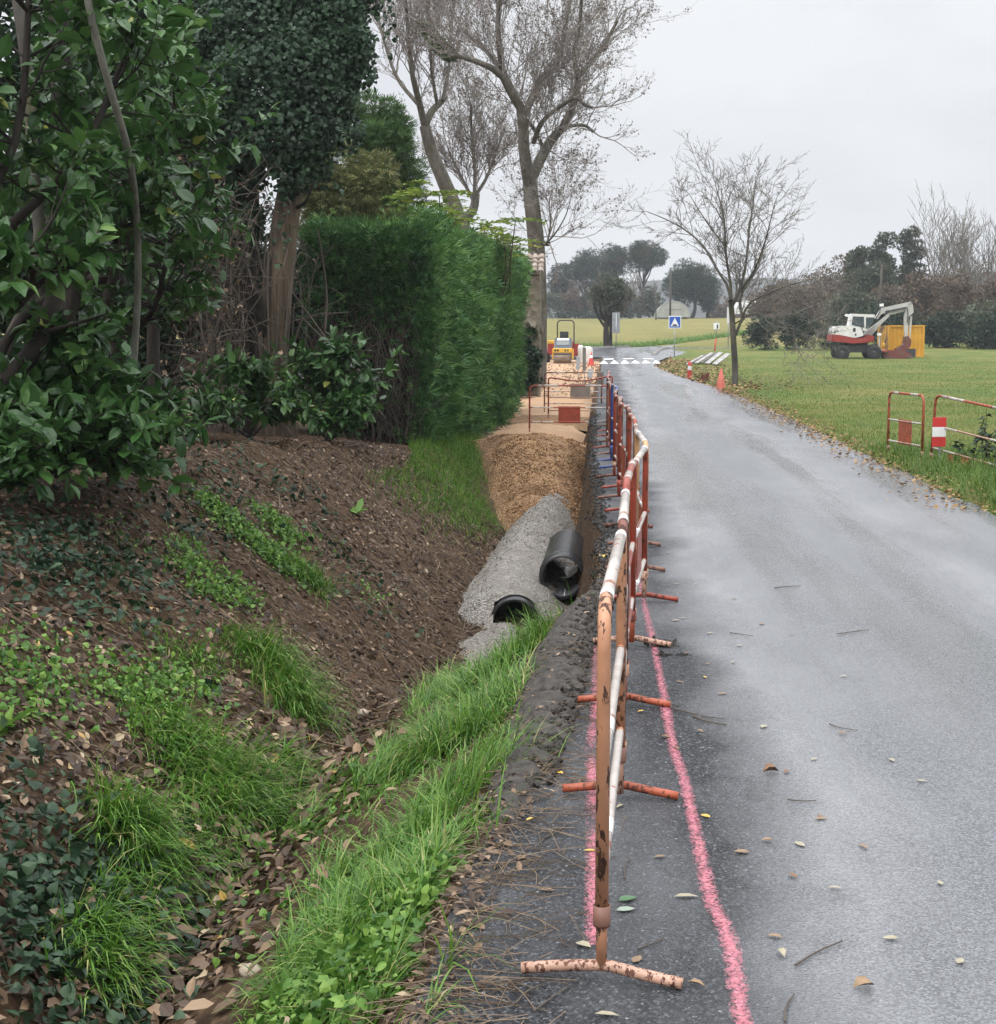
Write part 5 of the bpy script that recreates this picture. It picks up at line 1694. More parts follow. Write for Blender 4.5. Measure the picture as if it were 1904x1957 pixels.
for j in range(330):
    x0_, z0_ = hedge_side(hy0) - .1 - 1.8 * rs.rand(), 1.6 * rs.rand()
    b_ = np.array([x0_, hy0 + .05 + .25 * rs.rand(), z0_ - .2])
    P.append(arcpts([b_, b_ + rs.randn(3) * (.12, .08, .05) + (0, -.05, .35), b_ + rs.randn(3) * (.25, .12, .1) + (0, -.08, .6 + .5 * rs.rand())], 6))
tw.add(*tubes(np.array(P), .006 * (.6 + 1.2 * rs.rand(330))[:, None] * np.linspace(1, .4, 6)[None], 4))
tw.build("dead_stem", M_DEAD, o)
# clipped hedge again: low ivy shrub at the foot of the pillar
p = at(1018, 690, 44)
leafy_tree("shrub", "dark ivy shrub growing at the foot of the tiled garden wall", "shrub", (p[0] - .1, p[1] - .6, -.1), 2.3, (p[0] - .15, p[1] - .6, 1.0, .36, .5, 1.2), 3000, .10, M_DKGREEN, 63, .03, tmpl=IVY, nclump=26, rmul=.6, trunk=False)

# ---- garden wall with canal tiles --------------------------------------------------------------------
k = NM("rough_stone_wall")
k.set('Base Color', k.mix(k.ramp(k.noise(1.5, 5, .65), [(.4, 0.0), (.65, .8)]), k.ramp(k.voro(5, 'Color'), [(.1, (.12, .10, .075)), (.9, (.25, .215, .165))]), (.085, .08, .045))).set('Roughness', .92)
k.bump(k.voro(5, 'Distance'), .8, .05)
M_STONE = k.m
k = NM("lichened_roof_tile")
k.set('Base Color', k.ramp(k.noise(7, 5, .7), [(.3, (.13, .085, .06)), (.5, (.26, .20, .155)), (.72, (.46, .44, .40))])).set('Roughness', .85)
M_TILE = k.m
wx, wy = -2.32, 43.5
o = thing("garden_wall", "stone garden wall end with a cap of lichened canal tiles, past the hedge", "wall", (wx - 1.2, wy + .3, -.1))
MA().add(*rbox((wx - 1.2, wy + .3, 1.62), (3.0, .75, 3.5), .05, 2)).build("wall", M_STONE, o)
ti = MA()
for i in range(17):
    cx_ = wx + .32 - i * .19
    for rw in range(4):
        t = np.linspace(0, math.pi, 9)
        y0_, y1_ = wy - .28 + rw * .20, wy - .04 + rw * .20
        z0_, z1_ = 3.42 + rw * .13, 3.56 + rw * .13
        A = np.stack([np.c_[cx_ - .095 * np.cos(t), np.full(9, y0_), z0_ + .085 * np.sin(t)], np.c_[cx_ - .078 * np.cos(t), np.full(9, y1_), z1_ + .065 * np.sin(t)]])
        ti.add(*sheet(A[:, :, 0], A[:, :, 1], A[:, :, 2]))
        B = A.copy()
        B[:, :, 2] -= .015
        ti.add(*sheet(B[:, ::-1, 0], B[:, ::-1, 1], B[:, ::-1, 2]))
ti.add(*prism([(wy - .20, 3.38), (wy + .75, 3.38), (wy + .75, 3.95), (wy + .5, 3.96)], wx - 2.9, wx + .28, 'x'))
ti.build("tile_cap", M_TILE, o)

# ================================================================== LEFT BANK WOODLAND
def stem(ma, pts, r0, r1, sides=8, n=14):
    ma.add(*tubes(arcpts(pts, n), [np.linspace(r0, r1, n)], sides))

def laurel(label, base, stems, seed, nleaf, spreadL, leaf=.135, h_lo=.35, group="laurels on the bank"):
    """several stems from one stool, side shoots with rosettes of big leaves"""
    rs = np.random.RandomState(seed)
    base = np.array(base, float)
    o = thing("laurel", label, "shrub", tuple(base), group)
    st, fo = MA(), MA()
    out = {}
    cfg = dict(seg=(4, 4, 3), curl=.20, up=.03, lv=1, kids=(3, 2), t0=.25, spread=.75, ratio=.6, rr=.6)
    for pts, r0, r1 in stems:
        P = arcpts(pts, 14)
        st.add(*tubes(P, [np.linspace(r0, r1, 14)], 8))
        ns = nleaf // len(stems)
        for j in range(ns):
            i = min(int((h_lo + (1 - h_lo) * rs.rand()) * 13), 12)
            a = rs.rand() * TAU
            d = nrm(np.array([math.cos(a), math.sin(a) - .25, .25 + .5 * rs.rand()]))
            grow(rs, P[i], d, spreadL * (.4 + .8 * rs.rand()), .011, 0, out, cfg)
    for l in out:
        branch_mesh(st, out[l], 4, .003)
    src = out[1]
    nl = 9
    P = np.concatenate([np.repeat(b[0][-1][None], nl, 0) - np.linspace(0, .22, nl)[:, None] * nrm(b[0][-1] - b[0][-2])[None] for b in src])
    D = np.concatenate([np.repeat(nrm(b[0][-1] - b[0][-2])[None], nl, 0) for b in src])
    rad = nrm(rs.randn(len(P), 3))
    rad = nrm(rad - D * (rad * D).sum(1, keepdims=True))
    r_ = np.repeat(rs.rand(len(src)), nl) * .55 + rs.rand(len(P)) * .42
    r_[rs.rand(len(P)) < .006] = 1.0
    leaves(fo, rs, P, D * .55 + rad * .9 + np.array([0, 0, -.15]), leaf, LEAF8, .38, rnd=np.clip(r_, 0, 1), aspect=1.3)
    st.build("stem", M_BARKD, o, True)
    fo.build("foliage", M_LAUREL, o)
    return o

def on(u, v):
    return hit(u, v)

def upto(b, u, v, Yd):
    """stem from ground point b to a measured point at distance Yd"""
    e = at(u, v, Yd)
    return e

G = lambda x, y: np.array([x, y, float(H(x, y))])
b = G(-4.3, 9.6)
laurel("laurel with the largest leaves at the left edge of the picture, dark crooked stems", b,
       [([b, b + (.1, .2, 1.4), at(150, 300, 10), at(260, 60, 10.3)], .05, .018), ([b, b + (-.3, 0, 1.2), at(20, 300, 9.6), at(60, -60, 9.8)], .05, .02),
        ([b, b + (.25, .3, 1.0), at(210, 480, 10.6), at(250, 330, 10.8)], .045, .015), ([b, b + (0, -.2, .8), at(60, 560, 9.2), at(10, 420, 9)], .035, .012)], 71, 74, .60, .135, .58)
b = G(-4.6, 12.2)
laurel("tall laurel behind the leftmost one, reaching the ivy crown", b,
       [([b, b + (.1, 0, 1.4), at(225, 520, 12.4), at(230, 250, 12.6), at(300, 20, 12.8)], .06, .02), ([b, b + (-.2, .2, 1.5), at(120, 330, 12.5), at(150, 20, 12.8)], .055, .02),
        ([b, b + (.3, .2, .9), at(290, 600, 12.6), at(330, 430, 12.7)], .05, .015), ([b, b + (.5, .1, 1.6), at(300, 300, 12.2), at(360, 120, 12.4)], .05, .015)], 72, 88, .65, .125, .58)
b = G(-4.0, 10.6)
laurel("low bushy laurel overhanging the top of the bank at the left", b,
       [([b, b + (.15, -.05, .5), at(150, 790, 10), at(210, 740, 9.9)], .03, .01), ([b, b + (.1, 0, .5), at(250, 830, 10.2), at(285, 850, 10.0)], .03, .01),
        ([b, b + (-.3, -.2, .5), at(60, 830, 9.6), at(20, 760, 9.5)], .03, .01), ([b, b + (0, 0, .7), at(130, 700, 10.2), at(120, 640, 10.1)], .03, .01),
        ([b, b + (-.1, -.3, .5), at(80, 840, 9.3), at(60, 905, 9.0)], .025, .008), ([b, b + (.1, -.3, .5), at(160, 840, 9.6), at(170, 900, 9.3)], .025, .008),
        ([b, b + (.2, -.2, .45), at(220, 850, 9.8), at(245, 905, 9.6)], .022, .008), ([b, b + (-.3, -.4, .5), at(20, 860, 9.0), at(5, 930, 8.7)], .025, .008)], 73, 190, .36, .12, .45)
b = G(-4.0, 16.4)
laurel("young laurel shoots with pale leaf undersides at the foot of the ivy covered trunk", b,
       [([b, b + (.1, -.2, .4), at(480, 740, 15.8), at(470, 690, 15.8)], .018, .006), ([b, b + (-.4, -.2, .3), at(400, 800, 15.4), at(430, 760, 15.3)], .018, .006),
        ([b, b + (.3, 0, .3), at(520, 800, 16), at(540, 760, 16)], .015, .006)], 74, 42, .30, .12, .5)
b = G(-3.5, 18.3)
laurel("glossy laurel shoots between the brown trunk and the hedge", b,
       [([b, b + (.1, -.2, .4), at(640, 730, 18), at(650, 670, 18)], .018, .006), ([b, b + (.4, -.2, .3), at(690, 780, 17.8), at(705, 730, 17.8)], .018, .006),
        ([b, b + (-.1, 0, .4), at(600, 740, 18), at(600, 700, 18)], .015, .006), ([b, b + (.2, -.3, .2), at(640, 810, 17.5), at(660, 780, 17.5)], .015, .006)], 75, 60, .32, .12, .45)
b = G(-5.6, 15.0)
laurel("laurel hidden deep in the wood behind the bramble tangle", b,
       [([b, b + (.1, 0, 1.4), at(320, 420, 15.4), at(330, 150, 15.6)], .06, .02), ([b, b + (-.2, .2, 1.4), at(220, 400, 15.2), at(200, 120, 15.4)], .055, .02), ([b, b + (.3, .2, 1.0), at(120, 560, 15), at(60, 420, 15)], .05, .02)], 76, 66, .7, .125, .5)

# bare dark stems of the same thicket
def lone_stem(label, pts, r0, r1, mat, side=None, name="tree_stem"):
    o = thing(name, label, "tree", tuple(pts[0]))
    ma = MA()
    stem(ma, pts, r0, r1, 9, 18)
    ma.build("trunk", mat, o, True)
    if side:
        m2 = MA()
        for s_ in side:
            stem(m2, s_, r0 * .3, .006, 5, 10)
        m2.build("branch", mat, o, True)
    return o
b = G(-3.62, 10.9)
lone_stem("pale lichened stem slanting across the upper left thicket", [b, at(262, 600, 10.8), at(262, 430, 10.5), at(245, 290, 10.0), at(205, 150, 9.6), at(168, 0, 9.4), at(160, -120, 9.4)], .026, .024, M_BARKL)
b = G(-4.25, 12.9)
lone_stem("straight black trunk standing behind the low laurel", [b, at(228, 700, 12.9), at(226, 560, 12.9), at(220, 420, 13), at(200, 200, 13)], .085, .05, M_BARKD)
b = G(-3.95, 13.8)
lone_stem("black trunk bare of leaves left of the bramble tangle", [b, at(300, 760, 13.8), at(292, 600, 13.8), at(280, 460, 13.8), at(290, 300, 14)], .075, .04, M_BARKD)
b = G(-4.75, 9.6)
lone_stem("thick black trunk leaning right at the left edge", [b, at(40, 700, 9.8), at(95, 590, 9.9), at(120, 510, 10), at(135, 420, 10.1)], .075, .04, M_BARKD, [[at(70, 640, 9.85), at(140, 620, 9.7), at(205, 600, 9.6)]])
b = G(-5.1, 10.8)
lone_stem("grey stem curving up the upper left corner", [b, at(60, 560, 10.8), at(62, 300, 10.8), at(50, 120, 10.8), at(20, -80, 10.8)], .05, .04, M_BARKG)
b = G(-4.9, 11.6)
lone_stem("broad dark trunk rising between the two tall laurels", [b, at(135, 560, 11.7), at(120, 250, 11.8), at(110, 0, 11.8), at(105, -120, 11.9)], .10, .07, M_BARKD)

# ivy-covered tree
rs = np.random.RandomState(81)
b = G(-4.15, 18.4)
o = thing("ivy_tree", "ivy smothered tree with a bare brown ridged trunk beside the hedge", "tree", tuple(b))
tr = MA()
tp = [b - (0, 0, .2), at(520, 700, 18.4), at(530, 560, 18.4), at(545, 430, 18.5), at(563, 320, 18.6), at(580, 200, 18.7), at(590, 40, 18.8), at(600, -120, 18.8)]
stem(tr, tp, .20, .13, 14, 30)
tr.add(*lathe([(.33, -.25), (.27, .1), (.22, .5), (.195, .9)], 14, c=tuple(b)))
vn = MA()
for j in range(13):                                    # old vine strands gripping the trunk
    a_, h0, h1 = TAU * rs.rand(), .0 + 1.5 * rs.rand(), 1.2 + 2.6 * rs.rand()
    tt_ = np.linspace(0, 1, 10)
    base_ = np.array([np.interp(h0 + (h1 - h0) * tt_, [q[2] - b[2] for q in tp], [q[k_] for q in tp]) for k_ in range(3)]).T
    rr2 = .215 + .02 * rs.rand()
    vn.add(*tubes(base_ + np.c_[rr2 * np.cos(a_ + .5 * tt_ * rs.randn()), rr2 * np.sin(a_ + .5 * tt_ * rs.randn()), 0 * tt_], [np.full(10, .008 + .012 * rs.rand())], 4))
vn.build("vine", M_DEAD, o, True)
tr.build("trunk", M_BARKB, o, True)
t2 = MA()
stem(t2, [b + (-.2, .2, -.1), at(470, 700, 18.6), at(468, 540, 18.7), at(475, 420, 18.8), at(470, 260, 19), at(440, 60, 19)], .17, .12, 10, 24)
stem(t2, [b + (-.45, .3, -.1), at(436, 700, 19), at(440, 520, 19.2), at(430, 380, 19.3), at(400, 200, 19.4)], .12, .08, 9, 20)
t2.build("trunk", M_BARKD, o, True)
t3 = MA()
stem(t3, [at(516, 655, 18.35), at(500, 610, 18.2), at(492, 560, 18.05)], .085, .065, 10, 8)
t3.add(*tubes([at(492, 560, 18.05), at(491.5, 557, 18.04)], [[.065, .03]], 10, True))
t3.build("stump_branch", M_BARKD, o, True)
cs, rr_ = [], []
for (u, v, Yd, r_) in [(600, 40, 18.6, .55), (640, 110, 18.5, .42), (560, 120, 18.3, .6), (500, 60, 18.6, .7), (420, 40, 19, .7), (560, 230, 18.2, .5), (590, 290, 18.3, .32), (480, 170, 18.3, .65), (400, 150, 18.8, .6),
                       (520, 260, 18.1, .45), (440, 240, 18.4, .5), (380, 230, 18.8, .45), (350, 100, 19, .6), (640, 20, 18.7, .5), (670, -40, 18.8, .5), (560, -60, 18.8, .8), (440, -80, 19, .8), (330, 10, 19, .6),
                       (595, 330, 18.4, .22), (610, 190, 18.4, .4), (655, 75, 18.5, .33), (680, 95, 18.5, .20), (345, 230, 18.8, .35), (330, 330, 18.6, .24), (345, 290, 18.7, .25),
                       (470, 330, 18.7, .28), (440, 380, 18.8, .24), (470, 425, 18.7, .17), (420, 320, 18.9, .3), (500, 300, 18.5, .3), (552, 365, 18.4, .13), (380, 300, 18.9, .35), (365, 355, 18.7, .25), (300, 260, 18.8, .4), (620, 245, 18.4, .26), (640, 165, 18.4, .25)]:
    cs.append(at(u, v, Yd))
    rr_.append(r_)
fo = MA()
for j in range(70):
    i_ = rs.randint(0, len(cs) if j < 40 else 25)
    cs.append(cs[i_] + nrm(rs.randn(3)) * rr_[i_] * (.8 + .5 * rs.rand()) * np.array([1, .7, 1]))
    rr_.append(.10 + .16 * rs.rand())
P, D = clump_points(rs, cs, rr_, 42000, .35, .95)
gr_ = np.clip(.45 * vnoise(P[:, 0] * 2.2, P[:, 2] * 2.2, 1, 7) + .25 * vnoise(P[:, 0] * 6, P[:, 2] * 6, 1, 9) + .4 * rs.rand(len(P)) - .05, 0, 1)
leaves(fo, rs, P, D * .5 + np.array([0, 0, -.6]), .058, IVY, .55, up=np.array([.1, -.9, .35]), rnd=gr_, aspect=.95)
for j in range(120):                                   # trailing strands along the crown's edge
    i_ = rs.randint(0, len(cs))
    d_ = nrm(np.array([rs.randn(), -.3 * abs(rs.randn()), rs.randn() * .7]))
    p0 = cs[i_] + d_ * rr_[i_] * .9
    L_2 = .25 + .55 * rs.rand()
    n_ = int(26 * L_2) + 6
    q_ = p0 + np.linspace(0, 1, n_)[:, None] * (d_ * .35 * L_2 + np.array([0, 0, -.15 * L_2])) + np.linspace(0, 1, n_)[:, None] ** 2 * np.array([0, 0, -.7 * L_2]) + rs.randn(n_, 3) * .035
    leaves(fo, rs, q_, rs.randn(n_, 3) + np.array([0, -.3, -.6]), .055, IVY, .4, up=np.array([.1, -.9, .35]), rnd=np.clip(.2 + .7 * rs.rand(n_), 0, 1))
fo.build("ivy", M_IVYL, o)
br = MA()
out = {}
br.add(*tubes(arcpts([at(615, 175, 18.5), at(632, 150, 18.5), at(634, 120, 18.5), at(622, 90, 18.5)], 8), [np.linspace(.045, .03, 8)], 6))
br.build("branch", M_BARKD, o, True)
br = MA()
br.add(*tubes(arcpts([at(560, 400, 18.5), at(585, 385, 18.3), at(600, 345, 18.2)], 8), [np.linspace(.03, .012, 8)], 6))
br.build("branch", M_BARKD, o, True)

# more evergreens closing the view behind
for (u, v, Yd, rx, rz, n, lab) in ((330, 180, 21.5, 1.5, 2.3, 9000, "dense evergreen behind the ivy crown, upper left"), (120, 250, 18.5, 1.9, 2.6, 11000, "dark evergreen closing the view behind the left laurels"),
                             (60, 600, 15.5, 1.2, 1.6, 5000, "dark evergreen bush low behind the left laurels"), (250, 560, 19.5, 1.2, 1.7, 6000, "dark evergreen bush behind the black trunks"), (400, 560, 24.0, 1.6, 1.4, 5500, "dim evergreen bush seen through the bramble tangle"),
                             (540, 640, 24.5, 1.5, 1.6, 5500, "dim evergreen bush between brown trunk and hedge")):
    c = at(u, v, Yd)
    leafy_tree("evergreen", lab, "tree", (c[0], c[1], float(H(c[0], c[1]))), 6, (c[0], c[1], c[2], rx, 1.0, rz), n, .15, M_DKGREEN, 90 + int(u) % 17, .09, tmpl=LEAF4, nclump=50, rmul=.42, group="evergreens filling the wood")

# bramble and dead twigs
rs = np.random.RandomState(95)
ma = MA()
P, W_ = [], []
for j in range(620):
    u, v = 335 + 130 * rs.rand() + 50 * rs.rand() ** 3, 320 + 480 * rs.rand() ** .8
    Yd = 17.4 + 3.0 * rs.rand()
    a_ = at(u, v, Yd)
    d = rs.randn(3) * (.34, .3, .36)
    a2 = a_ + d + (0, 0, .15)
    P.append(arcpts([a_, (a_ + a2) / 2 + rs.randn(3) * .14, a2, a2 + d * .5 + (0, 0, -.4 * rs.rand())], 9))
    W_.append(np.linspace(1, .4, 9) * (.0035 + .006 * rs.rand() ** 2))
for j in range(36):
    b_ = G(-4.8 + .6 * rs.rand(), 15.8 + 4.5 * rs.rand())
    P.append(arcpts([b_, b_ + (rs.randn() * .2, rs.randn() * .2, .7 + .8 * rs.rand()), b_ + (rs.randn() * .5, rs.randn() * .3, 1.4 + 1.2 * rs.rand()), b_ + (rs.randn() * .5 + .1, rs.randn() * .4, 1.2 + 1.3 * rs.rand())], 9))
    W_.append(np.linspace(1, .4, 9) * (.006 + .010 * rs.rand() ** 2))
ma.add(*tubes(np.array(P), np.array(W_), 4))
q_ = np.array(P).reshape(-1, 3)
q_ = q_[rs.randint(0, len(q_), 1800)]
leaves(ma, rs, q_, rs.randn(1800, 3), .07, LEAF4, .8, mi=1, aspect=1.2)
stuff(ma.build("bramble_tangle", [M_DEAD, M_LITTER]), "tangle of brown dead stems and brambles around the ivy tree's trunk", "brambles")
# slanting dead poles at the hedge end
for i, (p0, p1, lab) in enumerate((((735, 800, 19.6), (560, 560, 19.0), "long dead stem slanting down right in front of the hedge end"), ((700, 720, 20.5), (575, 605, 19.2), "thinner dead stem crossing above the long slanting one"),
                                   ((620, 640, 20.3), (608, 440, 20.2), "upright dark dead stem against the hedge end"))):
    a_, b_ = at(*p0), at(*p1)
    o = MA().add(*tubes(arcpts([a_, (a_ + b_) / 2 + (0.05, .1, -.10), b_], 10), [np.linspace(.022, .010, 10)], 7, True)).build("dead_branch", M_DEAD, None, True)
    tag(o, lab, "branch")
# ================================================================== GROUND COVER
rs = np.random.RandomState(101)

def up_normal(P, e=.06):
    x, y = P[:, 0], P[:, 1]
    gx = (H(x + e, y) - H(x - e, y)) / (2 * e)
    gy = (H(x, y + e) - H(x, y - e)) / (2 * e)
    return nrm(np.stack([-gx, -gy, np.ones_like(gx)], -1))

def flat_leaves(ma, rs, P, size, tmpl, lift_=.012, mi=0, rnd=None, aspect=1.0, tilt=.35):
    n = len(P)
    N = up_normal(P)
    t = nrm(np.cross(N, rs.randn(n, 3)))
    t = nrm(t + N * np.abs(rs.randn(n, 1)) * tilt)
    s = size * (.55 + .9 * rs.rand(n))
    ma.add(*scatter(tmpl[0], tmpl[1], tmpl[2], P + N * lift_ * rs.rand(n, 1), frames(t, N + rs.randn(n, 3) * .25), np.stack([s * aspect, s, s], -1), rs.rand(n) if rnd is None else rnd), mi=mi)

# litter over bank and ditch: denser low down and near the front
n = 27000
y = 3.0 + 17 * rs.rand(n) ** 1.35
s_ = rs.rand(n)
x = XB(y) + .25 - (XB(y) + .25 - XT(y) + .6) * s_
keep = rs.rand(n) < .35 + .65 * sstep(.38, .62, fbm(x, y, 1.1, 41, 3))
P = ground_at(np.c_[x, y, 0 * x][keep])
ma = MA()
m_ = P[:, 1] < 8.5
flat_leaves(ma, rs, P[m_], .050, LEAF8, .02, aspect=1.5, tilt=.5)
P9 = P[~m_][rs.rand((~m_).sum()) < .85]
flat_leaves(ma, rs, P9, .046, LEAF8, .02, aspect=1.4, rnd=rs.rand(len(P9)) * .93)
n = 1700                                                   # big leaves in the ditch bottom
y = 3.2 + 5 * rs.rand(n)
x = XB(y) + rs.randn(n) * .28
P = ground_at(np.c_[x, y, 0 * x])
flat_leaves(ma, rs, P, .075, LEAF8, .05, rnd=np.clip(.25 + .65 * rs.rand(n) + .1 * rs.randn(n), 0, 1), aspect=1.5, tilt=.5)
n = 2300                                                   # strip of litter between grass and asphalt
y = 3.2 + 8.2 * rs.rand(n)
x = EDGE(y) - .03 + rs.randn(n) * .075
P = ground_at(np.c_[x, y, 0 * x])
P[:, 2] = np.maximum(P[:, 2], np.where(x > edge_n(y), road_z(x, y), -9)) + .004
flat_leaves(ma, rs, P, .034, LEAF8, .012, aspect=1.2, rnd=np.clip(.15 + .8 * rs.rand(n), 0, 1))
stuff(ma.build("leaf_litter", M_LITTER), "brown leaf litter over the bank and the ditch bottom", "leaf litter")

# fine twigs and roots on the bank
ma = MA()
n = 1300
y = 3.2 + 15 * rs.rand(n)
x = XB(y) + .2 - (XB(y) - XT(y) + .3) * rs.rand(n)
c_ = ground_at(np.c_[x, y, 0 * x]) + (0, 0, .015)
a = rs.rand(n) * TAU
d = np.c_[np.cos(a), np.sin(a), 0 * a]
L = .08 + .20 * rs.rand(n)
P0, P2 = c_ - d * L[:, None], c_ + d * L[:, None]
for q in (P0, P2):
    q[:, 2] = H(q[:, 0], q[:, 1]) + .012
P1 = c_ + rs.randn(n, 3) * .015 + (0, 0, .012)
ma.add(*tubes(np.stack([P0, P1, P2], 1), np.broadcast_to((.0018 + .003 * rs.rand(n) ** 2)[:, None], (n, 3)), 3))
n = 800                                                    # pine needles and straws at the asphalt edge
y = 3.3 + 4.5 * rs.rand(n) ** 1.3
x = EDGE(y) + .06 + rs.randn(n) * .13
z = np.where(x > edge_n(y), road_z(x, y), H(x, y)) + .006
c_ = np.c_[x, y, z]
a = rs.rand(n) * TAU
d = np.c_[np.cos(a), np.sin(a), 0 * a] * (.04 + .10 * rs.rand(n))[:, None]
ma.add(*tubes(np.stack([c_ - d, c_ + rs.randn(n, 3) * .008 + (0, 0, .008), c_ + d], 1), np.full((n, 3), .0013), 3))
stuff(ma.build("twig_litter", plain("straw_and_twigs", (.15, .105, .066), .8, .5, 6)), "fine twigs and straw strewn over the bank and the asphalt edge", "twigs")

# lumps of earth on the bare bank
ma = MA()
n = 5200
y = 6 + 14 * rs.rand(n)
x = XB(y) + .1 - (XB(y) - XT(y)) * rs.rand(n)
P = ground_at(np.c_[x, y, 0 * x])
ma.add(*scatter(*STONE, P, frames(rs.randn(n, 3), rs.randn(n, 3)), .012 + .05 * rs.rand(n) ** 4, rs.rand(n)))
stuff(ma.build("earth_lumps", plain("brown_earth", (.066, .040, .023), .92, .45, 9, bump=.6)), "lumps of brown earth on the bare bank", "clods")
# small stones in the earth
ma = MA()
n = 3600
y = 3.2 + 16 * rs.rand(n)
x = XB(y) + .2 - (XB(y) - XT(y)) * rs.rand(n)
P = ground_at(np.c_[x, y, 0 * x])
ma.add(*scatter(*STONE, P, frames(rs.randn(n, 3), rs.randn(n, 3)), .008 + .022 * rs.rand(n) ** 3, rs.rand(n)))
stuff(ma.build("bank_stones", plain("pale_bank_stone", (.17, .13, .10), .9, .5, 30)), "small stones in the bare earth of the bank", "stones")

# ivy ground cover
ma = MA()
def patch(us, n, rad):
    out = []
    for (u, v) in us:
        c = hit(u, v)
        out.append(np.c_[c[0] + rs.randn(n) * rad, c[1] + rs.randn(n) * rad * 1.5, np.zeros(n)])
    P = np.concatenate(out)
    e = edge_n(P[:, 1])
    return ground_at(P[P[:, 0] < e - .05])
P = patch([(40, 1660), (90, 1720), (60, 1790), (130, 1760), (40, 1860), (110, 1880), (170, 1700), (220, 1660), (30, 1560), (150, 1850), (60, 1940), (200, 1760)], 140, .18)
P = np.concatenate([P, patch([(60, 1050), (110, 1090), (150, 1120), (90, 1140), (170, 1080), (30, 1090), (200, 1150), (140, 1010), (60, 1010), (240, 1100)], 130, .24),
                    patch([(660, 1080), (690, 1120), (640, 1050), (700, 1160), (590, 960), (520, 930)], 45, .2), patch([(280, 960), (340, 930), (420, 930), (490, 900), (340, 1000)], 110, .25)])
N = up_normal(P)
leaves(ma, rs, P + N * (.02 + .07 * rs.rand(len(P), 1)), N * .25 + np.array([.5, -.6, -.1]) + 0 * P, .042, IVY, .6, up=N, rnd=rs.rand(len(P)), aspect=.95)
stuff(ma.build("ground_ivy", M_IVYL), "dark ground ivy trailing over the bank", "ivy")

# small bright weeds on the bank
ma = MA()
P = np.concatenate([patch(2 * [(395, 968), (420, 990), (450, 1010), (480, 1035), (500, 1060), (530, 1075), (560, 1100), (510, 1000), (540, 1020)], 170, .085),
                    patch(2 * [(410, 1110), (430, 1150), (450, 1130), (360, 1060), (340, 1080), (380, 1130)], 90, .085),
                    patch([(300, 1310), (340, 1300), (370, 1330), (260, 1350), (290, 1390), (320, 1430), (240, 1300)], 130, .10),
                    patch([(30, 1250), (60, 1300), (20, 1300), (80, 1340), (40, 1370)], 110, .09), patch([(150, 1290), (190, 1330), (110, 1240), (420, 1250), (230, 1020), (250, 1050), (600, 1040), (680, 1130), (720, 1150)], 40, .10),
                    patch(2 * [(760, 1790), (720, 1830), (800, 1770), (690, 1880), (740, 1900), (650, 1900), (820, 1720), (600, 1930), (850, 1690)], 150, .085),
                    patch([(470, 1650), (420, 1600), (520, 1560), (600, 1600), (350, 1720), (430, 1760), (560, 1750), (300, 1560)], 60, .15)])
N = up_normal(P)
leaves(ma, rs, P + N * (.012 + .085 * rs.rand(len(P), 1) ** 1.4), N * .3 + 0 * P, .028, IVY, .8, up=N, aspect=1.0)
stuff(ma.build("weeds", M_WEED), "small bright green weeds scattered over the bank and verge", "weeds")
# one broad-leaved dock plant
def rosette(label, P0, n, size, seed):
    r = np.random.RandomState(seed)
    m = MA()
    a = np.arange(n) / n * TAU + r.rand(n)
    D = np.c_[np.cos(a), np.sin(a), .25 + .5 * r.rand(n)]
    leaves(m, r, np.tile(P0 + (0, 0, .02), (n, 1)), D, size, LEAF8, .15, rnd=.55 + .3 * r.rand(n), aspect=1.1)
    tag(m.build("plant", M_WEED), label, "plant")
rosette("small green leafy plant alone on the bare brown earth below the hedge", hit(682, 985), 11, .15, 3)
rosette("bright broad leaved plant at the left edge of the picture on the bank", hit(8, 1405), 9, .15, 4)

# long grass: verge strip and tufts on the bank
ma = MA()
n = 40000
y = 3.0 + 8.3 * rs.rand(n) ** 1.15
lo, hi = XB(y) + .48 - .2 * sstep(5, 7, y), EDGE(y) + .04 - .10 * sstep(5, 7.5, y)
x = lo + (hi - lo) * rs.rand(n) ** .8
dens = sstep(.41, .55, fbm(x, y, 1.9, 51, 3)) * (1 - sstep(8.9, 10.0, y + .9 * (x + .9))) * sstep(0, .2, x - lo + .08)
keep = rs.rand(n) < .06 + .94 * dens
keep &= ~((x > EDGE(y) - .12) & (fbm(x, y, 2.6, 52, 2) < .46))
P = ground_at(np.c_[x, y, 0 * x][keep])
P[:, 2] = np.maximum(P[:, 2], -.04 * (P[:, 0] > edge_n(P[:, 1])) - 9 * (P[:, 0] <= edge_n(P[:, 1])))
for k_ in range(6):                                        # tufts: height, lean and heading change from place to place
    hx_ = fbm(P[:, 0], P[:, 1], 3.0, 71, 2)
    hd_ = fbm(P[:, 0], P[:, 1], 1.3, 72, 2)
    m_ = (np.floor(hd_ * 18).astype(int) % 6) == k_
    if m_.any():
        for lo_, hi_, a_, b_ in ((0, .42, .04, .12), (.42, .58, .07, .20), (.58, 1.01, .12, .30)):
            m2 = m_ & (hx_ >= lo_) & (hx_ < hi_)
            if m2.any():
                grass(ma, rs, P[m2], a_, b_, .0058, .62, az=-1.9 + 1.1 * k_, bends=(0, 1, 2, 3) if k_ % 2 else (1, 2, 3))
stuff(ma.build("verge_grass", M_GRASS), "lush long green grass on the verge between ditch and asphalt", "grass")
ma = MA()
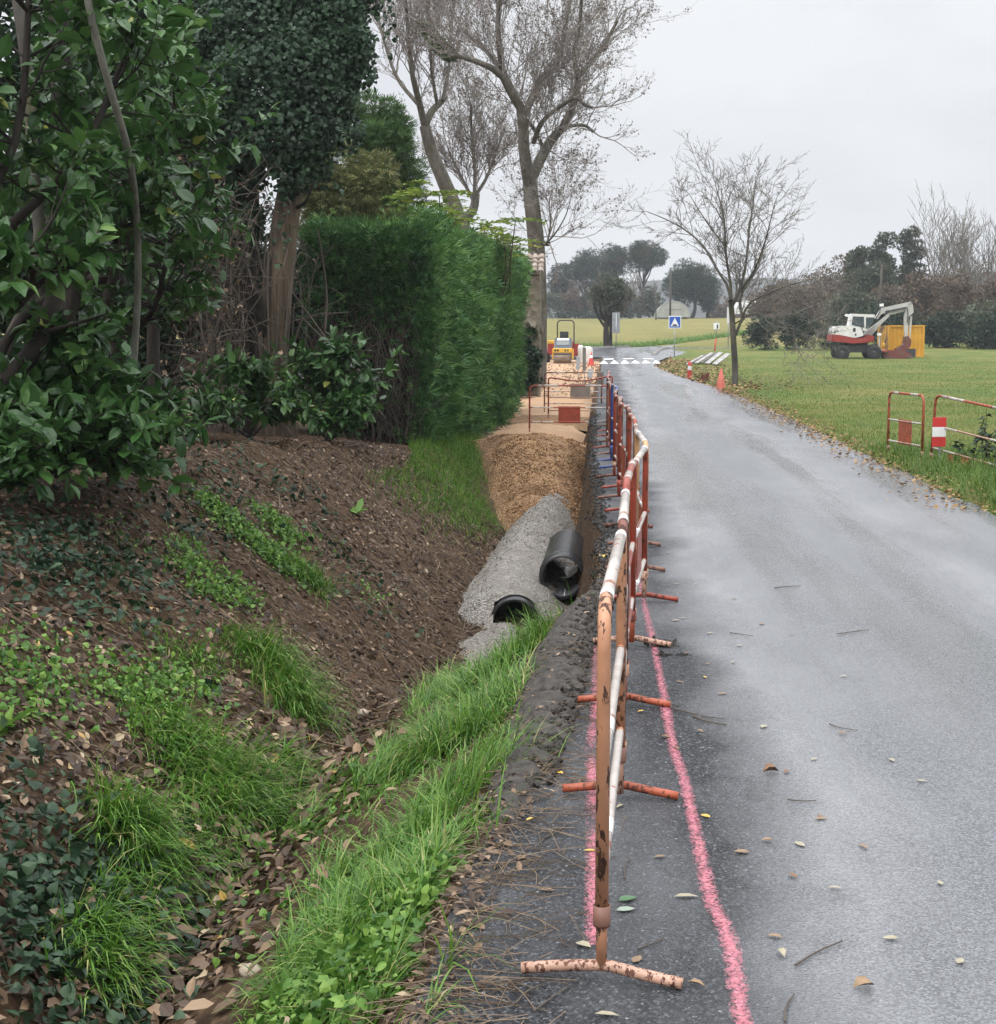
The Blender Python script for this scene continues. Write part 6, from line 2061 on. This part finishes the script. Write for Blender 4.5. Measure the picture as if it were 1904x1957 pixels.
for (u, v, rad, n, h, az) in ((520, 1275, .15, 1300, .30, -1.0), (560, 1340, .15, 1400, .34, -.9), (470, 1240, .13, 500, .20, -1), (330, 1400, .15, 700, .2, -.8), (350, 1450, .16, 900, .24, -.7), (420, 1500, .17, 1500, .28, -.6),
                              (480, 1540, .17, 1500, .27, -.5), (400, 1560, .13, 700, .26, -.8), (540, 1470, .13, 600, .22, -.4), (250, 1590, .12, 1300, .31, -.9), (290, 1640, .10, 600, .28, -.9), (240, 1740, .11, 500, .24, -.7),
                              (180, 1830, .10, 1000, .26, -.7), (210, 1880, .10, 700, .24, -.6), (600, 1120, .12, 700, .22, -1), (570, 1090, .12, 600, .18, -1), (530, 1010, .12, 500, .16, -1), (390, 1270, .12, 400, .16, -1),
                              (330, 1250, .15, 300, .14, -1), (270, 1330, .15, 400, .14, -1), (410, 1660, .15, 400, .16, -.5), (330, 1690, .12, 300, .18, -.5), (560, 1600, .12, 600, .2, 0), (640, 1500, .1, 500, .18, 0)):
    c = hit(u, v)
    n = int(n * .55)
    P = ground_at(np.c_[c[0] + rs.randn(n) * rad * .66, c[1] + rs.randn(n) * rad * 1.0, np.zeros(n)])
    grass(ma, rs, P, h * .4, h * 1.25, .0066, .5, az=az, rlo=.0, rhi=1.0, bends=(1, 2, 3))
# tuft leaning over the asphalt edge
c = hit(880, 1520)
P = ground_at(np.c_[c[0] + rs.randn(1300) * .10, c[1] + rs.randn(1300) * .14, np.zeros(1300)])
grass(ma, rs, P, .10, .30, .0045, .75, az=.1)
stuff(ma.build("bank_grass", M_GRASS), "drooping tufts of long grass growing on the earth bank", "grass")
# short grass on the slope under the hedge
ma = MA()
n = 20000
y = 14.5 + 13 * rs.rand(n)
top = XT(y) + .55 * (1 - sstep(18.5, 21.5, y))
x = top - .2 + (XL(y) - .05 - top + .2) * rs.rand(n)
d_ = (x - top) / (XL(y) - top)
keep = (rs.rand(n) < (sstep(16, 19, y) * (1 - sstep(.35, .85, d_ + (fbm(x, y, 1.2, 61, 3) - .5) * 1.1 - .25 * sstep(20, 24, y)))))
P = ground_at(np.c_[x, y, 0 * x][keep])
grass(ma, rs, P, .08, .24, .007, .5, az=-.8)
stuff(ma.build("slope_grass", M_GRASS), "green grass on the slope between hedge foot and trench", "grass")

# meadow on the right
ma = MA()
n = 46000
y = 11 + 24 * rs.rand(n) ** 1.1
x = RR(y) + .02 + (1.0 + .18 * y) * rs.rand(n) ** 1.25
keep = x < (y * .285 + .6)
x, y = x[keep], y[keep]
e_ = x - RR(y)
keep = rs.rand(len(x)) < .25 + .75 * sstep(.0, .35, e_)
x, y = x[keep], y[keep]
P = ground_at(np.c_[x, y, 0 * x])
near = sstep(25, 17, y) * sstep(2.2, .4, x - RR(y))
q5 = fbm(P[:, 0], P[:, 1], .8, 81, 3) + .12 * rs.randn(len(P))
for a_, b_, c_, d_ in ((-9, .42, .0, .45), (.42, .55, .3, .75), (.55, 9, .6, 1.0)):
    m_ = (q5 >= a_) & (q5 < b_)
    grass(ma, rs, P[m_], .035, .105, .0065, .5, rlo=c_, rhi=d_)
m = near > .35
P2 = P[m][rs.rand(m.sum()) < .9]
grass(ma, rs, P2 + rs.randn(len(P2), 3) * (.08, .08, 0), .10, .30, .007, .40, rlo=.0, rhi=.45)
n = 52000
y = 33 + 64 * rs.rand(n) ** .9
x = RR(np.minimum(y, 97)) + .05 + (y * .29 - RR(np.minimum(y, 97))) * rs.rand(n)
P = ground_at(np.c_[x, y, 0 * x])
q5 = fbm(P[:, 0], P[:, 1] * .5, .35, 82, 4) + .10 * rs.randn(len(P))
for a_, b_, c_, d_ in ((-9, .42, .0, .45), (.42, .55, .3, .75), (.55, 9, .65, 1.0)):
    m_ = (q5 >= a_) & (q5 < b_)
    grass(ma, rs, P[m_], .02, .08, .016, .7, rlo=c_, rhi=d_, bends=(1, 2))
stuff(ma.build("meadow_grass", M_MEADOW), "short yellowish green meadow grass across the road", "grass")
ma = MA()                                                  # rank stems around the tilted barrier
for j in range(16):
    x_, y_ = 4.42 + .6 * rs.rand(), 17.6 + 1.6 * rs.rand()
    b_ = np.array([x_, y_, float(H(x_, y_))])
    h_ = .25 + .45 * rs.rand()
    e2 = b_ + (rs.randn() * .12, rs.randn() * .12, h_)
    ma.add(*tubes(arcpts([b_, (b_ + e2) / 2 + rs.randn(3) * .03, e2], 6), [np.linspace(.006, .003, 6)], 4))
    q_ = b_ + (e2 - b_) * (.3 + .7 * rs.rand(26, 1))
    leaves(ma, rs, q_, rs.randn(26, 3) * (1, 1, .3), .075, LEAF4, .3, mi=1)
stuff(ma.build("tall_weeds", [M_DEAD, M_DKGREEN]), "dark tall weeds growing through the tilted barrier", "weeds")
# fallen leaves on the far verge
ma = MA()
n = 2600
y = 42 + 52 * rs.rand(n)
x = RR(y) - .15 + 1.7 * np.abs(rs.randn(n)) * (.55 + .45 * sstep(50, 80, y))
P = ground_at(np.c_[x, y, 0 * x])
P[:, 2] += .03
flat_leaves(ma, rs, P, .11, LEAF4, .05, aspect=1.4)
n = 3000
y = 14 + 30 * rs.rand(n)
x = RR(y) + .25 * rs.randn(n)
P = ground_at(np.c_[x, y, 0 * x])
P[:, 2] = np.maximum(P[:, 2], road_z(x, y)) + .008
flat_leaves(ma, rs, P, .055, LEAF4, .012, aspect=1.2)
stuff(ma.build("verge_leaves", leafmat("orange_brown_leaves", [(0, (.08, .05, .025)), (.5, (.21, .125, .055)), (1, (.38, .25, .12))], .7, .25, .1)), "orange brown fallen leaves along the far edge of the road", "fallen leaves")

# ================================================================== LOOSE THINGS ON THE ROAD
def one_leaf(x, y, size, az, mat, label, group, cat="leaf", curl=.3, w=1.0, zoff=.0):
    t = LEAF8[0].copy()
    t[:, 0] *= w
    t[:, 2] = np.abs(t[:, 0]) * curl + .10 * curl * np.sin(t[:, 1] * 3) + .012
    m = MA().add(t * size, LEAF8[1], LEAF8[2])
    o = m.build("fallen_leaf", mat, None, True)
    o.location = (x, y, float(road_z(np.array(x), np.array(y))) + .006 + zoff)
    o.rotation_euler = (0, 0, az)
    return tag(o, label, cat, group)
M_LFTAN = plain("tan_dead_leaf", (.22, .14, .075), .45, .3, 40)
M_LFPALE = plain("pale_dead_leaf", (.30, .265, .18), .4, .25, 40)
M_LFBRN = plain("brown_dead_leaf", (.16, .075, .030), .4, .35, 40)
M_LFYEL = plain("yellow_leaf", (.55, .36, .045), .4, .25, 40)
M_LFGRN = plain("green_leaf", (.060, .14, .055), .3, .3, 40)
M_LFSIL = plain("silvery_green_leaf", (.27, .33, .26), .3, .2, 40)
def rleaf(u, v, L_m, az, mat, label, group=None, **kw):
    p = atz(u, v, .02)
    return one_leaf(p[0], p[1], L_m, az, mat, label, group, **kw)
rleaf(1183, 1722, .062, -1.0, M_LFGRN, "dark green laurel leaf lying beside the nearest barrier post", w=1.7, curl=.15)
rleaf(1178, 1740, .058, -1.25, M_LFSIL, "silvery green leaf lying just below the dark green laurel leaf", w=1.6, curl=.1)
rleaf(1287, 1716, .075, -1.5, M_LFPALE, "pale narrow leaf between the barrier and the pink line", w=.9)
rleaf(1458, 1482, .062, -1.4, M_LFBRN, "large curled orange brown leaf on the road right of the pink line", w=2.3, curl=.9)
rleaf(1136, 1936, .062, -1.7, M_LFPALE, "pale narrow leaf at the bottom edge in front of the barrier foot", w=.9)
rleaf(1672, 1890, .062, 1.9, M_LFTAN, "torn tan leaf low on the right side of the road", w=2.0, curl=.7)
rleaf(1500, 1835, .052, .3, M_LFPALE, "pale folded leaf standing on the road at the lower right", w=1.2, curl=.9)
rleaf(1313, 1880, .05, -2.0, M_LFTAN, "small tan leaf beside the pink line near the bottom edge", w=1.1, curl=.8)
rleaf(1192, 1538, .05, 2.6, M_LFPALE, "pale pointed leaf at the second barrier's foot", w=.8)
rleaf(1176, 1492, .05, -.8, M_LFYEL, "crumpled yellow leaf stuck on the nearest barrier's rail", w=1.6, curl=.7, zoff=.33)
rleaf(1152, 1320, .06, .1, M_LFYEL, "narrow yellow leaf clinging to the nearest barrier's post", w=.8, curl=.5, zoff=.62)
rnd_ = np.random.RandomState(202)
kinds = [(M_LFTAN, "small tan fallen leaf lying flat on the wet road", "tan leaves fallen on the road"), (M_LFPALE, "small pale fallen leaf shining on the wet road", "pale leaves fallen on the road"),
         (M_LFBRN, "small dark brown fallen leaf curled up on the wet road", "brown leaves fallen on the road"), (M_LFYEL, "small yellow fallen leaf on the wet asphalt", "yellow leaves fallen on the road")]
spots = [(1478, 1612, 0), (1520, 1614, 1), (1433, 1634, 0), (1523, 1684, 2), (1581, 1703, 1), (1497, 1797, 0), (1717, 1799, 1), (1556, 1572, 0), (1570, 1570, 2), (1346, 1297, 3), (1291, 1305, 0), (1262, 1410, 2), (1288, 1430, 2), (1233, 1361, 3),
         (1355, 1275, 0), (1030, 1412, 3), (1040, 1312, 3), (1062, 1472, 3), (1022, 1326, 0), (1140, 1625, 3), (1463, 1392, 1), (1500, 1484, 2), (1550, 1460, 1), (1700, 1458, 1), (1600, 1410, 0), (1420, 1240, 1), (1308, 1253, 2), (1405, 1270, 1),
         (1350, 1215, 1), (1300, 1185, 1), (1285, 1190, 1), (1460, 1200, 0), (1520, 1220, 2), (1330, 1120, 1), (1400, 1150, 0), (1280, 1060, 1), (1290, 1120, 1), (1620, 1300, 1), (1750, 1500, 1), (1640, 1620, 0), (1800, 1700, 1), (1830, 1850, 1),
         (1340, 1560, 3), (1250, 1640, 0), (1210, 1840, 0), (1100, 1800, 1), (1060, 1700, 0), (1020, 1560, 3), (990, 1640, 0), (1330, 1400, 0), (1390, 1330, 0)]
for (u, v, kd) in spots:
    m, lab, grp = kinds[kd]
    rleaf(u, v, .035 + .02 * rnd_.rand(), rnd_.rand() * TAU, m, lab, grp, w=.8 + .9 * rnd_.rand(), curl=.05 + .4 * rnd_.rand() ** 2)

def road_twig(u0, v0, u1, v1, r_, label, group=None):
    a_, b_ = atz(u0, v0, .02), atz(u1, v1, .02)
    mid = (a_ + b_) / 2 + np.array([rnd_.randn() * .012, rnd_.randn() * .012, 0])
    P = arcpts([a_, mid, b_], 8)
    P[:, 2] = road_z(P[:, 0], P[:, 1]) + r_ + .004
    o = MA().add(*tubes(P, [np.linspace(r_, r_ * .6, 8)], 6, True)).build("twig", M_DEAD, None, True)
    tag(o, label, "twig", group)
TW = "thin dead twigs lying on the road"
road_twig(1282, 1357, 1335, 1372, .004, "dark twig lying against the end of the third barrier's red foot")
road_twig(1325, 1374, 1388, 1392, .0045, "longest dark twig on the road right of the third barrier")
for s in ((1585, 1392, 1640, 1405), (1505, 1535, 1560, 1538), (1520, 1850, 1610, 1805), (1218, 1815, 1270, 1795), (1340, 1373, 1385, 1380), (1600, 1220, 1660, 1212),
          (1395, 1215, 1440, 1222), (1020, 1930, 1090, 1880), (985, 1915, 1040, 1878), (1195, 1680, 1205, 1640), (1040, 1600, 1085, 1575), (1090, 1640, 1130, 1660), (1500, 1957, 1518, 1905), (1255, 1340, 1300, 1352), (1480, 1130, 1530, 1127)):
    road_twig(*s, .0022 + .001 * rnd_.rand(), "thin pale dead twig lying on the wet road", TW)

# mud clods by the fourth barrier
def clod(u, v, s, label, seed):
    r = np.random.RandomState(seed)
    p = atz(u, v, .02)
    m = MA()
    n = 60
    P = np.c_[p[0] + r.randn(n) * s * .42, p[1] + r.randn(n) * s * .3, .02 + np.abs(r.randn(n)) * s * .16]
    m.add(*scatter(*STONE, P, frames(r.randn(n, 3), r.randn(n, 3)), s * (.10 + .16 * r.rand(n)), r.rand(n)))
    tag(m.build("mud_clod", M_MUD), label, "clod")
clod(1266, 1235, .09, "largest dark mud clod on the road at the fourth barrier's foot", 1)
clod(1268, 1254, .045, "middle mud clod just in front of the largest one", 2)
clod(1308, 1254, .04, "small mud clod right of the others on the road", 3)
def rock(u, v, s, label, seed, mat):
    r = np.random.RandomState(seed)
    p = hit(u, v)
    d = nrm(r.randn(260, 3))
    g = np.linspace(0, math.pi, 9)
    vv, qq = lathe([(math.sin(t) * s, math.cos(t) * s * .75) for t in g], 14)
    f = 1 + .35 * (fbm(vv[:, 0] / s + seed * 3, vv[:, 1] / s + vv[:, 2] / s, 1.3, seed, 3) - .5)
    vv = vv * f[:, None] * np.array([1.2, .9, 1]) + p + (0, 0, s * .35)
    tag(MA().add(vv, qq).build("stone", mat, None, True), label, "stone")
M_ROCK = plain("pale_limestone", (.40, .33, .25), .85, .25, 12, bump=.4)
rock(395, 1765, .030, "pale round stone among brown leaves in the ditch bottom", 1, M_ROCK)
rock(480, 1862, .034, "flat pale stone near the bottom edge beside the grass", 2, M_ROCK)
rock(692, 1366, .035, "pale stone at the foot of the bank where the ditch narrows", 3, M_ROCK)
rock(470, 1825, .022, "small pale stone above the flat stone in the ditch", 4, M_ROCK)
rock(1030, 1165, .022, "white pebble on the mud beside the half buried pipe", 5, M_REFW)

# ================================================================== BACKGROUND PLANTING
def G2(u, v, Yd):
    p = at(u, v, Yd)
    return np.array([p[0], p[1], float(H(p[0], p[1]))])
def px(Yd):
    return Yd / 2850
# small tree beside the grey sign
b = G2(1161, 668, 115)
leafy_tree("small_tree", "small twiggy evergreen oak at the field edge beside the grey sign", "tree", b, 6.3, (b[0] + .1, b[1], b[2] + 4.2, 2.0, 1.6, 2.0), 7000, .17, M_EUC, 301, .28, M_BARKD, nclump=60, rmul=.26, nlimb=30)
bare_tree("small_tree", "bare grey twigs reaching above the small tree by the grey sign", (b[0] + .25, b[1] + .6, b[2]), 6.6, .12, 302, dict(CFG_BARE, spread0=.75), M_BARKD, M_TWIGG, rmin=.018)

def pine(label, u, vb, vt, Yd, w_px, seed, flat=.36, n=7000, lean=0, stemr=.28, low=.62):
    b = G2(u, vb, Yd)
    rs_ = np.random.RandomState(seed)
    top = at(u + lean, vt, Yd)
    hh = top[2] - b[2]
    w_ = w_px * px(Yd) / 2
    cz_ = b[2] + hh * (low + (1 - low) / 2)
    leafy_tree("pine", label, "tree", b, hh, (top[0], b[1], cz_, w_, w_ * .9, hh * (1 - low) / 2 * 1.1), n, .42, M_PINE, seed, stemr, M_BARKD, SPRIG, 34, rmul=.52 if flat < .5 else .42, aspect=1.3, nlimb=16)
pine("umbrella pine with a flat wide crown on a bare leaning trunk", 1222, 602, 463, 255, 88, 311, lean=16, low=.64, n=8000, stemr=.34)
pine("tall dark pine in the middle of the far pine group", 1172, 604, 468, 262, 66, 312, low=.42, n=8000)
pine("shorter dark pine, left of the far pine group", 1118, 604, 487, 258, 88, 313, low=.50, n=8000)
pine("lowest pine at the left end of the far pine group", 1074, 605, 510, 255, 56, 314, low=.35, n=5000)
pine("broad round dark pine right of the greenhouse", 1322, 606, 508, 232, 92, 315, low=.30, n=11000, stemr=.3)
pine("small round dark pine leaning on the broad one", 1352, 606, 530, 236, 50, 316, low=.2, n=5000)

def scrub(label, u, vb, vt, Yd, w_px, seed, mat, n=3500, size=.3, trunk=False, group=None, name="shrub", nclump=30):
    b = G2(u, vb, Yd)
    top = at(u, vt, Yd)[2]
    hh = max(top - b[2], .6)
    w_ = w_px * px(Yd) / 2
    return leafy_tree(name, label, "shrub" if name == "shrub" else "tree", b, hh, (b[0], b[1], b[2] + hh * .47, w_, w_ * .6, hh * .55), n, size, mat, seed, .06 * hh, M_BARKD, LEAF4, nclump, rmul=.45, trunk=trunk, group=group)
SG = "brown scrub along the far field edge"
i = 0
for (u, vt, w_) in ((1050, 560, 60), (1085, 545, 60), (1120, 556, 50), (1150, 540, 56), (1190, 552, 60), (1226, 560, 44), (1245, 548, 50)):
    scrub("%s brown thicket at the back of the field" % ["leftmost low", "tall left hand", "third low", "tallest middle", "fifth broad", "narrow right hand", "last"][i], u, 606, vt, 246 + (i * 3) % 8, w_, 320 + i, M_SCRUB if i % 2 else M_EUC, 3000, .34, group=SG)
    i += 1
for j, (u, vt) in enumerate(((1205, 540), (1252, 535), (1100, 530))):
    b = G2(u, 606, 250)
    bare_tree("bare_tree", ["grey bare tree behind the umbrella pine's trunk", "thin bare tree left of the far greenhouse", "grey bare tree among the far left thicket"][j], b, (606 - vt) * px(250), .14, 330 + j, CFG_POP, M_BARKG, M_TWIGG, rmin=.03)
scrub("dark clipped hedge band closing the far side of the field", 1150, 608, 592, 240, 230, 341, M_DKGREEN, 5000, .30, name="shrub", nclump=80)

# right: dark hedge, woods behind the excavator
HB = "dark evergreen bushes left of the excavator"
scrub("dark green bush at the left end of the evergreen hedge behind the meadow", 1462, 668, 603, 110, 80, 351, M_DKGREEN, 5000, .16, group=HB)
scrub("broad dark green bush in the middle of the evergreen hedge behind the meadow", 1525, 668, 596, 110, 90, 352, M_DKGREEN, 6000, .16, group=HB)
scrub("dark green bush touching the excavator's rear end", 1590, 670, 600, 109, 70, 353, M_DKGREEN, 4500, .16, group=HB)
BW = "brown woodland bushes behind the excavator"
bl = ["russet bush above the dark hedge", "tall rounded russet tree crown left of the grey green trees", "brown bush behind the excavator cab", "brown thicket behind the boom", "dull brown thicket above the container", "brown thicket right of the container", "brown bush at the right picture edge",
      "greenish bush low behind the container", "low brown bush at the far right behind the meadow", "brown bush right behind the tree by the road", "low dark thicket right of the container", "low dark thicket at the right picture edge"]
for j, (u, vb, vt, w_, Yd, m) in enumerate((a_[0], a_[1], a_[2] - 10, a_[3] * 1.2, a_[4], a_[5]) for a_ in ((1530, 640, 535, 100, 150, M_SCRUB), (1605, 645, 478, 90, 152, M_SCRUB), (1620, 660, 545, 90, 128, M_EUC), (1690, 660, 530, 110, 130, M_SCRUB), (1770, 662, 520, 110, 132, M_SCRUB), (1830, 664, 515, 100, 128, M_SCRUB),
                                            (1895, 664, 530, 100, 126, M_SCRUB), (1700, 668, 590, 110, 120, M_DKGREEN), (1880, 672, 590, 110, 116, M_EUC), (1490, 640, 545, 70, 158, M_SCRUB), (1800, 674, 610, 80, 114, M_DKGREEN), (1900, 676, 615, 90, 112, M_DKGREEN))):
    scrub(bl[j], u, vb, vt, Yd, w_, 360 + j, m, 5200, .24, group=BW, nclump=44)
for j, (u, vb, vt, w_, Yd, m, lab) in enumerate(((1560, 640, 522, 150, 172, M_SCRUB, "broad brown thicket far behind the dark hedge bushes"), (1660, 650, 508, 150, 166, M_EUC, "dull green wood edge rising behind the excavator cab"),
        (1760, 655, 505, 150, 166, M_SCRUB, "broad brown wood edge behind the leftmost poplar"), (1860, 655, 498, 150, 160, M_SCRUB, "broad brown wood edge at the right, under the poplars"),
        (1480, 632, 558, 110, 178, M_SCRUB, "hazy brown thicket between greenhouse and dark hedge bushes"))):
    scrub(lab, u, vb, vt, Yd, w_, 410 + j, m, 6500, .26, group="wood edge far behind the excavator", nclump=60)
el = ["leftmost grey green tree behind the excavator, narrow pointed top", "middle grey green tree, tallest behind the boom", "right hand grey green tree beside the bare poplars", "lower grey green tree filling the gap"]
for j, (u, vb, vt, w_, Yd) in enumerate(((1636, 640, 448, 44, 142), (1686, 640, 432, 58, 144), (1737, 645, 412, 50, 146), (1665, 650, 500, 90, 140))):
    b = G2(u, vb, Yd)
    hh = at(u, vt, Yd)[2] - b[2]
    w2 = w_ * px(Yd) / 2
    leafy_tree("evergreen_tree", el[j], "tree", b, hh, (b[0], b[1], b[2] + hh * .62, w2, w2 * .8, hh * .40), 6000, .24, M_EUC, 380 + j, .2, M_BARKD, LEAF4, 44, rmul=.42, group="grey green trees behind the excavator")
pls = ["leftmost bare poplar beside the grey green trees", "second bare poplar from the left, tallest", "third bare poplar, forked low", "bare poplar near the right picture edge", "bare tree at the right picture edge", "slender bare tree between the poplars"]
for j, (u, vt, Yd) in enumerate(((1786, 385, 138), (1822, 372, 140), (1852, 380, 137), (1882, 420, 136), (1905, 400, 139), (1838, 430, 134))):
    b = G2(u, 650, Yd)
    hh = at(u, vt, Yd)[2] - b[2]
    bare_tree("bare_poplar", pls[j], b, hh, .16, 390 + j, CFG_POP, M_BARKG, M_TWIGG, rmin=.016, group="bare poplars on the right")
# far band beyond the right meadow and behind the roadside tree
for j, (u, vb, vt, w_, Yd) in enumerate(((1400, 600, 560, 90, 330), (1450, 600, 552, 90, 340), (1500, 600, 556, 80, 300), (1370, 600, 572, 50, 300))):
    scrub(["hazy thicket behind the roadside tree's trunk", "hazy thicket behind the white greenhouses", "hazy brown thicket right of the white greenhouses", "small hazy thicket beside the round pine"][j], u, vb, vt, Yd, w_, 400 + j, M_SCRUB, 3000, .5, group="far hazy thickets")
# grass bank past the junction
ma = MA()
n = 9000
x = -3 + 18 * rs.rand(n)
y = np.interp(x, [-3, 0, 5, 11.3, 22], [113.8, 115, 121.5, 140.5, 175]) + 1 + 6 * rs.rand(n) ** 1.5
P = ground_at(np.c_[x, y, 0 * x])
grass(ma, rs, P, .2, .55, .03, .5, bends=(0, 1, 2))
stuff(ma.build("field_margin_grass", M_GRASS), "green grass margin between the far road and the field", "grass")
# ================================================================== AIR
k = NM("damp_air")
k.n.remove(k.b)
vol = k.n.new("ShaderNodeVolumePrincipled")
vol.inputs['Color'].default_value = (.86, .90, .96, 1)
vol.inputs['Density'].default_value = .0005
vol.inputs['Anisotropy'].default_value = .2
k.l.new(vol.outputs[0], k.out.inputs['Volume'])
V, Q = box((100, 380, 15.5), (2100, 1100, 36))
hz_ = MA().add(V, Q).build("haze", k.m)
stuff(hz_, "thin damp haze over the whole scene", "haze")
